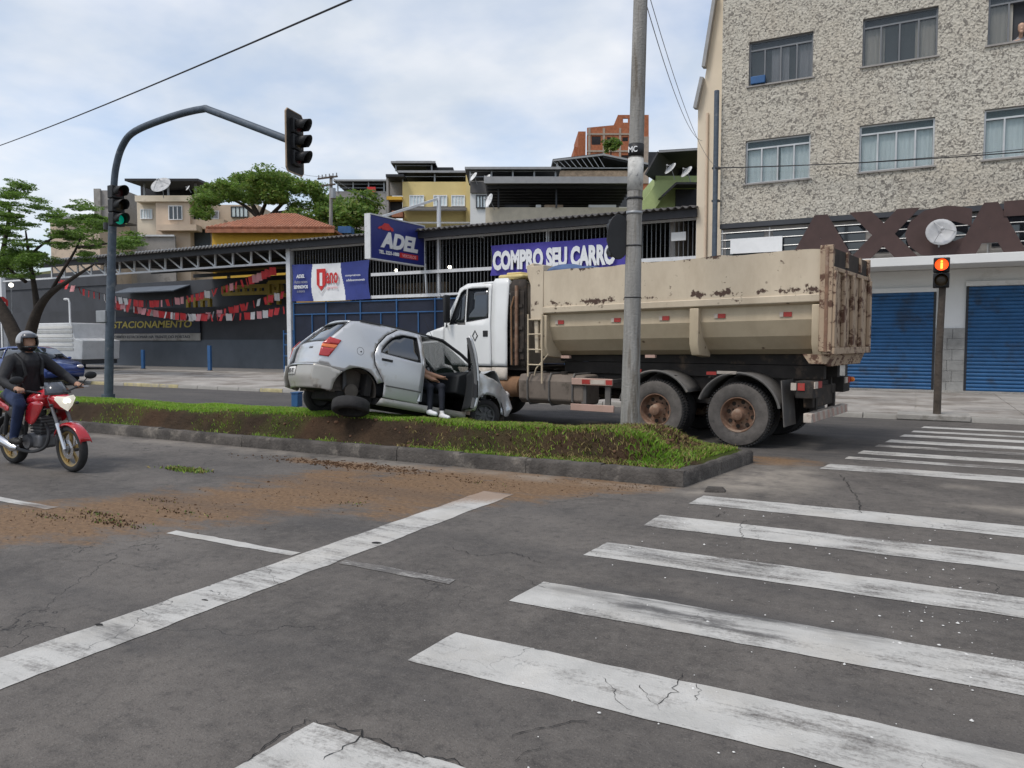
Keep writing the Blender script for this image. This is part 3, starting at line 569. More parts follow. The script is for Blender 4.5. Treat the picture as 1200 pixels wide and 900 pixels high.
def blades(name, P, size, mats, weights, lean=.5, wid=.012):
    n = len(P); a = RNG.random(n) * 6.283; hgt = size * (.55 + .8 * RNG.random(n)); ln = lean * (RNG.random(n) * 1.2); w = wid * (.7 + .6 * RNG.random(n))
    dx, dy = np.cos(a), np.sin(a); b = RNG.random(n) * 6.283; lx, ly = np.cos(b) * ln * hgt, np.sin(b) * ln * hgt
    v0 = P + np.stack([dx * w, dy * w, np.zeros(n) - .012], 1); v1 = P - np.stack([dx * w, dy * w, np.zeros(n) + .012], 1)
    v2 = P + np.stack([-dx * w * .7 + lx * .4, -dy * w * .7 + ly * .4, hgt * .6], 1); v3 = P + np.stack([dx * w * .7 + lx * .4, dy * w * .7 + ly * .4, hgt * .6], 1); v4 = P + np.stack([lx, ly, hgt], 1)
    V = np.stack([v0, v1, v2, v3, v4], 1).reshape(-1, 3); k = np.arange(n) * 5
    me = bpy.data.meshes.new(name); me.vertices.add(n * 5); me.vertices.foreach_set('co', V.astype(np.float32).ravel())
    loops = np.stack([k, k + 1, k + 2, k + 3, k + 3, k + 2, k + 4], 1).ravel(); me.loops.add(len(loops)); me.loops.foreach_set('vertex_index', loops.astype(np.int32))
    st = np.stack([np.arange(n) * 7, np.arange(n) * 7 + 4], 1).ravel(); me.polygons.add(n * 2); me.polygons.foreach_set('loop_start', st.astype(np.int32))
    mi = RNG.choice(len(mats), n, p=weights); me.polygons.foreach_set('material_index', np.repeat(mi, 2).astype(np.int32)); me.update(calc_edges=True)
    return fin(name, me, mats)
def scatter(n, x0, x1, y0, y1, dens_fn):
    x = RNG.uniform(x0, x1, n); y = RNG.uniform(y0, y1, n); k = RNG.random(n) < dens_fn(x, y); x, y = x[k], y[k]
    k = x < end_x(y) - .16; x, y = x[k], y[k]; return np.stack([x, y, med_h(x, y)], 1)
P = np.concatenate([scatter(120000, -9, -2.1, 8.5, 10.88, lambda x, y: turf(x, y) ** 1.2), scatter(85000, -20, -9, 8.5, 10.88, lambda x, y: turf(x, y)), scatter(22000, -45, -20, 8.5, 10.88, lambda x, y: turf(x, y))])
tag(blades('grass', P, .038, ['grass_a', 'grass_b', 'leaf_b', 'grass_dry'], [.42, .36, .12, .10], 1.5, .0075), 'short green grass growing on the raised median', 'grass', None, 'stuff')
P = scatter(24000, -6.5, -2.1, 8.5, 10.6, lambda x, y: .25 + .6 * np.exp(-((x + 3.2) / 1.2) ** 2)); 
tag(blades('dry_grass', P, .05, ['grass_dry', 'clod', 'grass_b', 'soil'], [.42, .25, .13, .2], 1.8, .006), 'dry brown roots and straw on the torn soil near the utility pole', 'grass', None, 'stuff')
P = scatter(2000, -3.3, -2.1, 8.6, 9.3, lambda x, y: np.exp(-((x + 2.75) / .35) ** 2 - ((y - 8.85) / .22) ** 2)); tag(blades('weeds', P, .055, ['grass_a', 'leaf_b'], [.6, .4], 1.6, .012), 'fresh green weeds by the kerb at the median end', 'weeds', None, 'stuff')
mb = MB()
for k in range(420):
    x = random.gauss(-3.0, .55) if k < 260 else random.uniform(-9, -4); y = random.gauss(9.85, .42) if k < 260 else random.gauss(9.0, .16)
    if x > float(end_x(np.array(y))) - .25 or y < 8.55 or y > 10.75: continue
    r = abs(random.gauss(.007, .012)) + .004; z = float(med_h(np.array(x), np.array(y))); mb.ball((x, y, z + r * .3), (r * random.uniform(.8, 1.5), r, r * .8), 6, 4)
tag(mb.build('earth_lumps', 'clay_pile', None, True, ang=80), 'clumps of dug up earth heaped round the utility pole', 'soil', None, 'stuff')
gp = on_ground(218, 551); P = np.stack([RNG.normal(gp.x, .16, 900), RNG.normal(gp.y, .05, 900), np.full(900, .012)], 1); tuft = blades('grass_tuft', P, .018, ['grass_dry', 'leaf_a', 'soil', 'grass_b'], [.25, .3, .25, .2], 2.5, .008); tag(tuft, 'loose tuft of grass lying on the road near the motorcycle', 'grass', None, 'stuff')
P = []
for px, py, n in ((130, 612, 150), (115, 603, 110), (215, 600, 60), (410, 590, 30), (560, 566, 40), (190, 587, 40), (60, 606, 60)):
    q = on_ground(px, py); P.append(np.stack([RNG.normal(q.x, .20, n), RNG.normal(q.y, .05, n), np.full(n, .009)], 1))
tag(blades('turf_scraps', np.concatenate(P), .008, ['grass_dry', 'leaf_a', 'soil', 'clod'], [.25, .15, .4, .2], 4, .006), 'scraps of torn turf scattered in the spilled soil', 'grass', None, 'stuff')
q = on_ground(520, 549)
mb = MB(); r_ = random.Random(4)
vs = [(-.13, -.06, 0), (.1, -.08, 0), (.15, .05, 0), (-.08, .08, 0), (-.1, -.03, .05), (.08, -.05, .06), (.1, .03, .045), (-.06, .05, .05)]
stone = mb.add(vs, [(3, 2, 1, 0), (4, 5, 6, 7), (0, 1, 5, 4), (1, 2, 6, 5), (2, 3, 7, 6), (3, 0, 4, 7)]).build('rubble_stone', 'kerb', None, bevel=.01); stone.location = (-1.93, 8.32, 0.0); stone.rotation_euler = (0, 0, .5); tag(stone, 'broken chip of kerb lying at the corner of the median', 'stone')

# ------------------------------------------------------------ far pavement, lot floor, hill
mb = MB().add([(-160, 18.04, .105), (90, 18.04, .105), (90, 27.6, .105), (-160, 27.6, .105)], [(0, 1, 2, 3)]); pav = mb.build('sidewalk', 'pavement'); tag(pav, 'wide stained concrete sidewalk across the avenue', None, None, 'structure')
mb = MB().add([(-160, 27.6, .100), (90, 27.6, .100), (90, 46, .100), (-160, 46, .100)], [(0, 1, 2, 3)]); tag(mb.build('lot_floor', 'lot_floor'), kind='structure')
KS = kerb_mesh(.985, .115, .15); KYm = KS.copy(); KYm.materials.clear(); KYm.materials.append(MATS['kerb_yellow']); KC = KS.copy(); KC.materials.clear(); KC.materials.append(MATS['concrete'])
for k in range(62):
    x = 4.5 - k; inst('kerb_stone', KYm if (x < -18 and random.random() < .4) else KC, (x, KY1, 0), (0, 0, 0), pav)
# paving slabs of the far sidewalk: slightly uneven, stained panels
SL = []
for k in range(4):
    mb = MB(); mb.bx(-.985, .985, -.985, .985, 0, .012); m_ = mb.mesh('paving_slab'); m_.materials.append(MATS['pavement']); SL.append(m_)
for ix in range(8):
    for iy in range(4):
        inst('paving_slab', random.choice(SL), (-12 + ix * 2.0 + 1, 18.06 + 1 + iy * 2.0, .105 + random.uniform(-.006, .002)), (random.uniform(-.003, .003), random.uniform(-.003, .003), 0), pav)
hx = np.linspace(-220, 160, 60); hy = np.linspace(40, 260, 50)
def hill_h(X, Y): return np.clip((Y - 41) / 60, 0, 1) ** .8 * 17 + np.clip((Y - 95) / 120, 0, 1) * 4 + (vnoise(X, Y, .05, 2, 3) - .45) * 4 * np.clip((Y - 44) / 20, 0, 1) - .04
me, _ = grid_mesh('hill', hx, hy, hill_h); tag(fin('hill', me, 'hill_earth', None, True, 180), kind='structure')

# jagged open cracks in the asphalt and through the paint
def crack(pts, w=.005, seed=0):
    r = random.Random(seed); P = []
    for (x0, y0), (x1, y1) in zip(pts[:-1], pts[1:]):
        a, b = on_ground(x0, y0), on_ground(x1, y1); n = max(3, int((b - a).length / .022)); d = (b - a); nrm = Vector((-d.y, d.x, 0)).normalized(); o = 0
        for k in range(n): o = o * .55 + r.gauss(0, .010); P.append(a + d * (k / n) + nrm * o)
    P.append(on_ground(*pts[-1])); vs = []
    for i, p in enumerate(P):
        t = (P[min(i + 1, len(P) - 1)] - P[max(i - 1, 0)]).normalized(); q = Vector((-t.y, t.x, 0)) * w * .62 * r.uniform(.15, 1.0) * (1 if 0 < i < len(P) - 1 else .1); vs += [(p.x + q.x, p.y + q.y, .0065), (p.x - q.x, p.y - q.y, .0065)]
    return MB().add(vs, [(2 * i, 2 * i + 1, 2 * i + 3, 2 * i + 2) for i in range(len(P) - 1)]).build('crack', 'tar', road)
M('tar', (.016, .015, .014), .95)
for k, (pts, w) in enumerate((([(283, 897), (318, 868), (366, 844), (415, 858), (470, 880), (545, 900)], .007), ([(382, 893), (402, 876), (424, 862)], .006), ([(745, 804), (768, 826), (790, 808), (800, 790)], .004), ([(765, 826), (775, 835)], .004), ([(707, 795), (722, 818), (738, 838)], .003), ([(812, 822), (816, 802)], .004), ([(520, 640), (560, 652), (600, 648), (640, 662)], .006), ([(590, 668), (640, 690)], .004), ([(600, 868), (650, 850), (690, 848)], .006), ([(600, 893), (640, 878)], .004), ([(985, 556), (1005, 585), (1010, 602)], .009), ([(640, 590), (700, 584), (740, 588)], .008), ([(60, 655), (140, 662), (190, 668)], .004), ([(300, 652), (330, 690)], .003), ([(870, 634), (868, 618), (874, 610)], .006), ([(838, 607), (850, 600)], .008))): crack(pts, w, k)
for px, py, w in ((441, 637, .07), (116, 733, .04), (240, 704, .03)):
    q = on_ground(px, py); r = random.Random(px); vs = [(q.x + w * r.uniform(.4, 1.1) * math.cos(i * .7), q.y + w * .5 * r.uniform(.4, 1.1) * math.sin(i * .7), .0062) for i in range(9)]; MB().add(vs, [tuple(range(9))]).build('pothole_patch', 'tar', road)
# ------------------------------------------------------------ apartment building with the shops
FY = 26.4
ab = empty('apartment_building', (0, 0, 0)); tag(ab, 'pebble-dash apartment block with blue roller shutters along the ground floor', 'building')
wins = [(-5.2, -3.2, 10.14, 11.58), (-1.76, .29, 10.2, 11.66), (1.56, 3.6, 10.25, 11.68), (-5.26, -3.22, 6.93, 8.36), (-1.78, .29, 6.95, 8.40), (1.55, 3.6, 6.97, 8.42)]
panel('facade', [(-6.08, 5.66), (16, 5.66), (16, 15.5), (-6.08, 15.5)], lambda a, b: (a, FY, b), 'pebbledash', ab, 1.2, [[(a, c), (b, c), (b, d), (a, d)] for a, b, c, d in wins], 0, False)
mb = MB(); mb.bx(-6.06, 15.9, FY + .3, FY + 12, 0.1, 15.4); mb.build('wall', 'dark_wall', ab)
MB().bx(-6.08, -5.95, FY + .003, FY + 12.1, 5.68, 15.5).build('side_wall', 'cream_wall', ab)
def apt_window(x0, x1, z0, z1, curtain, glassm, open_right=False):
    w = empty('window', (0, 0, 0)); w.parent = ab
    mb = MB(); t = .05; y0, y1 = FY + .10, FY + .16
    mb.bx(x0, x1, y0, y1, z0, z0 + t); mb.bx(x0, x1, y0, y1, z1 - t, z1); mb.bx(x0, x0 + t, y0, y1, z0 + t, z1 - t); mb.bx(x1 - t, x1, y0, y1, z0 + t, z1 - t); zt = z1 - .28; mb.bx(x0 + t, x1 - t, y0 - .004, y1 + .004, zt - .02, zt + .03)
    for k in range(1, 4): xx = x0 + (x1 - x0) * k / 4; mb.bx(xx - .022, xx + .022, y0 - .006, y1 + .006, z0 + t, zt - .02)
    mb.build('frame', 'alu_dark' if z0 > 9 else 'alu', w)
    mb = MB(); mb.bx(x0 - .02, x0, FY + .002, FY + .29, z0, z1); mb.bx(x1, x1 + .02, FY + .002, FY + .29, z0, z1); mb.bx(x0 - .02, x1 + .02, FY + .002, FY + .29, z1, z1 + .02); mb.build('reveal', 'grey_wall', w)
    MB().bx(x0 - .06, x1 + .06, FY - .06, FY + .28, z0 - .05, z0 - .003).build('sill', 'grey_wall', w)
    for k in range(4):
        if open_right and k == 1: continue
        xa, xb = x0 + (x1 - x0) * k / 4 + .03, x0 + (x1 - x0) * (k + 1) / 4 - .03
        MB().bx(xa, xb, FY + .125, FY + .133, z0 + .05, zt - .02).build('pane', glassm, w)
    MB().bx(x0 + .05, x1 - .05, FY + .12, FY + .128, zt + .03, z1 - .05).build('transom_pane', 'glass_dark' if glassm == 'glass_dark' else glassm, w)
    # curtain: pleated sheet hung behind the panes
    for (ca, cb, cm) in curtain:
        n = int((cb - ca) * 24) + 3; vs = []
        for i in range(n):
            xx = ca + (cb - ca) * i / (n - 1); yy = FY + .215 + .025 * math.sin(i * 1.9) + random.uniform(-.008, .008); vs += [(xx, yy, z0 + .06), (xx, yy * .3 + .7 * (FY + .215), z1 - .3)]
        MB().add(vs, [(2 * i, 2 * i + 2, 2 * i + 3, 2 * i + 1) for i in range(n - 1)]).build('curtain', cm, w, True, ang=80)
for k, (a, b, c, d) in enumerate(wins):
    w = b - a
    cur = [[(a + .7, a + 1.25, 'cloth_grey'), (a + 1.5, b - .06, 'cloth_grey')], [(a + .06, a + .62, 'cloth_beige'), (b - .6, b - .06, 'cloth_beige')], [(a + .06, a + .62, 'cloth_beige')], [(a + .06, a + 1.0, 'cloth_white'), (a + 1.1, b - .06, 'cloth_white')], [(a + .06, b - .06, 'cloth_white')], [(a + .06, b - .06, 'cloth_white')]][k]
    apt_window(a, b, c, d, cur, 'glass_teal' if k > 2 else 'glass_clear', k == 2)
MB().bx(-5.12, -4.66, FY - .1, FY + .05, 10.17, 10.42).build('window_box', 'blue_steel', ab, bevel=.02).parent = ab
# mezzanine band under the facade
MB().bx(-6.08, 16, FY + .004, FY + .296, 5.50, 5.655).build('soffit', 'dark_wall', ab)
MB().bx(-6.08, 16, FY + .20, FY + .297, 4.12, 5.49).build('mezzanine_wall', 'grey_wall', ab)
for k in range(8):
    x0 = -5.9 + k * 1.55
    if k == 6: continue
    MB().bx(x0, x0 + 1.25, FY + .17, FY + .198, 4.45, 5.35).build('mezzanine_window', 'glass_dark', ab)
rail = empty('railing', (0, 0, 0)); rail.parent = ab
for z in (4.55, 4.82, 5.10, 5.34): MB().cyl((-6.05, FY + .05, z), (12, FY + .05, z), .016, n=6).build('rail_bar', 'alu', rail)
for k in range(9): x = -6.0 + k * 1.55; MB().cyl((x, FY + .09, 4.13), (x, FY + .09, 5.45), .022, n=6).build('rail_post', 'alu', rail)
MB().bx(-4.9, 15, 24.9, FY + .29, 3.84, 4.10).build('canopy_slab', 'white_wall', ab, bevel=.015)
MB().bx(-6.05, 15, FY + .15, FY + .299, .1, 3.83).build('shop_wall', 'white_wall', ab)
# shutters: every slat its own piece
pil = [(-6.06, -5.3), (-2.55, -2.0), (.44, 1.28), (4.3, 5.1), (8, 16)]
def slat_mesh(w):
    prof = [(0, 0), (-.022, .018), (-.03, .055), (-.022, .092), (0, .108)]; vs = [(x, y, z) for x in (0, w) for y, z in prof]; n = len(prof)
    mb = MB().add(vs, [(i, i + 1, n + i + 1, n + i) for i in range(n - 1)]); m_ = mb.mesh('shutter_slat'); m_.materials.append(MATS['blue_shutter']); m_.shade_smooth(); return m_
for (a, b), ztop in zip([(-5.3, -2.55), (-2.0, .44), (1.28, 4.3), (5.1, 8)], (3.2, 3.16, 3.3, 3.3)):
    sh = empty('roller_shutter', (a, FY + .115, .1)); sh.parent = ab; sm = slat_mesh(b - a - .08)
    k = 0
    while .12 + k * .112 < ztop - .1: inst('slat', sm, (.04, random.uniform(-.002, .002), .05 + k * .112), (0, 0, 0), sh); k += 1
    mb = MB(); mb.bx(.0, b - a, -.005, .03, 0, .05); mb.build('bottom_rail', 'black_metal', sh)
    MB().bx(-.03, .04, -.03, .036, .0, ztop - .1).build('guide_rail', 'black_metal', sh); MB().bx(b - a - .04, b - a + .03, -.03, .036, .0, ztop - .1).build('guide_rail', 'black_metal', sh)
    MB().bx(a - .05, b + .05, FY + .07, FY + .148, ztop, ztop + .14).build('shutter_lintel', 'white_wall', ab)
for a, b in pil[:4]:
    rows = 5 if a > 0 or a < -5 else 4; zt = 2.05
    for r in range(rows + 1):
        off = .0 if r % 2 else .5; wid = (b - a); cuts = [0, .42 + .16 * (r % 2), 1]
        for c0, c1 in zip(cuts[:-1], cuts[1:]): MB().bx(a + wid * c0 + .006, a + wid * c1 - .006, FY + .1 - random.uniform(0, .012), FY + .149, .105 + r * (zt - .1) / (rows + 1) + .004, .105 + (r + 1) * (zt - .1) / (rows + 1) - .004).build('stone_tile', 'stone_tile', ab)
MB().bx(-6.05, 15, FY - .35, FY + .149, .106, .16).build('doorstep', 'concrete', ab)
board = MB().bx(-5.7, -4.02, FY - .06, FY - .02, 4.62, 5.12).build('blank_board', 'white_paint', None); tag(board, 'blank white board fixed to the mezzanine railing', 'board')
# big brown letters standing on the canopy
sg = empty('letter_sign', (0, 25.6, 4.1)); tag(sg, 'large brown sheet letters standing on the white shop canopy', 'sign')
for ch, x0, x1 in (('A', -3.75, -1.75), ('X', -2.0, .0), ('C', -.42, 1.30), ('A', .85, 2.65), ('T', 2.05, 3.8)):
    text_mesh('letter', ch, x1 - x0, 1.5, 'brown_letter', sg, .06, .075, 0, facing(((x0 + x1) / 2, .02 * (ord(ch) % 4), .75), (1, 0, 0), (0, 0, 1)))
def dish(name, loc, r, look, label, mat='dish_mesh', group=None):
    d = empty(name, loc); prof = [(r * t, .28 * r * t * t) for t in (0.02, .25, .5, .75, 1)]; q = Vector(look).to_track_quat('Z', 'Y')
    b = MB().lathe(prof, axis='z', n=22).build('reflector', mat, d, True, ang=80, solid=.02); b.rotation_mode = 'QUATERNION'; b.rotation_quaternion = q
    n = Vector(look).normalized(); mb = MB()
    for k in range(3):
        e = q @ Vector((r * .95 * math.cos(k * 2.09), r * .95 * math.sin(k * 2.09), .26 * r)); mb.cyl(e, n * r * .95, .012 * max(1, r * 2), n=5)
    mb.build('feed_arm', 'dish_mesh', d); MB().ball(n * r * .95, .09 * r + .02, 8, 6).build('feed_horn', 'dish_mesh', d, True)
    MB().cyl(-n * .02, (-n * .3 + Vector((0, 0, -r * .9))), .025 * max(1, r * 1.5), n=6).build('mount', 'galv', d); tag(d, label, 'dish', group); return d
dish('satellite_dish', (.50, 25.4, 4.78), .40, (.1, -1, .25), 'oval grey satellite dish hanging among the brown letters')
# head of a person looking out of the upper window
pz = 10.35; px_ = 1.56 + .83
caps = [((px_ - .12, FY + .34, pz - .05), (px_ + .16, FY + .34, pz - .05), .1, .1, 1), ((px_, FY + .32, pz - .25), (px_, FY + .3, pz + .0), .15, .13, 1), ((px_, FY + .2, pz + .06), (px_, FY + .12, pz + .2), .055, .055, 0), ((px_, FY + .10, pz + .24), (px_, FY + .09, pz + .33), .088, .095, 0), ((px_, FY + .005, pz + .25), (px_, FY - .005, pz + .23), .018, .022, 0), ((px_, FY + .04, pz + .16), (px_, FY + .05, pz + .17), .05, .05, 0), ((px_ - .14, FY + .30, pz), (px_ - .25, FY + .12, pz - .1), .05, .042, 1), ((px_ - .25, FY + .12, pz - .1), (px_ - .05, FY + .0, pz - .08), .04, .035, 0)]
pw = blob('person', caps, .014, ['skin_light', 'cloth_grey']); tag(pw, 'grey haired person leaning out of the upper window', 'person')
hr = blob('hair', [((px_, FY + .13, pz + .30), (px_, FY + .12, pz + .35), .088, .085, 0)], .014, ['hair_grey'], pw)
cond = MB().cyl((-6.2, 26.2, .1), (-6.2, 26.2, 10.1), .085, n=10).build('conduit', 'pole_blue', None, True); 
for z in (1.5, 4.5, 6.4, 7.5): MB().bx(-6.32, -6.075, 26.17, 26.39, z, z + .06).build('bracket', 'black_metal', cond); tag(cond, 'tall dark service pipe at the corner of the apartment block', 'pipe')
# cream neighbour with stepped raking parapet
cb = empty('cream_building', (0, 0, 0)); tag(cb, 'narrow cream building with stepped roof edge next to the grey pipe', 'building')
p = [at(816, 262, 27.6), at(818, 128, 27.6), at(826, 92, 27.6), at(828, 80, 27.6), at(842, -8, 27.6), at(846, -30, 27.6)]
poly = [(q.x, q.z) for q in p] + [(-5.9, p[-1].z), (-5.9, .1), (p[0].x, .1)]
MB().prism(poly, 27.6, 36, 'xz').build('wall', 'cream_wall', cb)
MB().bar(p[1] + Vector((-.06, -.1, 0)), p[2] + Vector((-.06, -.1, 0)), .3, .12).build('parapet_cap', 'roof_edge', cb); MB().bar(p[3] + Vector((-.06, -.1, 0)), p[4] + Vector((-.06, -.1, 0)), .3, .12).build('parapet_cap', 'roof_edge', cb)
MB().cyl((p[0].x + .35, 27.55, .2), (p[1].x + .35, 27.55, p[1].z - .2), .05, n=8).build('downpipe', 'peach_wall', cb)

# ------------------------------------------------------------ car lot: canopy, fence, gates, signs
LY = 28.0; LX0, LX1 = -47.4, -7.15
cp = empty('lot_canopy', (0, 0, 0)); tag(cp, 'long dark corrugated canopy on a white steel truss over the car lot', 'canopy')
n = int((LX1 - LX0) / .27) * 6; vs = []
for i in range(n + 1):
    x = LX0 + (LX1 - LX0) * i / n; dz = .045 * math.sin(2 * math.pi * i / 6)
    for y, z in ((LY - .75, 6.50), (LY + .1, 6.62), (41, 6.95)): vs.append((x, y, z + dz))
fs = [(3 * i + k, 3 * i + 3 + k, 3 * i + 4 + k, 3 * i + 1 + k) for i in range(n) for k in (0, 1)]
MB().add(vs, fs).build('roof', 'roof_sheet', cp, True, ang=80, solid=.03)
n2 = int((LX1 - LX0) / .27); mb = MB()
for i in range(n2):
    x = LX0 + .07 + i * .27
    if x > -27.5: break
    mb.cyl((x, LY - .80, 6.545), (x, LY - .70, 6.555), .055, n=8)
mb.build('tile_ends', 'roof_edge', cp, kind='stuff') if True else None
MB().bx(LX0, LX1, LY - .55, LY - .45, 6.15, 6.43).build('fascia', 'roof_dark', cp)
TX0, TX1 = -47.3, -27.5; zl, zu = 5.55, 6.42
MB().bx(TX0, TX1, LY - .05, LY + .05, zl - .05, zl + .05).build('bottom_chord', 'white_steel', cp); MB().bx(TX0, TX1, LY - .05, LY + .05, zu - .05, zu + .04).build('top_chord', 'white_steel', cp)
nb = 15; st = (TX1 - TX0) / nb
for k in range(nb + 1): x = TX0 + k * st; MB().bx(x - .045, x + .045, LY - .04, LY + .04, zl + .05, zu - .05).build('truss_post', 'white_steel', cp)
for k in range(nb): x = TX0 + k * st; MB().bar((x + .04, LY, zu - .05), (x + st - .04, LY, zl + .05), .06, .075).build('truss_web', 'white_steel', cp)
for x in (-52.8, -27.5, LX1 + .0): MB().bx(x - .13, x + .13, LY - .13, LY + .13, .1, 6.48).build('column', 'white_steel', cp)
MB().bx(-52.8, TX0, LY - .04, LY + .04, 5.5, 5.6).build('beam', 'white_steel', cp)
for y in (31.5, 35, 38.5): MB().bx(LX0, LX1, y - .06, y + .06, 6.35, 6.6).build('purlin_beam', 'roof_dark', cp)
for x in (-46, -40, -34, -28, -22, -16, -10): MB().bx(x - .08, x + .08, 40.4, 40.6, .1, 6.7).build('rear_column', 'grey_wall', cp)
lw = empty('lot_back_wall', (0, 0, 0)); tag(lw, 'dark two tone wall at the back of the parking lot', 'wall')
MB().bx(-60, -20, 31.2, 31.4, .1, 1.75).build('lower_wall', 'mid_wall', lw); MB().bx(-60, -20, 31.25, 31.4, 1.75, 3.7).build('upper_wall', 'dark_wall', lw)
MB().bx(-34, -8, 40.8, 41.0, .1, 6.9).build('rear_wall', 'dark_wall', lw); MB().bx(-8.4, -8.2, 28.4, 40.8, .1, 6.3).build('end_wall', 'grey_wall', lw)
rs = empty('shade_backdrop', (0, 0, 0)); tag(rs, 'dark wall added for the under-canopy shade, with pale sheet roof beyond the pennants', 'shed')  # dark walls added to stand for the shade under the canopy
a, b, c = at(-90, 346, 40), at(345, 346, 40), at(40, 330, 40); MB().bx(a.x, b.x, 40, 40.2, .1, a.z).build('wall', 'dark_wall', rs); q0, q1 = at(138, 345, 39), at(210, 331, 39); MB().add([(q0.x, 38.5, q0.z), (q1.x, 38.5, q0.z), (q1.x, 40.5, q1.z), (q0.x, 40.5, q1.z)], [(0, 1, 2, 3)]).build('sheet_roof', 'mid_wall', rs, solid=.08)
q1 = at(136, 345, 40); MB().bx(a.x, q1.x, 39.9, 40.1, a.z, c.z + .6).build('tall_shade_wall', 'dark_wall', rs)
ps = empty('parking_sign', (0, 31.1, 0)); tag(ps, 'dark blue parking sign with gold capital letters on the lot wall', 'sign')
q0, q1 = at(119, 372, 31.1), at(234, 371, 31.1); zt = q0.z; zb = at(234, 390, 31.1).z; zb2 = at(234, 399, 31.1).z
MB().bx(q0.x, q1.x, 0, .05, zb, zt).build('board', 'blue_sheet', ps); MB().bx(q0.x, q1.x, .0, .05, zb2, zb - .02).build('lower_strip', 'concrete', ps)
t0, t1 = at(127.5, 383, 31.1), at(225, 383, 31.1); text_mesh('lettering', 'ESTACIONAMENTO', t1.x - t0.x, .44, 'gold_paint', ps, .02, .02, .15, facing(((t0.x + t1.x) / 2, -.012, (zt + zb) / 2 + .02), (1, 0, 0), (0, 0, 1)))
text_mesh('small_lettering', 'PROIBIDO ESTACIONAR NA FRENTE DO PORTAO', (t1.x - t0.x) * .95, .17, 'dark_wall', ps, .012, .015, 0, facing(((t0.x + t1.x) / 2, -.008, (zb2 + zb) / 2), (1, 0, 0), (0, 0, 1)))
# fence with upright bars, each its own piece
fe = empty('bar_fence', (0, 0, 0)); tag(fe, 'tall fence of thin grey upright bars in front of the car lot', 'fence')
for z, h in ((6.16, .09), (3.7, .14)): MB().bx(-27.37, -7.28, LY - .04, LY + .04, z - h / 2, z + h / 2).build('rail', 'white_steel', fe)
MB().bx(-22.4, -7.28, LY - .06, LY + .06, 4.66, 4.80).build('rail', 'white_steel', fe)
bm_ = MB().bx(-.013, .013, -.013, .013, 0, 2.36).mesh('bar'); bm_.materials.append(MATS['bar_steel'])
x = -27.2
while x < -7.4: inst('bar', bm_, (x, LY, 3.77), (0, 0, 0), fe); x += .175
for x in (-18.72, -13.4): MB().bx(x - .07, x + .07, LY + .042, LY + .16, .1, 6.4 if x > -14 else 8.0).build('post', 'white_steel', fe)
ga = empty('blue_gate', (0, 0, 0)); tag(ga, 'row of dark blue sheet gates framed in light blue tube below the bar fence', 'gate')
for k in range(8):
    x0 = -27.3 + k * 2.1; MB().bx(x0 + .03, x0 + 2.04, LY + .02, LY + .05, .2, 3.5).build('panel', 'blue_sheet', ga)
    mb = MB(); mb.bx(x0, x0 + .06, LY - .04, LY + .018, .12, 3.58); mb.bx(x0 + .06, x0 + 2.1, LY - .035, LY + .015, 3.50, 3.55); mb.bx(x0 + .06, x0 + 2.1, LY - .035, LY + .015, 2.95, 3.0); mb.bx(x0 + 1.2, x0 + 1.25, LY - .03, LY + .01, .12, 2.95); mb.build('frame', 'blue_steel', ga)
sg_ = MB()
for k in range(4): sg_.bx(-27.95, -27.35, LY - .03, LY + .03, .35 + k * .55, .40 + k * .55)
sg_.bx(-28.0, -27.95, LY - .03, LY + .03, .1, 2.2); sg_.bx(-27.38, -27.33, LY - .035, LY + .035, .1, 2.2); tag(sg_.build('gate_leaf', 'blue_steel'), 'small open blue tube gate leaf beside the white corner post', 'gate')
# projecting sign box
AX = -19.4; ad = empty('projecting_sign', (AX, 24.2, 5.0)); tag(ad, 'blue projecting box sign with bold white letters on a steel bracket', 'sign')
MB().bx(-.25, 0, 0, 3.75, 0, 1.72).build('box', 'sign_blue', ad, bevel=.02)
mb = MB(); mb.bx(-.26, .02, -.05, 0.0, -.04, 1.76); mb.bx(-.26, .02, 0, 3.78, 1.722, 1.77); mb.bx(-.26, .02, 0, 3.78, -.045, -.003); mb.bx(-.26, .02, 3.752, 3.8, -.003, 1.722); mb.build('edge_trim', 'white_steel', ad)
fx = lambda y, z: facing((.012, y, z), (0, 1, 0), (0, 0, 1))
text_mesh('lettering', 'ADEL', 2.62, .66, 'white_paint', ad, .03, .05, .25, fx(1.93, .82)); text_mesh('phone_number', 'TEL. 3221-1080', 1.35, .15, 'white_paint', ad, .02, .03, .1, fx(1.2, .30))
MB().bx(.003, .012, 1.92, 3.25, .19, .40).build('red_strip', 'red_paint', ad); text_mesh('strip_lettering', 'VEICULOS', 1.0, .13, 'pink_flag', ad, .016, .03, .1, fx(2.6, .29))
car_l = [(0, 0), (.12, .09), (.3, .14), (.45, .26), (.72, .26), (.85, .15), (1.0, .12), (1.05, 0), (.9, -.02), (.82, .05), (.74, -.02), (.3, -.02), (.22, .05), (.14, -.02)]
MB().prism([(.45 + a, 1.23 + b) for a, b in car_l], .003, .02, 'yz').build('car_emblem', 'red_paint', ad)
mb = MB(); mb.bar((.0, 3.8, .1), (.05, 3.86, -1.3), .08, .08); mb.bar((-.1, .9, 1.76), (.65, 4.0, 2.95), .1, .1); mb.bar((.0, 3.78, 1.6), (2.9, 4.0, 1.1), .05, .05); mb.build('bracket', 'white_steel', ad)
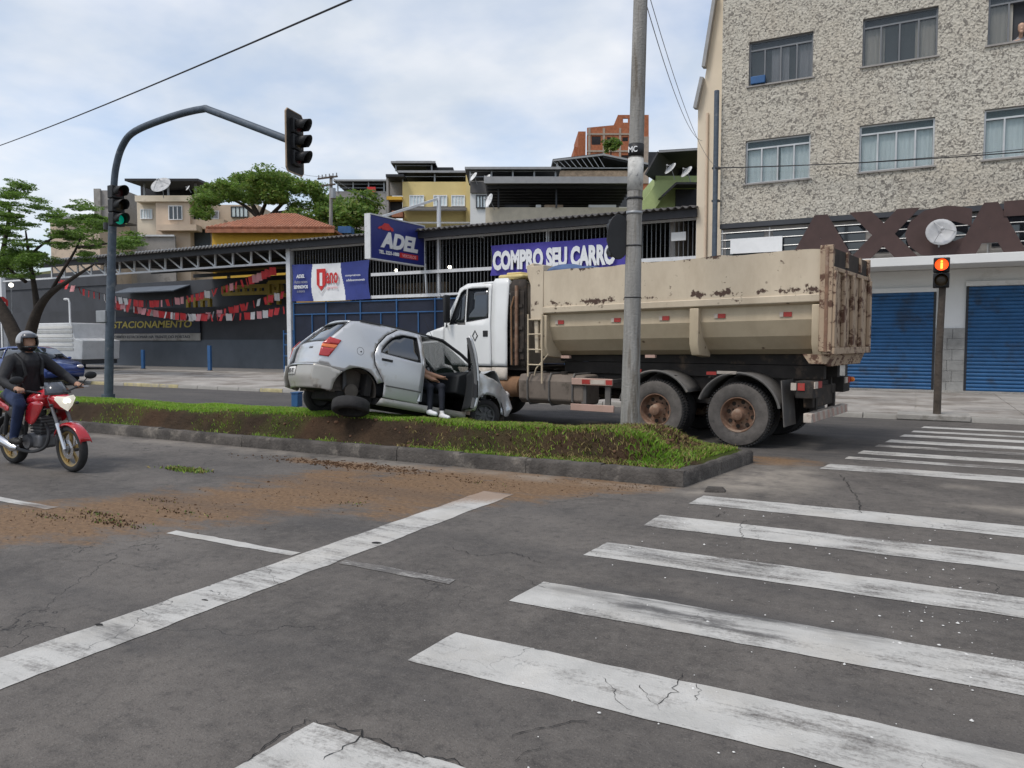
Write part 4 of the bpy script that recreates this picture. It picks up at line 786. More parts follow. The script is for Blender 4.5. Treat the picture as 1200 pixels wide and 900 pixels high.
# banners
def banner(name, x0, x1, z0, z1, mats, fn_mi, label, sag=.06, y=LY - .12):
    nx, nz = 150, 14; vs = []; fs = []; mi = []
    for i in range(nx + 1):
        for j in range(nz + 1):
            u, v = i / nx, j / nz; pull = 1 - .035 * math.sin(math.pi * v); s_ = math.sin(math.pi * u) * sag * (1 if v > .5 else .6)
            vs.append((x0 + (x1 - x0) * (.5 + (u - .5) * pull), y + .035 * math.sin(u * 9 + v * 2.5) + .03 * math.sin(u * 23 - v * 5) * (1 - u), z0 + (z1 - z0) * v - s_))
    for i in range(nx):
        for j in range(nz): k = i * (nz + 1) + j; fs.append((k, k + nz + 1, k + nz + 2, k + 1)); mi.append(fn_mi((i + .5) / nx, (j + .5) / nz))
    mb = MB(); mb.v = vs; mb.f = fs; mb.mi = mi; o = mb.build(name, mats, None, True, ang=180); tag(o, label, 'banner'); return o
b1 = banner('vinyl_banner', -27.3, -22.4, 3.62, 5.42, ['banner_blue', 'banner_white'], lambda u, v: 1 if .29 - .03 * math.sin(v * 3.1) < u < .67 + .03 * math.cos(v * 3.1) else 0, 'wrinkled blue and white anniversary banner with a red shield on the fence')
fb = lambda x, z, y=LY - .2: facing((x, y, z), (1, 0, 0), (0, 0, 1))
text_mesh('lettering', 'ano', .72, .52, 'red_paint', b1, .01, .02, 0, fb(-24.62, 4.66)); text_mesh('small_lettering', 'garantia', .66, .17, 'pink_flag', b1, .01, 0, 0, fb(-24.62, 4.2))
sh = [(-.28, .62), (.28, .62), (.28, -.12), (0, -.42), (-.28, -.12)]; MB().prism([(-25.3 + a, 4.5 + b) for a, b in sh], LY - .19, LY - .2, 'xz').build('shield', 'red_paint', b1)
MB().prism([(-25.3 + a, 4.36 + b) for a, b in ((-.26, -.16), (0, -.42), (.26, -.16), (.26, -.10), (0, -.36), (-.26, -.10))], LY - .201, LY - .206, 'xz').build('chevron', 'banner_white', b1)
text_mesh('numeral', '1', .16, .62, 'banner_white', b1, .01, .03, 0, fb(-25.3, 4.62, LY - .206))
text_mesh('small_lettering', 'ADEL', .55, .17, 'banner_white', b1, .01, .03, .2, fb(-26.62, 4.82)); text_mesh('small_lettering', 'Autos novos', .85, .16, 'cloth_grey', b1, .01, 0, 0, fb(-26.6, 4.55)); text_mesh('small_lettering', 'SEMINOVOS', .9, .17, 'banner_white', b1, .01, .03, 0, fb(-26.6, 4.3)); text_mesh('small_lettering', 'E USADOS', .5, .1, 'cloth_grey', b1, .01, 0, 0, fb(-26.6, 4.08))
text_mesh('small_lettering', 'comprotroco', .9, .11, 'banner_white', b1, .01, .01, 0, fb(-23.35, 4.72)); text_mesh('small_lettering', 'adelautomoveis', 1.1, .11, 'banner_white', b1, .01, .01, 0, fb(-23.2, 4.52))
b2 = banner('vinyl_banner', -16.0, -9.4, 4.42, 5.68, ['banner_purple'], lambda u, v: 0, 'long purple banner with white block capitals above the dump truck', .01)
text_mesh('lettering', 'COMPRO SEU CARRO', 5.45, .82, 'banner_white', b2, .012, .055, 0, fb(-13.1, 5.02), 1.0)
# stacked bricks, flood lamps and plates behind the bars
bp_ = empty('brick_stack', (-23.2, 33.5, .1)); tag(bp_, 'stack of tan bricks stored behind the fence bars', 'bricks'); bk = MB().bx(-.19, .19, -.15, .15, 0, .3).mesh('brick'); bk.materials.append(MATS['brick_tan'])
for ix in range(8):
    for iz in range(7): inst('brick', bk, (-1.6 + ix * .41 + random.uniform(-.02, .02), random.uniform(-.03, .03), 2.5 + iz * .31), (0, 0, random.uniform(-.05, .05)), bp_)
MB().bx(-1.9, 1.9, -.3, .3, 0, 2.49).build('pallet_base', 'dark_wall', bp_)
for px, py, lb in ((464, 317, 'small lit flood lamp hanging beside the projecting sign'), (527, 313, 'small lit flood lamp near the tall fence post')):
    q = at(px, py, 30); f = empty('flood_lamp', q); MB().ball((0, 0, 0), .09, 10, 8).build('bulb', 'lamp_white', f, True); MB().cyl((0, 0, .07), (0, 0, .22), .05, .03, 8).build('socket', 'black_plastic', f); MB().cyl((0, 0, .2), (0, .3, 6.6 - q.z), .012, n=5).build('cord', 'cable', f); tag(f, lb, 'lamp')
pl_ = at(795, 277, 27.9); pm = MB().bx(-.28, .28, -.03, .0, -.16, .16).build('notice_plate', 'white_wall', None, bevel=.01); pm.location = (pl_.x, 27.93, pl_.z); tag(pm, 'small white notice plate wired to the fence bars near the end column', 'sign')
# pennant strings under the canopy
def pennants(pts, n, seed, label):
    r_ = random.Random(seed); P = [Vector(p) for p in spline(pts, 8, False)]; root = empty('pennant_string', P[0]); tag(root, label, 'bunting', 'strings of red and white pennants'); o0 = P[0].copy()
    MB().tube([p - o0 for p in P], .012, 5).build('cord', 'cable', root); L_ = [0]
    for a, b in zip(P[:-1], P[1:]): L_.append(L_[-1] + (b - a).length)
    for k in range(n):
        s_ = L_[-1] * (k + .5) / n; j = max(i for i in range(len(L_)) if L_[i] <= s_); j = min(j, len(P) - 2); p = P[j].lerp(P[j + 1], (s_ - L_[j]) / (L_[j + 1] - L_[j])) - o0
        inst('pennant', PEN[r_.choices((0, 1, 2), (.62, .2, .18))[0]], p, (r_.uniform(-.35, .35), r_.uniform(-.1, .1), r_.uniform(-.6, .6)), root)
PEN = []
for m_ in ('red_flag', 'pink_flag', 'white_flag'):
    vs = [(-.17 + .17 * i, .03 * math.sin(i * 2), -.0 - .14 * j) for i in range(3) for j in range(4)]; me = MB().add(vs, [(4 * i + j, 4 * i + 4 + j, 4 * i + 5 + j, 4 * i + 1 + j) for i in range(2) for j in range(3)]).mesh('pennant'); me.materials.append(MATS[m_]); PEN.append(me)
pennants([at(64, 322, 28.8), at(90, 336, 29.2), at(140, 348, 29.6), at(180, 352, 29.8), at(230, 344, 29.8), at(285, 327, 29.4), at(322, 312, 28.7)], 44, 1, 'upper string of red and white pennants rising to the white truss')
pennants([at(120, 350, 30.2), at(150, 358, 30.3), at(190, 364, 30.4), at(230, 368, 30.4), at(280, 357, 30.4), at(335, 340, 30.3)], 34, 2, 'middle string of red and white pennants crossing the yellow frames')
pennants([at(135, 352, 29.8), at(180, 363, 30), at(240, 368, 30), at(300, 365, 30), at(336, 358, 29.9)], 30, 3, 'lowest string of red and white pennants just above the lot wall')
yf = empty('yellow_scaffold', (0, 0, 0)); tag(yf, 'yellow steel frame with square openings standing beyond the lot wall', 'frame')
def yframe(px0, px1, py0, py1, nx, ny, Y):
    a, b = at(px0, py1, Y), at(px1, py0, Y)
    for i in range(nx + 1): x = a.x + (b.x - a.x) * i / nx; MB().bx(x - .12, x + .12, Y - .1, Y + .1, a.z, b.z).build('upright', 'yellow_metal', yf)
    for j in range(ny + 1): z = a.z + (b.z - a.z) * j / ny; MB().bx(a.x, b.x, Y - .104, Y + .104, z - .12, z + .12).build('crossbar', 'yellow_metal', yf)
yframe(221, 246, 350, 364, 3, 1, 36); yframe(316, 338, 330, 362, 2, 2, 36); yframe(262, 330, 334, 345, 8, 1, 37)
a, b = at(216, 366, 36), at(338, 350, 36); MB().bx(a.x, b.x, 35.9, 36.1, a.z - 2.5, a.z + .25).build('base_beam', 'yellow_metal', yf)
def ah(px, py, D):
    """point at depth D in the frame of the hillside street, which is turned YAW from the avenue"""
    a, u = (px - 600) / FOC, (450 - py) / FOC; k = D / (math.cos(PITCH) + u * math.sin(PITCH)); return Vector((a * k, D, CAM_H + (-math.sin(PITCH) + u * math.cos(PITCH)) * k))
def wl(v): return Matrix.Rotation(YAW, 3, 'Z') @ Vector(v)
# ------------------------------------------------------------ houses on the hillside
def bxp(name, px0, py0, px1, py1, Y, depth, mat, parent, bottom=None, bevel=0):
    a, b = ah(px0, py1, Y), ah(px1, py0, Y); z0 = a.z if bottom is None else bottom
    return MB().bx(a.x, b.x, Y, Y + depth, z0, b.z).build(name, mat, parent, bevel=bevel)
def hwin(parent, px0, py0, px1, py1, Y, nx=3, frame='white_paint', glassm='glass_dark'):
    a, b = ah(px0, py1, Y), ah(px1, py0, Y); w = empty('window', (0, 0, 0)); w.parent = parent; t = .09
    MB().bx(a.x, b.x, Y - .05, Y - .006, a.z, b.z).build('pane', glassm, w); mb = MB()
    mb.bx(a.x - t, b.x + t, Y - .12, Y - .052, b.z, b.z + t); mb.bx(a.x - t, b.x + t, Y - .16, Y - .052, a.z - t, a.z); mb.bx(a.x - t, a.x, Y - .12, Y - .052, a.z, b.z); mb.bx(b.x, b.x + t, Y - .12, Y - .052, a.z, b.z)
    for k in range(1, nx): x = a.x + (b.x - a.x) * k / nx; mb.bx(x - .05, x + .05, Y - .10, Y - .053, a.z, b.z)
    mb.build('frame', frame, w); return w
def shed_roof(name, px0, px1, py_front, py_back, Y, depth, mat, parent, th=.18, over=.0, edge=True):
    a, b = ah(px0, py_front, Y), ah(px1, py_front, Y); c = ah(px0, py_back, Y); z0, z1 = a.z, c.z
    vs = [(a.x, Y, z0), (b.x, Y, z0), (b.x, Y + depth, z1), (a.x, Y + depth, z1)]; vs += [(x, y, z + th) for x, y, z in vs]
    o = MB().add(vs, [(3, 2, 1, 0), (4, 5, 6, 7), (0, 1, 5, 4), (1, 2, 6, 5), (2, 3, 7, 6), (3, 0, 4, 7)]).build(name, mat, parent)
    if edge: MB().bx(a.x, b.x, Y - .06, Y - .003, z0 - .05, z0 + th + .03).build('roof_edge', 'roof_edge', o)
    return o
def terrace(parent, px0, px1, py_top, py_bot, Y, depth, posts=3):
    """open roofed terrace: dark sheet roof on thin posts with a dark back"""
    a, b = ah(px0, py_bot, Y), ah(px1, py_top, Y)
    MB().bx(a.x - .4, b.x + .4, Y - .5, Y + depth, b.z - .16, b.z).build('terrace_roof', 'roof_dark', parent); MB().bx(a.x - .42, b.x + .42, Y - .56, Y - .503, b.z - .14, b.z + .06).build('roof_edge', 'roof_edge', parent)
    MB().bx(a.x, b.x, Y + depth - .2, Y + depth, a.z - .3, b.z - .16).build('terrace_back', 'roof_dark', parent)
    for k in range(posts): x = a.x + (b.x - a.x) * k / max(1, posts - 1); MB().bx(x - .07, x + .07, Y - .1, Y + .04, a.z - .05, b.z - .16).build('post', 'galv', parent)
    for z in (.45, .9): MB().bx(a.x, b.x, Y - .06, Y - .02, a.z + z, a.z + z + .05).build('rail', 'galv', parent)
h = empty('peach_house', (0, 0, 0), YAW); tag(h, 'peach two storey house with black terrace roof and large mesh dish', 'house')
Y = 82; bxp('wall', 162, 231, 200, 300, Y, 9, 'cream_wall', h, 3); bxp('bay', 184, 234, 222, 300, Y - 1, 1, 'peach_wall', h, 3); bxp('wing', 222, 240, 302, 300, Y + .5, 8, 'peach_wall', h, 3)
bxp('cornice', 158, 229, 224, 236, Y - 1.3, 3, 'cream_wall', h); bxp('balcony', 184, 263, 230, 270, Y - 2, 1.5, 'peach_wall', h); bxp('balcony', 224, 257, 262, 268, Y - .6, 1.1, 'peach_wall', h)
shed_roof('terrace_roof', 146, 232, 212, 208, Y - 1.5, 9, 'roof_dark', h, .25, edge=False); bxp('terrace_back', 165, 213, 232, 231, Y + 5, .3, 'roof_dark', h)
shed_roof('porch_roof', 211, 240, 237, 233, Y - 1, 3, 'terracotta', h, .15, edge=False)
for p in (168, 196, 228): bxp('post', p, 213, p + 1.4, 231, Y, .2, 'galv', h)
hwin(h, 166, 246, 178, 256, Y, 4, 'white_paint', 'cloth_white'); hwin(h, 199, 242, 213, 257, Y - 1, 3); bxp('garage_opening', 225, 242, 234, 257, Y + .4, .08, 'dark_wall', h); hwin(h, 235, 248, 256, 256, Y + .5, 3, 'white_paint', 'cloth_grey'); hwin(h, 272, 243, 290, 254, Y + .5, 4, 'dark_wall', 'cloth_white')
bxp('lower_door', 222, 268, 246, 290, Y + .35, .1, 'mid_wall', h); bxp('lower_wall', 160, 276, 205, 300, Y - 2.2, .3, 'grey_wall', h, 3); bxp('gutter', 160, 275, 204, 277, Y - 2.4, .15, 'white_steel', h)
q = wl(ah(190, 219, Y - 2.5)); dish('satellite_dish', q, 1.05, (.25, -.7, .55), 'large mesh satellite dish on the peach house terrace'); q = wl(ah(221, 221, Y - 2.5)); dish('satellite_dish', q, .3, (-.3, -.7, .45), 'tiny white dish under the black terrace roof of the peach house', 'white_paint')
h = empty('concrete_wall', (0, 0, 0), YAW); tag(h, 'bare grey concrete gable standing left of the peach house', 'building'); bxp('wall', 114, 223, 146, 300, 86, 4, 'grey_wall', h, 3); bxp('ledge', 113, 240, 147, 242, 85.9, .09, 'concrete', h); bxp('pillar', 112, 221, 117, 300, 85.7, .28, 'concrete', h, 3)
h = empty('pink_house', (0, 0, 0), YAW); tag(h, 'pale pink house seen through the feathery tree leaves', 'house'); bxp('wall', 60, 256, 116, 300, 74, 6, 'peach_wall', h, 2); hwin(h, 80, 271, 90, 281, 74, 2, 'grey_wall'); shed_roof('roof', 58, 118, 256, 252, 73.5, 7, 'roof_sheet', h)
# ochre house with hipped tile roof
h = empty('ochre_house', (0, 0, 0), YAW); tag(h, 'ochre yellow house with weathered terracotta hip roof', 'house'); Y = 60
bxp('wall', 249, 268, 384, 300, Y, 8, 'ochre_wall', h, 2)
a, b = ah(241, 268.5, Y - .8), ah(392, 269, Y - .8); c, d = ah(318, 252.5, Y + 4), ah(346, 252.5, Y + 4)
zf = a.z; vs = [(a.x, Y - .8, zf), (b.x, Y - .8, zf), (b.x, Y + 9, zf), (a.x, Y + 9, zf), (c.x, Y + 4, c.z), (d.x, Y + 4, c.z)]
roof = MB().add(vs, [(0, 1, 5, 4), (1, 2, 5), (2, 3, 4, 5), (3, 0, 4)]).build('roof', 'terracotta', h, solid=.15)
MB().bx(a.x, b.x, Y - .9, Y - .803, zf - .28, zf - .0).build('eave', 'terracotta', roof)
f0, f1 = Vector(vs[0]), Vector(vs[1]); g0, g1 = Vector(vs[4]), Vector(vs[5])
for k in range(44):
    t = (k + .5) / 44; e = f0.lerp(f1, t); x = e.x; x = min(max(x, g0.x), g1.x); tt = 1.0 if g0.x <= e.x <= g1.x else (max(.05, (e.x - f0.x) / (g0.x - f0.x)) if e.x < g0.x else max(.05, (f1.x - e.x) / (f1.x - g1.x)))
    top = Vector((e.x, Y - .8 + 4.8 * tt, zf + (c.z - zf) * tt)); MB().tube([e + Vector((0, 0, .1)), top + Vector((0, 0, .1))], .12, 6).build('tile_row', 'terracotta', roof)
bl = bxp('water_tank', 396, 265, 411, 273, 62, 1.4, 'blue_steel', None); bl.rotation_euler = (0, 0, YAW); tag(bl, 'blue water tank on the slope behind the canopy', 'tank')
# grey terrace house
h = empty('grey_house', (0, 0, 0), YAW); tag(h, 'grey rendered house with dark curved terrace roof behind the electricity post', 'house'); Y = 92
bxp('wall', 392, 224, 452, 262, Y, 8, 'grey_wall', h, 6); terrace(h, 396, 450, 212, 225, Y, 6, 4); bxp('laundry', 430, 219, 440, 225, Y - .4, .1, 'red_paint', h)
# yellow house
h = empty('yellow_house', (0, 0, 0), YAW); tag(h, 'yellow house with three white windows and stacked dark roofs', 'house'); Y = 72
bxp('wall', 472, 213, 549, 272, Y, 8, 'yellow_wall', h, 5); bxp('side_strip', 546, 205, 552, 262, Y - .4, .39, 'yellow_wall', h)
for p0, p1 in ((481, 496), (509, 523), (530, 544)): hwin(h, p0, 230, p1, 241, Y, 4, 'white_paint', 'cloth_white')
shed_roof('lower_roof', 470, 546, 247, 240, Y - 1.6, 1.58, 'roof_sheet', h, .1, edge=False); shed_roof('porch_roof', 458, 572, 262, 254, Y - 4.5, 3.5, 'roof_edge', h, .1, edge=False)
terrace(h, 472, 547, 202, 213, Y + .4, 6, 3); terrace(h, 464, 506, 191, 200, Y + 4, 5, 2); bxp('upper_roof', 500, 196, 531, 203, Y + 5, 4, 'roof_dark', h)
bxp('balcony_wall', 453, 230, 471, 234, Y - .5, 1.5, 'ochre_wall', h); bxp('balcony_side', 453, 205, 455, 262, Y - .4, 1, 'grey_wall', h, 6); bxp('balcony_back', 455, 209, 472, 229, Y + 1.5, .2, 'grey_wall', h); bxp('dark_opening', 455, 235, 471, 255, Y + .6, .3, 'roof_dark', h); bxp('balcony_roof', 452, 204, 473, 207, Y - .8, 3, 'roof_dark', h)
bxp('tile_pile', 459, 247, 472, 254, Y - 1.2, 1, 'terracotta', h)
h = empty('white_house', (0, 0, 0), YAW); tag(h, 'pale grey house with long dark terrace roof right of the yellow house', 'house'); Y = 64
bxp('wall', 551, 219, 660, 262, Y, 8, 'white_wall', h, 4); hwin(h, 559, 230, 569, 243, Y, 3, 'dark_wall', 'cloth_white'); bxp('clapboard', 551, 213, 572, 226, Y - .2, .15, 'roof_sheet', h); terrace(h, 551, 651, 198, 214, Y + .3, 6, 5); bxp('terrace_wall', 551, 212, 651, 219, Y + .05, .2, 'grey_wall', h)
for px, py in ((556, 208), (572, 210)):
    pass
dish('satellite_dish', wl(ah(556, 208, Y - .4)), .42, (-.4, -.7, .5), 'white dish at the left end of the pale house terrace', 'white_paint'); dish('satellite_dish', wl(ah(572, 210, Y - .4)), .4, (-.4, -.7, .5), 'white dish by the second terrace post of the pale house', 'white_paint')
# workshop with big sheet canopy
h = empty('workshop', (0, 0, 0), YAW); tag(h, 'cream walled workshop under a wide sloping corrugated shed roof', 'building'); Y = 50
bxp('wall', 569, 243, 742, 280, Y, 6, 'beige_wall', h, 1)
a, b = ah(569, 213, Y - 1), ah(742, 214, Y - 1); c = ah(583, 240, Y + 7)
vs = [(a.x, Y - 1, a.z), (b.x, Y - 1, a.z), (b.x, Y + 7, a.z - .35), (a.x, Y + 7, a.z - .35)]
MB().add(vs, [(0, 1, 2, 3)]).build('roof', 'roof_sheet', h, solid=.06); MB().bx(a.x - .1, b.x, Y - 1.15, Y - 1.003, a.z - .12, a.z + .3).build('roof_edge', 'roof_edge', h)
for k in range(9): y = Y - .5 + k * .85; MB().bx(a.x, b.x, y, y + .12, a.z - .28 - (y - Y + 1) * .04, a.z - .1 - (y - Y + 1) * .04).build('roof_batten', 'roof_dark', h)
bxp('rear_wall', 580, 215, 742, 242, Y + 6.9, .2, 'dark_wall', h)
for p in (651, 583): bxp('post', p, 215, p + 2, 243, Y - .2, .15, 'dark_wall', h)
dish('satellite_dish', wl(ah(575, 236, Y - .6)), .48, (-.55, -.75, .3), 'white dish at the corner of the workshop roof', 'white_paint')
for k, (p0, p1) in enumerate(((592, 620), (628, 634), (638, 660), (690, 722))): bxp('stored_item', p0, 240, p1, 243, Y + .3, .5, ('roof_dark', 'white_wall', 'brick_tan', 'white_wall')[k], h)
# gabled sheet hall
h = empty('gable_hall', (0, 0, 0), YAW); tag(h, 'hall with black arched truss roof over a rough brick band', 'building'); Y = 68
bxp('wall', 653, 201, 745, 250, Y, 8, 'white_wall', h, 6); bxp('brick_band', 653, 200, 745, 208, Y - .15, .14, 'brick_tan', h)
L0, L1, L2 = ah(648, 189, Y - .5), ah(707, 182, Y - .5), ah(760, 193, Y - .5)
for pa, pb in ((L0, L1), (L1, L2)): MB().add([pa, pb, pb + Vector((0, 9, 0)), pa + Vector((0, 9, 0))], [(0, 1, 2, 3)]).build('roof', 'roof_dark', h, solid=.2); MB().bar(pa + Vector((0, -.08, .05)), pb + Vector((0, -.08, .05)), .06, .16).build('roof_edge', 'roof_edge', h)
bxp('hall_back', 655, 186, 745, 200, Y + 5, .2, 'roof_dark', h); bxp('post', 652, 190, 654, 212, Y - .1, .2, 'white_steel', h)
for k in range(9):
    t = k / 9; p = L0.lerp(L1, t) if k < 9 else L1; MB().bar(p, Vector((p.x + .6, p.y, ah(655, 196, Y - .5).z)), .05, .05).build('truss_web', 'galv', h)
MB().bar(ah(650, 197, Y - .45), ah(745, 197, Y - .45), .07, .07).build('truss_chord', 'galv', h)
# unfinished brick tower
h = empty('brick_tower', (0, 0, 0), YAW); tag(h, 'unfinished orange brick tower house on the hilltop', 'building'); Y = 100
op = [(693, 160, 704, 170), (711, 161, 721, 171), (729, 161, 736, 166), (694, 184, 704, 190), (728, 182, 736, 186)]
def R2(x0, y0, x1, y1): a, b = ah(x0, y1, Y), ah(x1, y0, Y); return [(a.x, a.z), (b.x, a.z), (b.x, b.z), (a.x, b.z)]
a = [ah(x, y, Y) for x, y in ((688, 260), (760, 260), (760, 135), (724, 135), (719, 147), (688, 150))]; big = [(p.x, max(p.z, 10)) for p in a]
panel('wall', big, lambda u, v: (u, Y, v), 'brick_orange', h, 1.5, [R2(*o) for o in op] + [R2(730, 139, 736, 144)], .3, False)
x0 = ah(679, 200, Y).x; x1 = ah(688, 200, Y).x; MB().bx(x0, x1 - .02, Y + 2, Y + 9, 10, ah(680, 149, Y).z).build('side_block', 'brick_orange', h); MB().bx(ah(676, 1, Y).x, x0 - .02, Y + 3, Y + 9, 10, ah(680, 165, Y).z).build('side_block', 'brick_orange', h)
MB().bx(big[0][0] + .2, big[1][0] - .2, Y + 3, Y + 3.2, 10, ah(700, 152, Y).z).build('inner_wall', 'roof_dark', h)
for p in (689, 706, 725, 737): bxp('column', p, 150, p + 3, 215, Y - .2, .18, 'column_grey', h)
for z in (156, 176): bxp('floor_band', 688, z, 738, z + 2, Y - .23, .2, 'column_grey', h)
bxp('plaster_strip', 752, 160, 760.5, 215, Y - .25, .22, 'column_grey', h)
# green house
h = empty('green_house', (0, 0, 0), YAW); tag(h, 'lime green house under a big black awning roof', 'house'); Y = 46
bxp('wall', 768, 206, 818, 250, Y + 1.5, 6, 'green_wall', h, 1); a = [ah(x, y, Y) for x, y in ((757, 232), (775, 207), (820, 207), (820, 217), (789, 217), (772, 240), (768, 250), (757, 250))]
MB().prism([(p.x, p.z) for p in a], Y + .9, Y + 1.3, 'xz').build('gable', 'green_wall', h); bxp('dark_door', 792, 219, 818, 242, Y + 1.2, .2, 'roof_dark', h)
for p0, p1 in (((790, 217), (774, 232)), ((790, 217), (820, 217))): MB().bar(ah(*p0, Y + .3), ah(*p1, Y + .3), 1.2, .12).build('tile_awning', 'roof_dark', h)
p = [ah(x, y, Y - .3) for x, y in ((757, 205), (772, 178), (822, 175))]
MB().add([p[0], p[1], p[1] + Vector((3, 7, .4)), p[0] + Vector((3, 7, .4))], [(0, 1, 2, 3)]).build('awning_roof', 'roof_dark', h, solid=.1); MB().add([p[1], p[2], p[2] + Vector((3, 7, .4)), p[1] + Vector((3, 7, .4))], [(0, 1, 2, 3)]).build('awning_roof', 'roof_dark', h, solid=.1)
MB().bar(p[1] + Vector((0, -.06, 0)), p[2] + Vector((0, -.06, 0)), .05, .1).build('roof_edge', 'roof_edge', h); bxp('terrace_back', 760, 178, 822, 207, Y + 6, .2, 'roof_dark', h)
dish('satellite_dish', wl(ah(787, 199, Y - .1)), .42, (-.5, -.6, .6), 'left white dish on the green house parapet', 'white_paint'); dish('satellite_dish', wl(ah(806, 203, Y - .1)), .42, (-.5, -.6, .6), 'right white dish on the green house parapet next to the cream building', 'white_paint')

# ------------------------------------------------------------ trees
def leaves(name, clumps, n, size, mats, weights, parent, flat=.5, seed=1):
    r = np.random.default_rng(seed); C = np.array([c[:3] for c in clumps]); R_ = np.array([c[3:6] for c in clumps]); vol = (R_.prod(1)) ** .7; k = r.choice(len(C), n, p=vol / vol.sum())
    d = r.normal(size=(n, 3)); d /= np.linalg.norm(d, axis=1)[:, None]; rr = r.random(n) ** .45; P = C[k] + d * R_[k] * rr[:, None]
    P += (np.stack([vnoise(P[:, 0] * 1.0, P[:, 2], 1.2, 1), vnoise(P[:, 1], P[:, 0], 1.2, 2), vnoise(P[:, 2], P[:, 1], 1.2, 3)], 1) - .43) * size * 6
    keep = vnoise(P[:, 0] + P[:, 1] * .5, P[:, 2] + P[:, 1] * .3, .9 / (size * 4), 6, 2) > .26; P = P[keep]; n = len(P)
    u = r.normal(size=(n, 3)); u[:, 2] *= flat; u /= np.linalg.norm(u, axis=1)[:, None]; w = r.normal(size=(n, 3)); w[:, 2] *= flat; w -= u * (u * w).sum(1)[:, None]; w /= np.linalg.norm(w, axis=1)[:, None]
    s = size * (.5 + r.random(n))[:, None]; V = np.stack([P - u * s, P + w * s * .42, P + u * s, P - w * s * .42], 1).reshape(-1, 3)
    me = bpy.data.meshes.new(name); me.vertices.add(4 * n); me.vertices.foreach_set('co', V.astype(np.float32).ravel()); me.loops.add(4 * n); me.loops.foreach_set('vertex_index', np.arange(4 * n, dtype=np.int32)); me.polygons.add(n); me.polygons.foreach_set('loop_start', np.arange(0, 4 * n, 4, dtype=np.int32))
    me.polygons.foreach_set('material_index', r.choice(len(mats), n, p=weights).astype(np.int32)); me.update(calc_edges=True); return fin(name, me, mats, parent)
def limbs(root, base, spec, mat, r0):
    mb = MB()
    for pts, a, b in spec:
        P = spline(pts, 5, False); n = len(P); mb.tube(P, [a + (b - a) * i / (n - 1) for i in range(n)], 9)
    return mb.build('trunk', mat, root, True, ang=80)
# rain tree behind the lot
Y = 52; root = empty('rain_tree', at(312, 300, Y)); o = root.location.copy(); tag(root, 'broad green shade tree rising behind the ochre roof', 'tree'); L_ = lambda px, py, dy=0: at(px, py, Y + dy) - o
cl = []
r_ = random.Random(3)
for px, py, rx, rz in ((245, 232, 3.2, 1.6), (262, 222, 3.2, 1.6), (285, 214, 3.4, 1.7), (308, 210, 3.4, 1.6), (335, 214, 3.4, 1.8), (358, 224, 3.2, 1.8), (376, 240, 2.8, 2.0), (240, 246, 2.4, 1.3), (330, 232, 3.0, 2), (290, 230, 2.8, 1.2), (352, 248, 2.8, 1.6), (345, 268, 2.4, 1.8), (372, 262, 2.4, 1.8), (312, 226, 3, 1.6), (248, 216, 1.2, .9), (392, 256, 2.2, 1.6)):
    for k in range(5): c = L_(px + r_.uniform(-9, 9), py + r_.uniform(-6, 6), r_.uniform(-2.5, 3)); cl.append((c.x, c.y, c.z, rx * r_.uniform(.3, .5), rx * r_.uniform(.3, .5), rz * r_.uniform(.3, .55)))
limbs(root, o, [([L_(306, 300), L_(307, 275), L_(303, 255), L_(296, 240)], .42, .2), ([L_(306, 268), L_(320, 250), L_(338, 232)], .3, .1), ([L_(303, 255), L_(285, 240), L_(262, 230)], .22, .07), ([L_(304, 256), L_(312, 236), L_(316, 220)], .22, .07), ([L_(320, 250), L_(350, 246), L_(372, 244)], .16, .05), ([L_(296, 240), L_(284, 222)], .14, .05)], 'bark', .4)
leaves('crown', cl, 62000, .135, ['leaf_a', 'leaf_b', 'leaf_c', 'leaf_y'], [.30, .46, .06, .18], root, .5, 5)
for nm, px, py, dy, rx, rz, n, lb in (('hillside_shrub', 405, 246, 8, 5.0, 3.2, 7000, 'dark shrubs on the slope below the grey house'), ('hillside_shrub', 418, 262, 0, 4.0, 2.2, 5000, 'pale green bushes under the electricity post'), ('rooftop_bush', 716, 169, 36.5, 1.5, 1.4, 1500, 'small bush growing out of the unfinished brick tower')):
    rt = empty(nm, at(px, py, Y + dy) - Vector((0, 0, rz))); tag(rt, lb, 'bush'); r_ = random.Random(px); cl = [(r_.uniform(-1, 1) * rx * .6, r_.uniform(-1, 1) * rx * .4, rz + r_.uniform(-1, 1) * rz * .6, rx * .35, rx * .35, rz * .35) for k in range(9)]
    leaves('crown', cl, n, .22, ['leaf_a', 'leaf_b', 'leaf_c', 'leaf_y'], [.3, .3, .2, .2], rt, .6, px); MB().tube([(0, 0, -rz), (0, 0, rz)], [.12, .06], 6).build('trunk', 'bark', rt)
# roadside flamboyant on the left
Y = 20.5; o = at(26, 440, Y); o.z = .1; root = empty('street_tree', o); tag(root, 'dark forked street tree with feathery leaves beside the parked blue car', 'tree'); L_ = lambda px, py, dy=0: at(px, py, Y + dy) - o
limbs(root, o, [([Vector((0, 0, 0)), L_(26, 415), L_(20, 400), L_(6, 370), L_(-10, 345), L_(-30, 320)], .42, .2), ([L_(26, 420), L_(34, 395), L_(44, 365), L_(58, 345), L_(82, 328), L_(110, 310)], .33, .03), ([L_(44, 365), L_(40, 335), L_(34, 300), L_(30, 270)], .16, .03), ([L_(58, 345), L_(72, 320), L_(90, 290), L_(100, 262)], .09, .025), ([L_(-10, 345), L_(0, 310), L_(8, 270), L_(12, 240)], .16, .05), ([L_(34, 300), L_(60, 280), L_(110, 262)], .07, .02), ([L_(30, 330), L_(10, 315), L_(0, 300)], .09, .04), ([L_(90, 290), L_(130, 285), L_(160, 282)], .05, .02)], 'bark', .4)
cl = []; r_ = random.Random(8)
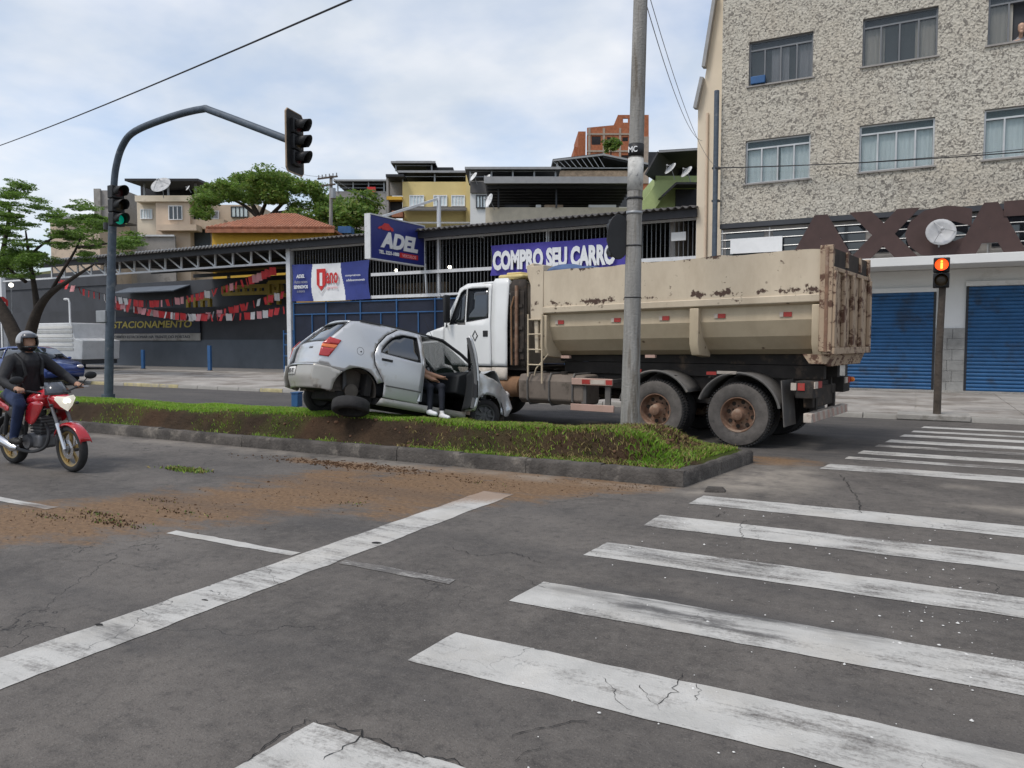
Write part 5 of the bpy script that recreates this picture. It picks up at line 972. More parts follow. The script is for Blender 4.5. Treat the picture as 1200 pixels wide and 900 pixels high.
for px, py, rx, rz, k_ in ((5, 300, 1.6, .7, 6), (25, 305, 1.6, .7, 7), (40, 318, 1.2, .5, 4), (10, 322, 1.4, .5, 5), (-20, 300, 1.8, .9, 5), (-40, 290, 2, 1, 5), (55, 305, 1.0, .45, 4), (-15, 260, 1.6, .8, 5), (-30, 230, 1.6, .8, 4), (50, 285, .9, .3, 2), (90, 297, 1.0, .35, 4), (112, 290, .8, .3, 3)):
    for k in range(k_): c = L_(px + r_.uniform(-14, 14), py + r_.uniform(-9, 9), r_.uniform(-1.2, 1.2)); cl.append((c.x, c.y, c.z, rx * r_.uniform(.3, .5), rx * r_.uniform(.3, .5), rz * r_.uniform(.25, .5)))
for px, py in ((12, 222), (22, 228), (8, 238), (25, 216), (18, 250), (28, 262), (10, 270), (68, 262), (80, 258), (96, 240), (104, 258), (88, 270), (112, 268), (66, 272), (105, 248), (150, 277), (156, 285), (75, 290), (22, 285), (40, 292), (145, 290), (60, 250), (98, 285), (14, 255), (5, 250), (0, 235), (36, 240), (122, 258)):
    for k in range(5): c = L_(px + r_.uniform(-11, 11), py + r_.uniform(-6, 6), r_.uniform(-1.2, 1.2)); cl.append((c.x, c.y, c.z, .55, .55, .07))
leaves('crown', cl, 90000, .055, ['leaf_a', 'leaf_b', 'leaf_c'], [.45, .40, .15], root, .3, 8)
# ------------------------------------------------------------ poles, signals, wires
up = empty('utility_pole', (-3.53, 10.1, .3)); tag(up, 'weathered concrete utility pole with posters standing on the median end', 'pole')
P = [(0, 0, -.2), (0, 0, .5), (.015, 0, 1.5), (.03, 0, 3.0), (.10, 0, 6.3), (.17, 0, 9.5)]; R_ = [.150, .130, .118, .106, .093, .080]
MB().tube(P, R_, 20).build('shaft', 'pole_concrete', up, True, ang=60)
def cuff(name, z0, z1, ex, mat, par=None): 
    f = lambda z: np.interp(z, [p[2] for p in P], R_); x = lambda z: np.interp(z, [p[2] for p in P], [p[0] for p in P])
    return MB().tube([(x(z0), 0, z0), (x(z1), 0, z1)], [f(z0) + ex, f(z1) + ex], 20, cap=False).build(name, mat, par or up, True, ang=60, solid=.004)
cuff('poster', 3.42, 3.86, .004, 'poster'); cuff('tape_band', 3.88, 4.05, .005, 'black_plastic'); cuff('strap', 3.30, 3.33, .008, 'black_metal'); cuff('strap', 2.66, 2.68, .006, 'black_metal'); cuff('strap', 3.10, 3.14, .006, 'galv'); cuff('strap', 1.95, 1.965, .004, 'black_metal')
text_mesh('lettering', 'MC', .13, .08, 'white_paint', up, .004, .02, 0, facing((.04, -.107, 3.965), (1, 0, 0), (0, 0, 1)))
sig = empty('traffic_signal', (-3.60, 9.96, 2.82)); tag(sig, 'black oval backed traffic signal head strapped to the utility pole', 'traffic light')
qn = Vector((-.62, .78, 0)).normalized(); rr = facing((0, 0, 0), Vector((-qn.y, qn.x, 0)), (0, 0, 1))
el = [(.165 * math.cos(a * math.pi / 12), .31 * math.sin(a * math.pi / 12)) for a in range(24)]
b_ = MB().prism(el, .0, .03, 'xy').build('backplate', 'black_plastic', sig, bevel=.006); MX = facing((-.07, 0, .27), Vector((-qn.y, qn.x, 0)), (0, 0, 1)); b_.matrix_local = MX
hd = MB().bx(-.09, .09, -.26, .26, .032, .2).build('housing', 'black_plastic', sig, bevel=.02); hd.matrix_local = MX
for z in (-.17, 0, .17):
    vz = MB().lathe([(.075, .2), (.08, .32)], (0, z, 0), 'z', 16).build('visor', 'black_plastic', sig, True, solid=.006); vz.matrix_local = MX
MB().bar((-.08, .06, .46), (.06, .14, .46), .04, .04).build('clamp', 'galv', sig); MB().bar((-.08, .06, .08), (.05, .14, .08), .04, .04).build('clamp', 'galv', sig)
mb = MB(); q = Vector((0, 0, 0))
# cantilever signal mast on the left
tp = empty('signal_mast', (-15.95, 10.6, .35)); tag(tp, 'tall blue grey mast with bent arm reaching over the road on the grassy median', 'pole'); o = tp.location.copy()
pts = [(-15.95, 10.6, .2), (-15.85, 10.6, 1.6), (-15.62, 10.6, 4.2), (-15.55, 10.6, 4.9), (-15.45, 10.6, 5.45), (-15.2, 10.6, 5.9), (-14.75, 10.6, 6.16), (-13.6, 10.6, 6.30), (-12.7, 10.6, 6.32), (-12.35, 10.6, 6.22), (-10.36, 10.6, 5.42)]
pts = [(a, b, c - .05 if i > 3 else c) for i, (a, b, c) in enumerate(pts)]
MB().tube([Vector(p) - o for p in pts[:4]], [.095, .092, .085, .082], 14).build('shaft', 'pole_blue', tp, True)
MB().tube([Vector(p) - o for p in spline(pts[3:], 6, False)], .07, 12).build('arm', 'pole_blue', tp, True, ang=80)
MB().cyl((-.0, 0, -.15), (0, 0, .12), .14, n=14).build('base_collar', 'pole_blue', tp, True); MB().bx(-.16, .16, -.13, .13, 1.72, 1.98).build('junction_box', 'galv', tp, bevel=.01)
MB().cyl((.2, 0, 3.75), (.21, 0, 3.9), .11, n=12).build('clamp', 'black_metal', tp)
def signal(name, loc, ang, label, lit=None, plate=False):
    s = empty(name, loc, ang); tag(s, label, 'traffic light')      # local +x is the way the lamps face
    for k, z in enumerate((.29, 0, -.29)):
        m_ = MB(); m_.bx(-.13, .06, -.14, .14, z - .138, z + .138); h_ = m_.build('housing', 'black_plastic', s, bevel=.02)
        MB().lathe([(0.002, .062), (.06, .075), (.105, .063)], (0, 0, z), 'x', 20).build('lens', [('lamp_off_red', 'lamp_off_amber', 'lamp_off_red')[k], 'lamp_green'][lit == k], s, True)
        vs = []; n = 18
        for i in range(n + 1):
            a = rad(-35 + 250 * i / n); ln = .26 - .09 * max(0, -math.sin(a)); vs += [(.06, .125 * math.cos(a), z + .125 * math.sin(a)), (.06 + ln * (.75 + .25 * max(0, math.sin(a))), .122 * math.cos(a), z + .122 * math.sin(a))]
        MB().add(vs, [(2 * i, 2 * i + 1, 2 * i + 3, 2 * i + 2) for i in range(n)]).build('visor', 'black_plastic', s, True, ang=80, solid=.006)
    if plate:
        w, h = .30, .56; MB().prism([(-w, -h + .06), (-w + .06, -h), (w - .06, -h), (w, -h + .06), (w, h - .06), (w - .06, h), (-w + .06, h), (-w, h - .06)], -.03, -.01, 'yz').build('backplate', 'black_plastic', s)
        e = MB(); q = [(-w, -h + .06), (-w + .06, -h), (w - .06, -h), (w, -h + .06), (w, h - .06), (w - .06, h), (-w + .06, h), (-w, h - .06)]
        e.tube([(-.02, a, b) for a, b in q], .016, 6, closed=True); e.build('plate_rim', 'brick_tan', s)
    return s
s1 = signal('traffic_signal', (-15.22, 10.45, 4.55), rad(-4), 'black three lamp signal with green lit on the mast shaft', 2); MB().bar((-.12, .02, .2), (-.32, .1, .2), .05, .05).build('clamp', 'black_metal', s1); MB().bar((-.12, .02, -.25), (-.36, .1, -.25), .05, .05).build('clamp', 'black_metal', s1)
s2 = signal('traffic_signal', (-10.22, 10.6, 5.31), rad(14), 'unlit signal with dark backing plate hung at the end of the mast arm', None, True)
# pedestrian signal
ps_ = empty('pedestrian_signal', (.40, 18.2, .105)); tag(ps_, 'slim pedestrian signal post with glowing red lamp before the shutters', 'traffic light')
MB().tube([(0, 0, 0), (.0, 0, 1.3), (.03, 0, 2.75)], [.075, .07, .065], 12).build('post', 'bark_grey', ps_, True); MB().bx(-.75, .6, -.35, .5, -.1, .02).build('footing', 'concrete', ps_, bevel=.02)
an = math.atan2(-18.2, -.4)
hd = MB(); hd.bx(-.12, .1, -.15, .15, 2.98, 3.28); hd.bx(-.12, .1, -.15, .15, 2.66, 2.965); ho = hd.build('housing', 'black_plastic', ps_, bevel=.02); ho.rotation_euler = (0, 0, an)
for z, mm_ in ((3.13, 'lamp_red'), (2.81, 'lamp_off_amber')):
    l = MB().lathe([(.002, .105), (.1, .112), (.125, .1)], (0, 0, z), 'x', 18).build('lens', mm_, ps_, True); l.rotation_euler = (0, 0, an)
    v = MB().lathe([(.13, .1), (.135, .24)], (0, 0, z), 'x', 20).build('visor', 'black_plastic', ps_, True, solid=.006); v.rotation_euler = (0, 0, an)
fg = MB().ball((.118, 0, 3.2), (.01, .022, .022), 8, 6).bx(.112, .122, -.02, .02, 3.05, 3.17).build('figure', 'lamp_red_core', ps_); fg.rotation_euler = (0, 0, an)
# electricity post in the middle distance
ep = empty('electricity_post', at(386, 300, 48)); o = ep.location.copy(); tag(ep, 'concrete electricity post with crossarms behind the ochre house', 'pole'); a = at(388, 206, 48) - o
MB().tube([(0, 0, -6), a], [.2, .13], 10).build('shaft', 'pole_concrete', ep, True)
for dz, w in ((-.15, 1.3), (-.75, .9)): MB().bx(a.x - w, a.x + w * .6, -.2, -.08, a.z + dz - .06, a.z + dz + .06).build('crossarm', 'bark_grey', ep)
for k in range(6): x = a.x - 1.2 + k * .38; MB().cyl((x, -.14, a.z - .09), (x, -.14, a.z + .14), .05, n=7).build('insulator', 'cable_grey', ep)
MB().cyl((a.x + .45, -.3, a.z - 1.9), (a.x + .45, -.3, a.z - 1.1), .22, n=10).build('transformer', 'galv', ep)
def wire(label, p0, p1, sag, r=.012, mat='cable', n=16):
    p0, p1 = Vector(p0), Vector(p1); P = [p0.lerp(p1, i / n) - Vector((0, 0, sag * 4 * (i / n) * (1 - i / n))) for i in range(n + 1)]; o = P[0].copy(); w = MB().tube([p - o for p in P], r, 6).build('overhead_wire', mat); w.location = o; tag(w, label, 'wire'); return w
p0 = at(-80, 196, 17.0); p1 = at(520, -48, 6.5); wire('black overhead cable slanting up across the open sky above the signal mast', p0, p1, .18, .012)
wire('thin grey cable from the utility pole down to the cream building', (-3.43, 10.1, 6.45), at(823, 165, 27.2), .5, .007, 'cable_grey'); wire('second thin grey cable running beside it to the pipe bracket', (-3.43, 10.1, 6.7), (-6.2, 26.1, 7.6), .5, .006, 'cable_grey')
wire('black cable stretched along the pebble-dash facade under the lower windows', (-6.2, 26.12, 7.52), (9, 25.9, 7.0), .22, .018); wire('thinner black cable close below along the pebble-dash facade', (-6.2, 26.1, 7.50), (9, 25.6, 7.22), .3, .01)
ea = at(388, 207, 48)
for k, (px, py, Y) in enumerate(((452, 240, 58), (330, 196, 60))): wire(('grey wire from the electricity post to the yellow house', 'grey wire from the electricity post over the broad tree')[k], ea, at(px, py, Y), .3, .02, 'cable_grey')
# stop sign and lamp by the street tree
ss = empty('stop_sign', at(4, 430, 21.5)); o = ss.location.copy(); ss.location.z = .1; zc = at(3, 355, 21.5).z - .1; tag(ss, 'red octagonal road sign on a thin post by the street tree', 'sign')
MB().cyl((0, .03, 0), (0, .03, zc + .2), .03, n=8).build('post', 'galv', ss); oc = [(.34 * math.cos(rad(22.5 + 45 * k)), zc + .34 * math.sin(rad(22.5 + 45 * k))) for k in range(8)]
f = MB().prism(oc, -.01, .01, 'xz').build('plate', 'red_paint', ss); f.rotation_euler = (0, 0, rad(42)); t = MB().bx(-.2, .2, -.016, -.011, zc - .05, zc + .05).build('white_bar', 'white_paint', ss); t.rotation_euler = (0, 0, rad(42)); b_ = MB().prism([(.16 * math.cos(rad(30 * k)), zc - .58 + .16 * math.sin(rad(30 * k))) for k in range(12)], -.01, .01, 'xz').build('lower_plate', 'white_paint', ss); b_.rotation_euler = (0, 0, rad(42))
for k, (px, y0, lb) in enumerate(((84, 350, 'short white lamp post with bent head by the kiosk trailer'),)):
    q = at(px, 430, 27); z1 = at(px, y0, 27).z; lp = empty('lamp_post', (q.x, 27, .1)); tag(lp, lb, 'lamp post'); MB().tube([(0, 0, 0), (0, 0, z1 - .3), (-.1, 0, z1 - .12), (-.3, 0, z1 - .1)], .06, 8).build('post', 'white_steel', lp, True); MB().ball((-.38, 0, z1 - .12), (.16, .1, .07), 10, 6).build('lamp_head', 'white_steel', lp, True)
gl = empty('street_globe', at(13, 334, 22.5)); tag(gl, 'small lit white lamp glowing in the shade of the street tree', 'lamp'); MB().ball((0, 0, 0), .11, 12, 8).build('globe', 'lamp_white', gl, True); MB().cyl((0, 0, -.1), (0, 0, -2.6), .025, n=6).build('stem', 'galv', gl)
# kiosk trailer with ribbed grey side
a, b = at(33, 438, 25.2), at(96, 378, 25.2); kt = empty('kiosk_trailer', (a.x, 25.2, .105)); W_ = b.x - a.x; H_ = b.z - .1; tag(kt, 'pale grey ribbed kiosk trailer parked behind the street tree', 'trailer')
MB().prism([(0, .55), (W_ * .98, .55), (W_, H_ * .62), (W_ * .86, H_ * .66), (W_ * .8, H_), (.1, H_), (0, H_ * .9)], 0, 2.2, 'xz').build('body', 'white_steel', kt, bevel=.04)
for k in range(6): MB().bx(.4, W_ * .84, -.035, -.003, 1.05 + k * .24, 1.19 + k * .24).build('rib', 'white_wall' if k % 2 else 'alu', kt)
MB().bx(.02, W_ * .97, .02, 2.1, .3, .545).build('skirt', 'dark_wall', kt)
for x in (W_ * .25, W_ * .72): MB().lathe([(.05, -.02), (.2, -.03), (.24, .0), (.3, .02), (.31, .1), (.3, .2)], (x, .0, .31), 'y', 18).build('wheel', 'dark_rubber', kt, True)
for k, (px, y0, y1, Y, w, lb) in enumerate(((98, 399, 437, 27.2, .16, 'blue steel post beside the kiosk trailer'), (168, 410, 436, 27.6, .11, 'short blue bollard post before the grey lot wall'), (246, 405, 434, 27.6, .11, 'short blue bollard post midway along the grey lot wall'))):
    q = at(px, y1, Y); z1 = at(px, y0, Y).z; bo = empty('blue_post', (q.x, Y, .1)); tag(bo, lb, 'post'); MB().bx(-w, w, -.06, .06, 0, z1 - .1).build('shaft', 'blue_steel', bo, bevel=.015); MB().bx(-w - .03, w + .03, -.09, .09, -.005, .03).build('base_plate', 'black_metal', bo)
q = on_ground(348, 474, .42); bo = empty('blue_metal_stub', (q.x, q.y, .40)); bo.rotation_euler = (0, 0, .3); tag(bo, 'blue metal crate standing in the grass behind the silver hatchback', 'stub'); MB().bx(-.07, .07, -.1, .1, -.02, .24).build('body', 'blue_steel', bo, bevel=.012); MB().bx(-.08, .08, -.11, .11, .242, .265).build('rim', 'blue_steel', bo)  # stands for the upright piece of blue metal behind the car
# ------------------------------------------------------------ dump truck (x forward, y to its left = towards the avenue median)
mat_rusty('bed_paint', (.60, .505, .375), (.085, .042, .026), .34, .45, [(2.40, .10, .16), (3.0, .09, .14), (2.29, .04, .05)]); mat_rusty('bed_lower', (.56, .46, .32), (.12, .06, .035), .05, .6); mat_rusty('bed_gate', (.42, .31, .21), (.14, .065, .036), .95, .06); mat_rusty('rail_striped', (.50, .33, .27), (.15, .07, .045), .1, .5)
M('cab_white', (.70, .70, .685), .38, var=.05, scale=1.5, coat=.3, dirt=((.50, .45, .37), .22, 1.6)); M('cab_dusty', (.46, .41, .35), .6, var=.15, dirt=((.28, .23, .18), .4, 2)); M('grime', (.035, .028, .023), .85, var=.4, scale=5, dirt=((.13, .085, .055), .35, 4))
M('tank_dust', (.165, .135, .11), .85, var=.2, scale=3, dirt=((.085, .07, .055), .35, 4)); M('tank_brown', (.21, .115, .06), .85, var=.25, scale=4); M('guard_grey', (.115, .108, .10), .75, var=.2, scale=4, dirt=((.17, .15, .125), .35, 4)); M('chassis', (.028, .024, .021), .85, var=.35, scale=4, dirt=((.10, .07, .05), .3, 3))
M('reflect_red', (.36, .04, .032), .5, var=.2, dirt=((.20, .09, .06), .3, 9)); M('reflect_white', (.46, .40, .34), .6, var=.2, dirt=((.26, .18, .13), .4, 7)); M('lamp_orange', (.75, .20, .02), .3); M('yellow_tarp', (.58, .46, .20), .75, var=.15, scale=4, bump=.5, bscale=12); M('blue_tarp', (.06, .10, .20), .7, var=.25, scale=6)
TH = rad(172); tr = empty('dump_truck', (-2.28, 13.18, 0)); tr.rotation_euler = (0, 0, TH); tag(tr, 'rusty cream tipper truck with white bonneted cab stopped against the median', 'truck')
SL_ = lambda x, z: z - .018 * max(0, x)
def tp3(x, y, z): return (x, y, SL_(x, z))
# tipper body
prof = [(1.12, 2.24), (1.12, 1.98), (1.01, 1.74), (.80, 1.54), (.60, 1.46)]
full = prof + [(-a, b) for a, b in prof[::-1]]
def loft_x(name, pr_, x0, x1, mat, parent, solid=.03, n=2, ang=20):
    vs = []; N_ = len(pr_)
    for i in range(n): x = x0 + (x1 - x0) * i / (n - 1); vs += [tp3(x, a, b) for a, b in pr_]
    return MB().add(vs, [(i * N_ + k, i * N_ + k + 1, (i + 1) * N_ + k + 1, (i + 1) * N_ + k) for i in range(n - 1) for k in range(N_ - 1)]).build(name, mat, parent, ang is not None, ang=ang, solid=solid)
bed = empty('tipper_body', (0, 0, 0)); bed.parent = tr
loft_x('tub', full, -1.24, 3.72, 'bed_lower', bed, ang=None)
for s in (1, -1):
    mb = MB(); x0, x1 = -1.26, 3.80
    nseg = 26; vs = []
    for i in range(nseg + 1):
        x = x0 + (x1 - x0) * i / nseg; w = .004 * math.sin(i * 1.3) + random.uniform(-.003, .003); zt = 2.99 + .012 * math.sin(i * .9) + (random.uniform(-.02, .006)); vs += [tp3(x, s * 1.215, 2.28), tp3(x, s * (1.215 + w), 2.6), tp3(x, s * (1.215 + w * .5), zt)]
    MB().add(vs, [(3 * i + k, 3 * i + 3 + k, 3 * i + 4 + k, 3 * i + 1 + k) for i in range(nseg) for k in (0, 1)]).build('side_board', 'bed_paint', bed, False, solid=.035)
    mb = MB(); mb.add([tp3(x, y, z) for x in (-1.27, 3.8) for y, z in ((s * 1.09, 2.19), (s * 1.235, 2.23), (s * 1.24, 2.34), (s * 1.09, 2.34))], [(0, 1, 2, 3), (4, 5, 6, 7), (0, 1, 5, 4), (1, 2, 6, 5), (2, 3, 7, 6), (3, 0, 4, 7)]); mb.build('side_rail', 'bed_paint', bed, bevel=.012)
    for x, w in ((-1.16, .14), (.72, .15), (3.62, .14)):
        mb = MB(); q = [(1.235, 2.19), (1.235, 1.62), (1.14, 1.44), (.7, 1.40), (.7, 1.48), (1.0, 1.72), (1.07, 1.98), (1.07, 2.19)]; vs = [tp3(xx, s * a, b) for xx in (x - w / 2, x + w / 2) for a, b in q]; n = len(q)
        mb.add(vs, [tuple(range(n)), tuple(range(n, 2 * n))] + [(i, (i + 1) % n, n + (i + 1) % n, n + i) for i in range(n)]).build('rib', 'bed_lower', bed, bevel=.012)
    for x in (-.72, .3, 1.25, 2.15, 3.3): MB().bx(x - .06, x + .06, s * 1.132 - .006, s * 1.132 + .006, SL_(x, 2.02), SL_(x, 2.09)).build('reflector', 'reflect_red', bed); MB().bx(x + .065, x + .12, s * 1.132 - .006, s * 1.132 + .006, SL_(x, 2.02), SL_(x, 2.09)).build('reflector', 'reflect_white', bed)
    for x in (1.6, 3.3): MB().bx(x - .09, x + .09, s * .92, s * .99, SL_(x, 1.40), SL_(x, 1.45)).build('marker_plate', 'rail_striped', bed)
    MB().bx(-1.24, 3.7, s * .45 - .06, s * .45 + .06, 1.28, 1.46).build('under_beam', 'chassis', bed)
# headboard with the curled top and tailgate
pr_h = [(1.2, 2.3), (1.2, 3.02), (-1.2, 3.02), (-1.2, 2.3)]
hb = MB(); q = [(3.74, 1.5), (3.82, 1.5), (3.86, 2.6), (3.98, 2.9), (4.02, 3.12), (3.86, 3.16), (3.84, 3.0), (3.76, 2.8)]; hb.prism([(a, SL_(a, b)) for a, b in q], -1.21, 1.21, 'xz'); hb.build('headboard', 'bed_paint', bed, bevel=.015)
MB().bx(3.62, 3.9, 1.19, 1.24, SL_(3.8, 2.1), SL_(3.8, 3.1)).build('headboard_corner', 'bed_paint', bed, bevel=.01)
tg = empty('tailgate', (0, 0, 0)); tg.parent = bed
MB().bx(-1.36, -1.27, -1.23, 1.23, 1.50, 2.70).build('plate', 'bed_gate', tg, bevel=.012); MB().bx(-1.34, -1.29, -1.22, 1.22, 2.72, 3.0).build('top_board', 'grime', tg)
MB().bx(-1.40, -1.25, -1.25, 1.25, 2.66, 2.72).build('cross_rail', 'bed_gate', tg, bevel=.01); MB().bx(-1.42, -1.25, -1.25, 1.25, 1.46, 1.56).build('cross_rail', 'bed_gate', tg, bevel=.01)
for y in (1.19, .62, 0.05, -.55, -1.19): MB().bx(-1.42, -1.362, y - .06, y + .06, 1.562, 2.66).build('rib', 'bed_gate', tg, bevel=.01)
for y in (1.20, .3, -.6, -1.2): MB().bx(-1.37, -1.342, y - .05, y + .05, 2.77, 3.0).build('board_stake', 'bed_gate', tg)
for s in (1, -1): MB().bx(-1.38, -1.2, s * 1.24 - .035, s * 1.24 + .035, 1.5, 3.03).build('corner_post', 'bed_gate', bed, bevel=.01); MB().cyl((-1.3, s * 1.27, 1.5), (-1.3, s * 1.27, 3.0), .028, n=8).build('hinge_rod', 'rust_rim', bed)
mb = MB()
for k in range(14): y = -1.0 + k * .15; mb.bar((-1.3, y, 1.45), (-1.25, y + .05, 1.30), .09, .1)
mb.build('chute_lip', 'bed_gate', bed); MB().prism([(-1.35, 1.46), (-1.28, 1.32), (-1.05, 1.32), (-.95, 1.46)], .55, 1.15, 'xz').build('spout', 'bed_gate', bed); MB().prism([(-1.35, 1.46), (-1.28, 1.32), (-1.05, 1.32), (-.95, 1.46)], -1.15, -.55, 'xz').build('spout', 'bed_gate', bed)
mb = MB(); vs = []; nx, ny = 20, 10
for i in range(nx + 1):
    for j in range(ny + 1): x = -1.1 + 4.8 * i / nx; y = -1.12 + 2.24 * j / ny; vs.append(tp3(x, y, 2.62 + .25 * math.sin(i * .6) * math.sin(j * .9) - .1))
MB().add(vs, [(i * (ny + 1) + j, (i + 1) * (ny + 1) + j, (i + 1) * (ny + 1) + j + 1, i * (ny + 1) + j + 1) for i in range(nx) for j in range(ny)]).build('load_floor', 'tank_dust', bed, True)
mb = MB(); mb.ball((3.35, .85, 2.93), (.42, .28, .14), 14, 8); mb.ball((2.9, .9, 2.9), (.35, .25, .10), 12, 8); t_ = mb.build('folded_tarp', 'blue_tarp', bed, True, ang=80)
# ladder
ld = empty('ladder', (0, 0, 0)); ld.parent = tr
for x in (3.62, 3.93): MB().tube([(x, 1.27, 1.0 if x > 3.7 else .88), (x, 1.27, 2.15)], .018, 7).build('stile', 'bed_lower', ld, True)
for z in (1.22, 1.5, 1.78, 2.05): MB().cyl((3.62, 1.27, z), (3.93, 1.27, z), .014, n=6).build('rung', 'bed_lower', ld)
MB().tube([(3.5, 1.24, 1.42), (3.75, 1.27, 1.15), (3.8, 1.26, 1.02)], .012, 6).build('brace', 'bed_lower', ld)
# chassis
mb = MB()
for s in (1, -1): mb.bx(-1.0, 6.9, s * .42 - .045, s * .42 + .045, .80, 1.06)
for x in (-.9, .7, 2.0, 3.4, 5.0, 6.6): mb.bx(x - .06, x + .06, -.375, .375, .84, 1.02)
mb.bx(-1.1, 3.6, -.52, -.36, 1.063, 1.27); mb.bx(-1.1, 3.6, .36, .52, 1.063, 1.27); mb.build('frame', 'chassis', tr)
MB().cyl((1.4, 0, .62), (5.0, 0, .78), .06, n=10).build('drive_shaft', 'chassis', tr)
for x in (0, 1.4): MB().tube([(x, -.95, .5), (x, -.3, .5), (x, -.15, .5), (x, .15, .5), (x, .3, .5), (x, .95, .5)], [.09, .1, .2, .2, .1, .09], 12).build('axle', 'chassis', tr, True)
MB().cyl((6.1, -.95, .45), (6.1, .95, .45), .07, n=10).build('axle', 'chassis', tr)
for s in (1, -1): MB().bar((-.45, s * .42, .66), (1.85, s * .42, .66), .1, .12).build('leaf_spring', 'chassis', tr)
# wheels
def truck_wheel(x, y, s, r=.505, dual=False, front=False, tm='tyre_dusty'):
    w = empty('wheel', (x, y, r)); w.parent = tr; hw = .14
    prof = [(.275, -hw * .85), (.30, -hw), (.40, -hw * 1.06), (.475, -hw * .95), (r - .008, -hw * .62), (r, 0), (r - .008, hw * .62), (.475, hw * .95), (.40, hw * 1.06), (.30, hw), (.275, hw * .85), (.275, -hw * .85)]
    MB().lathe([(a, b) for a, b in prof], axis='y', n=40).build('tyre', tm, w, True, ang=45)
    d = s * (-.03 if not front else .05); e = s * hw * .92
    MB().lathe([(.278, e), (.265, e * 1.02), (.255, e * .9), (.245, e * .4), (.235, d), (.15, d + s * .02), (.12, d + s * .05)], axis='y', n=32).build('rim', 'rust_rim', w, True, ang=30)
    MB().lathe([(.12, d + s * .05), (.105, d + s * .08), (.085, d + s * .20), (.05, d + s * .215), (.002, d + s * .215)], axis='y', n=20).build('hub', 'rust_rim', w, True, ang=30)
    for k in range(8):
        a = k * math.pi / 4 + .2; MB().cyl((.195 * math.cos(a), d + s * .0145, .195 * math.sin(a)), (.195 * math.cos(a), d + s * .0185, .195 * math.sin(a)), .034, n=10).build('hand_hole', 'grime', w)
        MB().cyl((.135 * math.cos(a + .39), d + s * .03, .135 * math.sin(a + .39)), (.135 * math.cos(a + .39), d + s * .055, .135 * math.sin(a + .39)), .012, n=6).build('wheel_nut', 'grime', w)
    if tm == 'tyre_dusty' and not front:
        mb = MB()
        for k in range(64):
            a = 2 * math.pi * k / 64
            for sy in (-.075, .075): mb.bar((( r - .004) * math.cos(a), sy - .05, (r - .004) * math.sin(a)), ((r - .004) * math.cos(a + .03), sy + .05, (r - .004) * math.sin(a + .03)), .026, .02)
        mb.build('tread', 'dark_rubber', w)
    return w
for x in (0, 1.4):
    for s in (1, -1): truck_wheel(x, s * 1.06, s); truck_wheel(x, s * .74, s, tm='dark_rubber')
for s in (1, -1): truck_wheel(6.1, s * 1.02, s, front=True, tm='dark_rubber')
# mudguards over the tandem
for s in (1, -1):
    for cx, a0, a1 in ((0, 20, 168), (1.4, 15, 150)):
        q = arc(cx, .5, .66, a0, a1, 18); 
        vs = [(x, y, z) for x, z in q for y in (s * .58, s * 1.2)]; lip = [(x, y, z) for (x, z) in q for y in (s * 1.2,)]
        MB().add(vs, [(2 * i, 2 * i + 1, 2 * i + 3, 2 * i + 2) for i in range(18)]).build('mudguard', 'guard_grey', tr, True, ang=60, solid=.02)
        MB().tube([(x, s * 1.205, z) for x, z in q], .022, 6).build('mudguard_lip', 'guard_grey', tr, True)
    MB().add([(-.655, s * .6, 1.06), (-.655, s * 1.2, 1.06), (-.71, s * 1.2, .36), (-.71, s * .6, .36)], [(0, 1, 2, 3)]).build('mud_flap', 'guard_grey', tr, solid=.015)
    MB().bx(.34, .50, s * 1.19, s * 1.225, 1.12, 1.17).build('reflector', 'reflect_red', tr) ; MB().bx(.02, .33, s * 1.19, s * 1.225, 1.14, 1.185).build('reflector', 'reflect_white', tr)
    MB().bx(1.65, 1.80, s * 1.19, s * 1.225, 1.13, 1.18).build('reflector', 'reflect_red', tr); MB().bx(1.81, 2.0, s * 1.19, s * 1.225, 1.08, 1.125).build('reflector', 'reflect_white', tr)
    for x in (.5, 1.1): MB().cyl((x, s * .5, 1.0), (x, s * 1.1, 1.08), .02, n=6).build('stay', 'chassis', tr)
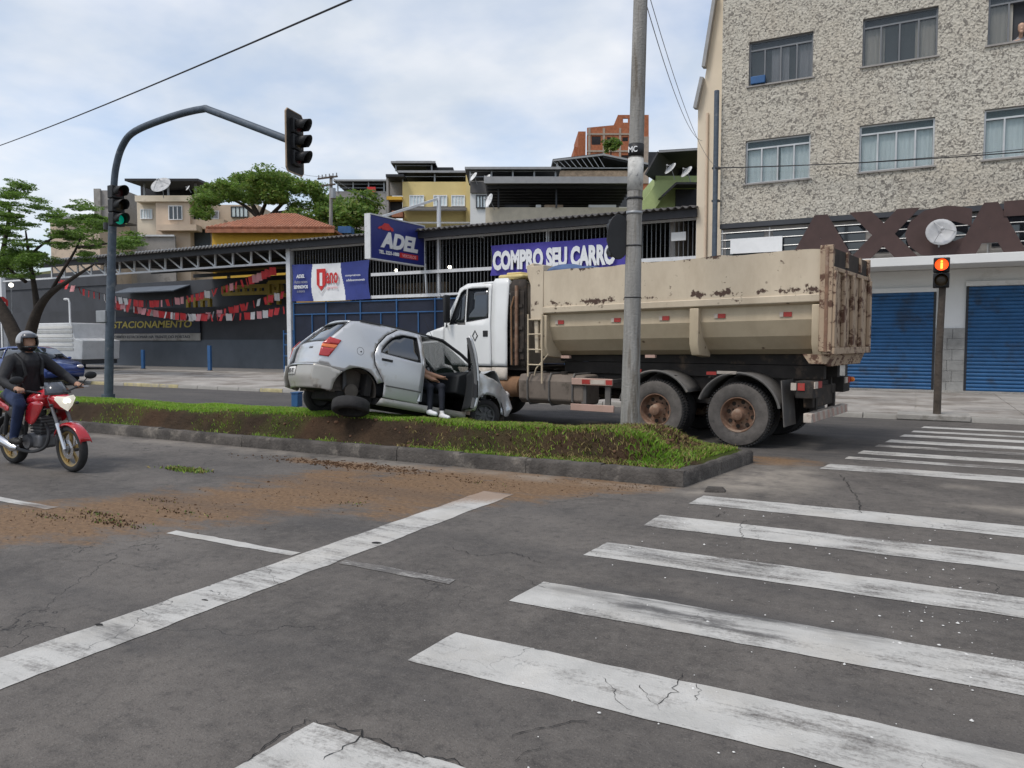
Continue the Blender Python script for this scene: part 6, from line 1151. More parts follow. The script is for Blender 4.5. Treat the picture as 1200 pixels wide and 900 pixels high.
# tanks and side guards
for s in (1, -1):
    MB().prism([(y_, z_) for y_, z_ in [(s * .62, .58), (s * .66, .50), (s * 1.1, .50), (s * 1.2, .58), (s * 1.21, .92), (s * 1.14, 1.04), (s * .7, 1.05), (s * .62, .98)]], 2.78, 4.2, 'yz').build('fuel_tank', 'tank_dust', tr, bevel=.03)
    for x in (3.0, 3.5, 3.98): MB().tube([(x, s * .6, .485), (x, s * 1.12, .482), (x, s * 1.22, .57), (x, s * 1.225, .93), (x, s * 1.15, 1.06), (x, s * .6, 1.065)], .018, 6).build('tank_strap', 'guard_grey', tr)
    MB().cyl((3.3, s * 1.0, 1.04), (3.3, s * 1.0, 1.10), .06, n=12).build('tank_cap', 'grime', tr)
    MB().tube([(4.25, s * .95, .78), (4.28, s * .95, .78), (4.72, s * .95, .78), (4.75, s * .95, .78)], [.14, .2, .2, .14], 16).build('air_tank', 'tank_brown', tr, True, ang=50)
    MB().bx(2.18, 3.0, s * 1.195 + .035 * s - .02, s * 1.195 + .035 * s + .02, .88, 1.0).build('guard_rail', 'rail_striped', tr, bevel=.008); MB().bx(2.15, 3.02, s * 1.23 - .02, s * 1.23 + .02, .42, .54).build('guard_rail', 'rail_striped', tr, bevel=.008)
    MB().bx(2.18, 2.3, s * 1.252, s * 1.256, .9, .98).build('reflector', 'reflect_red', tr); MB().bx(2.32, 2.6, s * 1.252, s * 1.256, .9, .98).build('reflector', 'reflect_white', tr); MB().bx(2.62, 2.78, s * 1.252, s * 1.256, .9, .98).build('reflector', 'reflect_red', tr)
    for x in (2.3, 2.78): MB().bx(x - .05, x + .05, s * 1.17 - .02, s * 1.17 + .02, .543, .878).build('guard_post', 'guard_grey', tr)
    MB().bar((2.3, s * .45, .95), (2.3, s * 1.15, .95), .06, .06).build('guard_arm', 'guard_grey', tr); MB().bar((2.78, s * .45, .95), (2.78, s * 1.15, .95), .06, .06).build('guard_arm', 'guard_grey', tr)
# rear lamps and bumper bar
for s in (1, -1):
    MB().bx(-1.12, -.86, s * .95 - .22, s * .95 + .22, .80, 1.06).build('lamp_box', 'chassis', tr, bevel=.015); MB().bx(-1.14, -1.122, s * .95 - .2, s * .95 - .02, .95, 1.05).build('tail_lamp', 'reflect_red', tr); MB().bx(-1.14, -1.122, s * .95 + .02, s * .95 + .2, .95, 1.05).build('tail_lamp', 'reflect_white', tr); MB().bx(-1.0, -.9, s * 1.172, s * 1.185, .92, 1.03).build('tail_lamp', 'reflect_red', tr); MB().bx(-.88, -.80, s * 1.172, s * 1.185, .92, 1.03).build('tail_lamp', 'reflect_white', tr)
    MB().bx(-1.02, -.92, s * .55 - .05, s * .55 + .05, .5, .8).build('bumper_arm', 'chassis', tr)
MB().bx(-1.0, -.86, -.72, .72, .62, .95).build('rear_crossmember', 'grime', tr, bevel=.02); MB().ball((-1.16, -1.15, 1.0), .045, 8, 6).build('turn_lamp', 'lamp_orange', tr, True); MB().bx(-1.1, -.98, -1.15, 1.15, .44, .58).build('rear_bumper', 'reflect_white', tr, bevel=.01)
for k in range(8): y = -1.1 + k * .29; MB().add([(-1.104, y, .445), (-1.104, y + .12, .445), (-1.104, y + .19, .575), (-1.104, y + .07, .575)], [(0, 1, 2, 3)]).build('bumper_stripe', 'rail_striped', tr)
# cab: side panels bent over a width curve
def cabw(x, z): return 1.12 - .10 * max(0, (z - 1.95)) ** 1.3 - .05 * max(0, x - 5.75)
z_ = lambda pts: [(a, b - .11) for a, b in pts]
door = [(4.90, 1.28), (5.90, 1.28), (6.12, 1.5), (6.12, 2.13), (5.72, 2.80), (5.55, 2.88), (4.94, 2.88)]
wnd = [(4.98, 2.22), (5.52, 2.15), (5.52, 2.80), (5.02, 2.80)]; qwnd = [(5.57, 2.14), (5.97, 2.10), (5.70, 2.72), (5.62, 2.78), (5.57, 2.79)]
for s in (1, -1):
    f = lambda a, b, s=s, o=0: (a, s * (cabw(a, b) + o), b)
    dr = panel('door', z_(door), f, 'cab_white', tr, .12, [z_(wnd), z_(qwnd)], .03)
    for nm, w_ in (('side_window', wnd), ('quarter_window', qwnd)): panel(nm, z_(wnd if nm == 'side_window' else qwnd), lambda a, b, s=s: (a, s * (cabw(a, b) - .012), b), 'glass_dark', dr, .2, (), .006)
    for nm, w_ in (('side_window', wnd), ('quarter_window', qwnd)): MB().tube([(a, s * (cabw(a, b) + .01), b) for a, b in dens(z_(w_), .1)], .014, 5, closed=True).build('window_seal', 'black_plastic', dr)
    MB().bx(4.98, 5.10, s * (cabw(5, 1.6) + .016) - .012, s * (cabw(5, 1.6) + .016) + .012, 1.74, 1.86).build('door_handle', 'black_plastic', dr, bevel=.01)
    panel('cab_corner', z_([(4.52, 1.28), (4.88, 1.28), (4.92, 2.88), (4.86, 2.97), (4.56, 2.97), (4.52, 2.9)]), f, 'cab_white', tr, .15, (), .03)
    panel('vent_panel', z_([(4.12, 1.28), (4.50, 1.28), (4.50, 2.86), (4.44, 2.93), (4.16, 2.93), (4.12, 2.86)]), lambda a, b, s=s: (a, s * (1.03), b), 'grime', tr, .2, (), .03)
    panel('step_skirt', z_([(4.9, .88), (5.55, .88), (5.75, 1.25), (4.9, 1.25)]), f, 'cab_dusty', tr, .15, (), .03)
    panel('sill', z_([(4.52, 1.02), (4.88, 1.02), (4.88, 1.26), (4.52, 1.26)]), f, 'cab_dusty', tr, .15, (), .03)
    panel('fender', z_([(5.62, .80), (5.60, 1.0)] + arc(6.1, .62, .60, 165, 12, 12) + [(6.95, .7), (7.12, .95), (7.10, 1.62), (6.6, 1.94), (6.14, 2.06), (6.13, 1.3), (5.95, 1.26)]), lambda a, b, s=s: (a, s * (1.12 - .12 * max(0, a - 6.4) - .02), b), 'cab_white', tr, .12, (), .03)
    mb = MB(); mb.tube([(5.80, s * 1.06, 2.58), (5.94, s * 1.22, 2.56)], .014, 6); mb.tube([(6.05, s * 1.10, 1.98), (5.98, s * 1.22, 1.93), (5.94, s * 1.24, 2.02)], .012, 6); mb.build('mirror_arm', 'black_plastic', tr, True); MB().bx(5.90, 5.97, s * 1.25 - .085, s * 1.25 + .085, 2.02, 2.58).build('mirror', 'black_plastic', tr, bevel=.03)
    MB().bx(5.55, 5.75, s * 1.128, s * 1.136, 1.98, 2.03).build('badge', 'guard_grey', tr)
    MB().lathe([(.0015, .045), (.09, .03), (.11, 0)], (7.12, s * .82, 1.15), 'x', 18).build('headlamp', 'alu', tr, True)
mb = MB(); nx = 14; vs = []
for i in range(nx + 1):
    x = 4.5 + 1.25 * i / nx
    for j in range(11): y = -1.03 + 2.06 * j / 10; vs.append((x, y, 2.84 - .08 * abs(y / 1.03) ** 4 - .10 * max(0, (i / nx - .75) / .25) ** 2))
MB().add(vs, [(i * 11 + j, (i + 1) * 11 + j, (i + 1) * 11 + j + 1, i * 11 + j + 1) for i in range(nx) for j in range(10)]).build('roof', 'cab_white', tr, True, ang=60, solid=.04)
MB().tube([(4.55, .98, 2.80), (5.6, .99, 2.77), (5.78, .98, 2.70), (6.08, 1.03, 2.05)], .03, 8).build('a_pillar', 'cab_white', tr, True); MB().tube([(4.55, -.98, 2.80), (5.6, -.99, 2.77), (5.78, -.98, 2.70), (6.08, -1.03, 2.05)], .03, 8).build('a_pillar', 'cab_white', tr, True)
MB().add([(5.80, -.96, 2.68), (5.80, .96, 2.68), (6.12, 1.02, 2.0), (6.12, -1.02, 2.0)], [(0, 1, 2, 3)]).build('windscreen', 'glass_dark', tr, solid=.01)
MB().bx(4.505, 4.53, -1.02, 1.02, 1.2, 2.78).build('cab_rear', 'cab_dusty', tr); MB().bx(4.12, 6.1, -1.0, 1.0, 1.10, 1.16).build('cab_floor', 'grime', tr)
vs = []
for i in range(9):
    x = 6.1 + 1.05 * i / 8
    for j in range(11): y = -1.0 + 2.0 * j / 10; w = 1 - .16 * (i / 8); vs.append((x, y * w, 2.0 - .22 * (i / 8) - .16 * max(0, i / 8 - .7) / .3 - .16 * abs(y) ** 3))
MB().add(vs, [(i * 11 + j, (i + 1) * 11 + j, (i + 1) * 11 + j + 1, i * 11 + j + 1) for i in range(8) for j in range(10)]).build('bonnet', 'cab_white', tr, True, ang=60, solid=.03)
MB().bx(7.08, 7.15, -.62, .62, .95, 1.58).build('grille', 'black_plastic', tr, bevel=.02)
for z in (1.05, 1.2, 1.35, 1.5): MB().bx(7.152, 7.17, -.58, .58, z - .02, z + .02).build('grille_bar', 'alu', tr)
MB().bx(7.02, 7.32, -1.1, 1.1, .48, .80).build('front_bumper', 'cab_white', tr, bevel=.05); MB().bx(5.4, 7.05, -.75, .75, .75, 1.7).build('engine', 'chassis', tr)
MB().bx(4.9, 5.4, -.95, .95, 1.17, 1.75).build('seat', 'black_plastic', tr, bevel=.05); MB().bx(4.75, 4.95, -.95, .95, 1.6, 2.35).build('seat_back', 'black_plastic', tr, bevel=.05)
st_ = MB().tube([(5.62 + .05 * math.sin(a * .39), .5 + .22 * math.cos(a * .39), 1.98 + .2 * math.sin(a * .39)) for a in range(16)], .016, 6, closed=True).build('steering_wheel', 'black_plastic', tr, True)
for s in (1,):
    mb = MB(); mb.bx(4.16, 4.48, 1.046, 1.075, 1.3, 2.6); mb.build('air_intake', 'grime', tr, bevel=.02)
    for k in range(3): z = 1.45 + k * .42; MB().bx(4.18, 4.46, 1.077, 1.10, z, z + .06).build('intake_fin', 'grime', tr)
    MB().tube([(4.3, 1.12, 1.2), (4.3, 1.12, 2.7)], .035, 8).build('exhaust_stack', 'rust_rim', tr, True); MB().tube([(4.42, 1.115, 1.2), (4.43, 1.115, 2.3), (4.36, 1.115, 2.5)], .018, 6).build('hose', 'tank_brown', tr, True)
mb = MB(); mb.bx(4.35, 4.95, -.7, .85, 2.86, 2.95); t_ = mb.build('roof_tarp', 'yellow_tarp', tr, bevel=.04); MB().bx(4.5, 4.85, -.2, .7, 2.952, 3.0).build('tarp_fold', 'yellow_tarp', tr, bevel=.02)
MB().tube([(6.05, .95, 2.0), (6.25, 1.0, 2.5), (6.32, 1.02, 2.62)], .006, 5).build('aerial', 'black_metal', tr)
em = MB().add([(5.12, 1.137, 1.82), (5.05, 1.137, 1.74), (5.12, 1.137, 1.66), (5.19, 1.137, 1.74)], [(0, 1, 2, 3)])
em2 = MB().tube([(5.30, 1.135, 1.86), (5.36, 1.135, 1.76), (5.30, 1.135, 1.66), (5.24, 1.135, 1.76)], .014, 5, closed=True).build('door_emblem', 'black_plastic', tr)
# ------------------------------------------------------------ crashed silver hatchback (x forward, y left)
M('silver', (.52, .525, .53), .28, .45, var=.05, scale=1.2, coat=.6, dirt=((.36, .335, .29), .22, 1.8)); M('silver_lower', (.40, .385, .35), .45, .25, var=.08, scale=2, coat=.3, dirt=((.27, .235, .185), .4, 2.2)); M('seam', (.05, .05, .05), .7); M('trim_grey', (.10, .10, .10), .6, var=.1)
M('lamp_tail', (.42, .015, .015), .2, coat=1.0); M('lamp_amber', (.72, .16, .03), .2, coat=1.0); M('lamp_clear', (.60, .55, .52), .2, coat=1.0); M('under', (.018, .016, .015), .9, var=.4, dirt=((.06, .045, .035), .35, 4)); M('well', (.10, .085, .07), .85, var=.35, scale=4, dirt=((.20, .165, .13), .4, 3)); M('inner_panel', (.018, .02, .022), .7, var=.2); M('seat_cloth', (.03, .032, .036), .9, var=.2)
glass('glass_green', (.10, .17, .135), .04, alpha=.5); M('plate_white', (.62, .61, .58), .6, var=.05)
ca = empty('silver_hatchback', (-7.64, 10.245, .334)); ca.rotation_euler = (rad(-3.4), rad(11.6), rad(62.2)); tag(ca, 'wrecked silver hatchback tilted nose down across the median with its front door open', 'car')
ZT = np.array([.10, .18, .30, .45, .58, .72, .86, .94, 1.05, 1.18, 1.30, 1.38, 1.44]); WT = np.array([.72, .755, .785, .80, .806, .803, .79, .772, .735, .685, .635, .592, .50])
_zz = np.linspace(.05, 1.5, 200); _ww = np.convolve(np.pad(np.interp(_zz, ZT, WT), 6, mode='edge'), np.ones(13) / 13, 'valid')
def cw(x, z):
    w = float(np.interp(z, _zz, _ww))
    if x < -1.05: t = min(1.2, (-1.05 - x) / .75); w *= 1 - .20 * t ** 2.6
    if x > 1.0: t = min(1.2, (x - 1.0) / .85); w *= 1 - .20 * t ** 2.2
    return w
def sidef(s, o=0.0): return lambda a, b: (a, s * (cw(a, b) + o), b)
RA = (-1.17, .29); FA = (1.25, .28)
quarter = [(-.76, .50)] + [p for p in arc(RA[0], RA[1], .355, 28, 134, 14)] + [(-1.62, .59), (-1.80, .60), (-1.785, .74), (-1.755, .90), (-1.66, 1.02), (-1.50, 1.20), (-1.36, 1.345), (-1.15, 1.385), (-.55, 1.415), (-.58, 1.375), (-.78, 1.24), (-.93, 1.06), (-.985, .90), (-.95, .74), (-.86, .62)]
rdoor = [(-.745, .49), (-.725, .27), (-.10, .255), (-.085, .60), (-.10, .92), (-.155, 1.375), (-.36, 1.395), (-.555, 1.37), (-.76, 1.235), (-.91, 1.055), (-.965, .90), (-.93, .74), (-.84, .615)]
rwin = spline([(-.86, .955), (-.80, 1.07), (-.66, 1.22), (-.48, 1.305)], 4, False) + [(-.225, 1.315), (-.165, .915)]
fdoor = [(-.075, .26), (.74, .27), (.79, .45), (.82, .70), (.80, .90), (.95, .955), (.62, 1.19), (.30, 1.365), (-.13, 1.385), (-.08, .93), (-.062, .60)]
fwin = [(-.045, .945), (.80, .96), (.56, 1.165), (.28, 1.315), (-.10, 1.335)]
fender = [(.80, .30)] + [p for p in arc(FA[0], FA[1], .345, 172, 8, 14)] + [(1.72, .30), (1.84, .34), (1.86, .55), (1.78, .70), (1.45, .83), (1.02, .955), (.84, .93), (.84, .70), (.81, .45)]
def crump(fn, amt, sd):
    def g(a, b):
        x, y, z = fn(a, b); k = max(0, a - .95) * amt; v = noise.noise_vector(Vector((a * 3.1 + sd, b * 3.4, sd))); v2 = noise.noise_vector(Vector((a * 8 + sd, b * 9, sd + 4))); return (x - k * .22 * (.5 + .5 * v.x) + v2.x * .03 * k, y + (v.y * .14 + v2.y * .05) * k, z + (v.z * .10 + v2.z * .03) * k)
    return g
for s in (-1, 1):
    panel('quarter_panel', quarter, sidef(s), 'silver', ca, .06, (), .012)
    rd = panel('rear_door', rdoor, sidef(s), 'silver', ca, .06, [rwin], .02)
    panel('window', rwin, sidef(s, -.012), 'glass_car', rd, .1, (), .005); MB().tube([sidef(s, .004)(a, b) for a, b in dens(rwin, .06)], .011, 5, closed=True).build('window_seal', 'black_plastic', rd)
    MB().tube([sidef(s, .008)(a, b) for a, b in ((-.72, .452), (-.4, .452), (-.10, .452))], .013, 6).build('door_moulding', 'trim_grey', rd); MB().bar(sidef(s, .012)(-.84, .845), sidef(s, .012)(-.66, .845), .028, .035).build('door_handle', 'black_plastic', rd)
    panel('sill', [(-.80, .14), (.82, .14), (.80, .255), (-.74, .255)], sidef(s, .002), 'silver_lower', ca, .1, (), .02)
    panel('fender', fender, crump(sidef(s), 1.0 if s < 0 else 1.4, 2.0 * s), 'silver', ca, .05, (), .01, ang=50)
    # rear bumper side
    panel('bumper_side', arc(-1.17, .29, .362, 136, 184, 8) + [(-1.56, .235), (-1.79, .26), (-1.85, .42), (-1.84, .60), (-1.62, .585)], sidef(s, .012), 'silver_lower', ca, .05, (), .02)
    # pillars in side view
    MB().tube([sidef(s, -.03)(a, b) for a, b in ((-.10, .30), (-.11, .92), (-.165, 1.36))], [.06, .05, .04], 6).build('b_pillar', 'silver' if s < 0 else 'inner_panel', ca, True)
    MB().tube([sidef(s, -.01)(a, b) for a, b in ((-1.2, 1.38), (-.6, 1.405), (-.1, 1.40), (.28, 1.38), (.62, 1.205), (.98, .96))], .028, 6).build('a_pillar', 'black_plastic', ca, True)
    # tail lamps wrap round the corner
    tl = [(-1.66, 1.02), (-1.52, .985), (-1.57, .88), (-1.66, .735), (-1.79, .735), (-1.765, .90)]
    lo = empty('tail_lamp', (0, 0, 0)); lo.parent = ca
    panel('red_lens', [(-1.585, .86), (-1.66, .73), (-1.79, .73), (-1.775, .86)], sidef(s, .014), 'lamp_tail', lo, .03, (), .012); panel('amber_lens', [(-1.583, .865), (-1.775, .865), (-1.765, .915), (-1.55, .925)], sidef(s, .014), 'lamp_amber', lo, .03, (), .012); panel('upper_lens', [(-1.548, .93), (-1.763, .92), (-1.67, 1.035), (-1.50, 1.01)], sidef(s, .014), 'lamp_tail', lo, .03, (), .012)
fc = MB().tube([sidef(-1, .004)(-1.20 + .055 * math.cos(a * .39), .90 + .06 * math.sin(a * .39)) for a in range(16)], .004, 5, closed=True).build('fuel_cap_ring', 'seam', ca); panel('fuel_cap', [(-1.20 + .05 * math.cos(a * .39), .90 + .055 * math.sin(a * .39)) for a in range(16)], sidef(-1, .003), 'silver', ca, .05, (), .004); MB().ball(sidef(-1, .008)(-1.19, .895), .012, 8, 6).build('fuel_lock', 'black_plastic', ca)
# rear face
def rx(y, z):
    x = float(np.interp(z, [.26, .42, .60, .64, .80, .94, 1.0, 1.345, 1.40], [-1.79, -1.865, -1.86, -1.815, -1.80, -1.765, -1.70, -1.40, -1.28])); return x + .14 * (abs(y) / .68) ** 2.6
def rearf(o=0.0): return lambda a, b: (rx(a, b) - o, a, b)
hat = panel('hatch', [(-.60, .625), (.60, .625), (.63, .80), (.63, .98), (.52, 1.36), (-.52, 1.36), (-.63, .98), (-.63, .80)], rearf(), 'silver', ca, .07, [[(-.56, 1.0), (.56, 1.0), (.46, 1.32), (-.46, 1.32)]], .014)
panel('rear_window', [(-.565, .995), (.565, .995), (.465, 1.325), (-.465, 1.325)], rearf(-.004), 'glass_car', hat, .12, (), .006); MB().tube([rearf(.006)(a, b) for a, b in dens([(-.565, .99), (.565, .99), (.465, 1.33), (-.465, 1.33)], .1)], .014, 5, closed=True).build('window_seal', 'black_plastic', hat)
for s in (-1, 1): MB().tube([(rx(.56, 1.0) + .03, s * .60, 1.0), (rx(.5, 1.2) + .02, s * .545, 1.2), (rx(.46, 1.345) + .04, s * .50, 1.345)], .03, 6).build('d_pillar_trim', 'black_plastic', ca, True)
bu = panel('rear_bumper', [(-.64, .25), (.64, .25), (.655, .42), (.655, .60), (-.655, .60), (-.655, .42)], rearf(.012), 'silver_lower', ca, .06, (), .02)
MB().tube([rearf(.016)(y, .598) for y in np.linspace(-.66, .66, 15)], .018, 6).build('bumper_ledge', 'silver', bu, True)
panel('number_plate', [(-.02, .44), (.36, .44), (.36, .565), (-.02, .565)], rearf(.030), 'plate_white', bu, .1, (), .006); panel('plate_recess', [(-.04, .568), (.38, .568), (.38, .594), (-.04, .594)], rearf(.028), 'black_plastic', bu, .1, (), .006)
text_mesh('plate_lettering', 'GVK 4821', .30, .07, 'seam', bu, .004, .015, 0, facing((rx(.17, .5) - .036, .17, .505), (0, -1, 0), (.0, 0, 1)))
panel('badge', [(-.3, .86), (-.18, .86), (-.18, .89), (-.3, .89)], rearf(.008), 'trim_grey', hat, .1, (), .004)
MB().tube([rearf(.02)(y, 1.36) for y in np.linspace(-.5, .5, 9)], .018, 6).build('roof_lip', 'silver', ca, True)
# roof, screen, bonnet
def roofz(x, y): return float(np.interp(x, [-1.36, -1.1, -.8, -.3, .1, .30], [1.385, 1.425, 1.443, 1.445, 1.43, 1.40])) - .055 * (abs(y) / .58) ** 2.4
panel('roof', [(-1.36, -.52), (-1.0, -.575), (-.3, -.585), (.29, -.565), (.31, 0), (.29, .565), (-.3, .585), (-1.0, .575), (-1.36, .52), (-1.39, 0)], lambda a, b: (a, b, roofz(a, b)), 'silver', ca, .08, (), .012)
def scr(a, b): t = (a - .28) / .70; return (a, b, 1.385 - .43 * t + .02 * math.sin(math.pi * t) - .03 * (abs(b) / .6) ** 2)
panel('windscreen', [(.29, -.55), (.97, -.66), (1.0, 0), (.97, .66), (.29, .55)], scr, 'glass_green', ca, .12, (), .005)
def hood(a, b):
    t = (a - .98) / .85; n = noise.noise_vector(Vector((a * 3, b * 2.5, 3))); return (a - .18 * max(0, t) * (.6 + .6 * n.x), b, .955 - .10 * t - .12 * t * t + .20 * math.exp(-((t - .42) / .2) ** 2) * (.8 + .5 * n.z) + .06 * n.y * t)
panel('bonnet', [(.98, -.68), (1.82, -.60), (1.86, 0), (1.82, .60), (.98, .68)], hood, 'silver', ca, .06, (), .01, ang=50)
panel('front_bumper', [(-.66, .24), (.66, .24), (.68, .45), (.66, .62), (-.66, .62), (-.68, .45)], lambda a, b: (1.78 - .16 * (abs(a) / .66) ** 3 + .05 * noise.noise(Vector((a * 3, b * 5, 1))), a, b), 'silver_lower', ca, .07, (), .02, ang=50)
for s in (-1, 1): MB().ball((1.66, s * .52, .70), (.10, .14, .075), 12, 8).build('headlamp', 'lamp_clear', ca, True)
mb = MB()
for k in range(26):
    a = Vector((random.uniform(.9, 1.6), random.uniform(-.72, -.5), random.uniform(.45, .82))); mb.bar(a, a + Vector((random.uniform(-.2, .2), random.uniform(-.12, .06), random.uniform(-.18, .18))), random.uniform(.02, .07), .008)
mb.build('torn_metal', 'silver', ca, kind='stuff'); MB().bx(1.0, 1.55, -.5, .5, .3, .72).build('engine', 'under', ca, bevel=.05)
# underbody, wheel wells, cabin
MB().bx(-1.38, 1.6, -.56, .56, .13, .27).build('floor', 'under', ca, bevel=.03); MB().bx(-.80, .84, -.72, .72, .14, .24).build('floor_side', 'under', ca); MB().bx(-1.72, -1.0, -.44, .44, .27, .70).build('boot_floor', 'under', ca); MB().bx(-1.0, -.9, -.70, .70, .25, .62).build('rear_bulkhead', 'under', ca)
for s in (-1, 1):
    for cx, cz in (RA, FA):
        q = arc(cx, cz, .345, -8, 188, 18); vs = [(x, s * y, z) for x, z in q for y in (.46, .74)]; MB().add(vs, [(2 * i, 2 * i + 1, 2 * i + 3, 2 * i + 2) for i in range(18)]).build('wheel_well', 'well', ca, True, ang=60)
        MB().prism(q, s * .455, s * .45, 'xz').build('well_wall', 'well', ca)
    MB().tube([(-1.17, s * .45, .29), (-1.17, s * .60, .29), (-1.17, s * .62, .29)], [.10, .11, .05], 16).build('brake_drum', 'well', ca, True); MB().tube([(-.75, s * .5, .25), (-1.0, s * .55, .3), (-1.22, s * .55, .30)], .03, 6).build('trailing_arm', 'under', ca); MB().tube([(-1.25, s * .5, .30), (-1.30, s * .5, .60)], .035, 8).build('damper', 'trim_grey', ca, True)
for s in (-1, 1):
    MB().bx(.0, .50, s * .36 - .24, s * .36 + .24, .28, .50).build('seat_base', 'seat_cloth', ca, bevel=.06); MB().bx(-.22, -.05, s * .36 - .23, s * .36 + .23, .48, 1.02).build('seat_back', 'seat_cloth', ca, bevel=.06); MB().bx(-.25, -.13, s * .36 - .12, s * .36 + .12, 1.06, 1.22).build('headrest', 'seat_cloth', ca, bevel=.04)
MB().bx(-.85, -.45, -.6, .6, .28, .50).build('rear_seat', 'seat_cloth', ca, bevel=.05); MB().bx(-.98, -.82, -.6, .6, .48, .98).build('rear_backrest', 'seat_cloth', ca, bevel=.05); MB().prism([(.62, .55), (.98, .5), (1.0, .93), (.80, .95), (.62, .86)], -.66, .66, 'xz').build('dashboard', 'inner_panel', ca, bevel=.03)
stw = MB().tube([(.52 + .06 * math.sin(a * .39), .36 + .18 * math.cos(a * .39), .86 + .17 * math.sin(a * .39)) for a in range(16)], .016, 6, closed=True).build('steering_wheel', 'black_plastic', ca, True)
# front doors: left one shut, right one swung open seen edge on
ld_ = panel('front_door', fdoor, sidef(1), 'silver', ca, .07, [fwin], .03); panel('window', fwin, sidef(1, -.01), 'glass_green', ld_, .12, (), .005); panel('door_card', [(-.06, .28), (.74, .28), (.80, .88), (-.07, .90)], sidef(1, -.05), 'inner_panel', ld_, .12, (), .02); MB().tube([sidef(1, .0)(a, b) for a, b in dens(fwin, .08)], .016, 5, closed=True).build('window_seal', 'black_plastic', ld_)
hx_, hy_ = .80, -.785; OP = rad(66)
def openf(o=0.0, warp=1.0):
    def g(a, b):
        x, y, z = a, -(cw(a, b) + o), b; dx, dy = x - hx_, y - hy_; n = noise.noise_vector(Vector((a * 2.5, b * 2.2, 7))); dy += n.y * .05 * warp * min(1, abs(dx)) * 1.5
        return (hx_ + dx * math.cos(OP) - dy * math.sin(OP), hy_ + dx * math.sin(OP) + dy * math.cos(OP), z + n.z * .02)
    return g
rd_ = panel('front_door', fdoor, openf(), 'silver', ca, .07, [fwin], .05); panel('door_card', [(-.05, .28), (.74, .28), (.78, .88), (-.06, .90)], openf(-.07), 'inner_panel', rd_, .1, (), .03); MB().tube([openf(-.02)(a, b) for a, b in dens(fwin, .08)], .026, 6, closed=True).build('window_frame', 'black_plastic', rd_, True); panel('window', [(-.04, .94), (.78, .95), (.70, 1.04), (-.05, 1.04)], openf(-.02), 'glass_car', rd_, .1, (), .005)
MB().tube([openf(-.035)(a, b) for a, b in ((-.06, .28), (-.062, .60), (-.075, .93), (-.12, 1.36))], .028, 6).build('door_edge', 'trim_grey', rd_, True); MB().tube([openf(-.03)(a, b) for a, b in ((-.055, .45), (-.055, .72))], [.05, .035], 6).build('latch', 'black_plastic', rd_)
MB().tube([(.30, -.25, 1.40), (.05, -.25, 1.72)], .004, 5).build('aerial', 'black_plastic', ca)
# wheels
def car_wheel(parent, loc, s, bent=None):
    w = empty('wheel', loc); w.parent = parent
    if bent: w.rotation_euler = bent
    MB().lathe([(.18, -.08), (.20, -.09), (.255, -.085), (.278, -.065), (.283, 0), (.278, .065), (.255, .085), (.20, .09), (.18, .08), (.18, -.08)], axis='y', n=32).build('tyre', 'dark_rubber', w, True, ang=45)
    MB().lathe([(.182, s * .075), (.16, s * .06), (.15, s * .02), (.06, s * .04), (.002, s * .045)], axis='y', n=24).build('rim', 'trim_grey', w, True, ang=30)
    for k in range(8): a = k * math.pi / 4; MB().bar((.06 * math.cos(a), s * .05, .06 * math.sin(a)), (.15 * math.cos(a), s * .05, .15 * math.sin(a)), .02, .03).build('spoke', 'trim_grey', w)
    return w
car_wheel(ca, (1.22, -.66, .27), -1, (0, 0, rad(-12))); car_wheel(ca, (1.22, .66, .27), 1, (0, 0, rad(-12))); car_wheel(ca, (-1.17, .66, .20), 1)
q = _ray(411, 474); q = _C + q * 11.25; lw_ = car_wheel(None, (q.x, q.y, q.z - .03), 1); lw_.name = 'loose_wheel'; lw_.rotation_euler = (rad(66), rad(0), rad(24)); tag(lw_, 'torn off black wheel lying on the bank under the rear wheel arch', 'wheel')
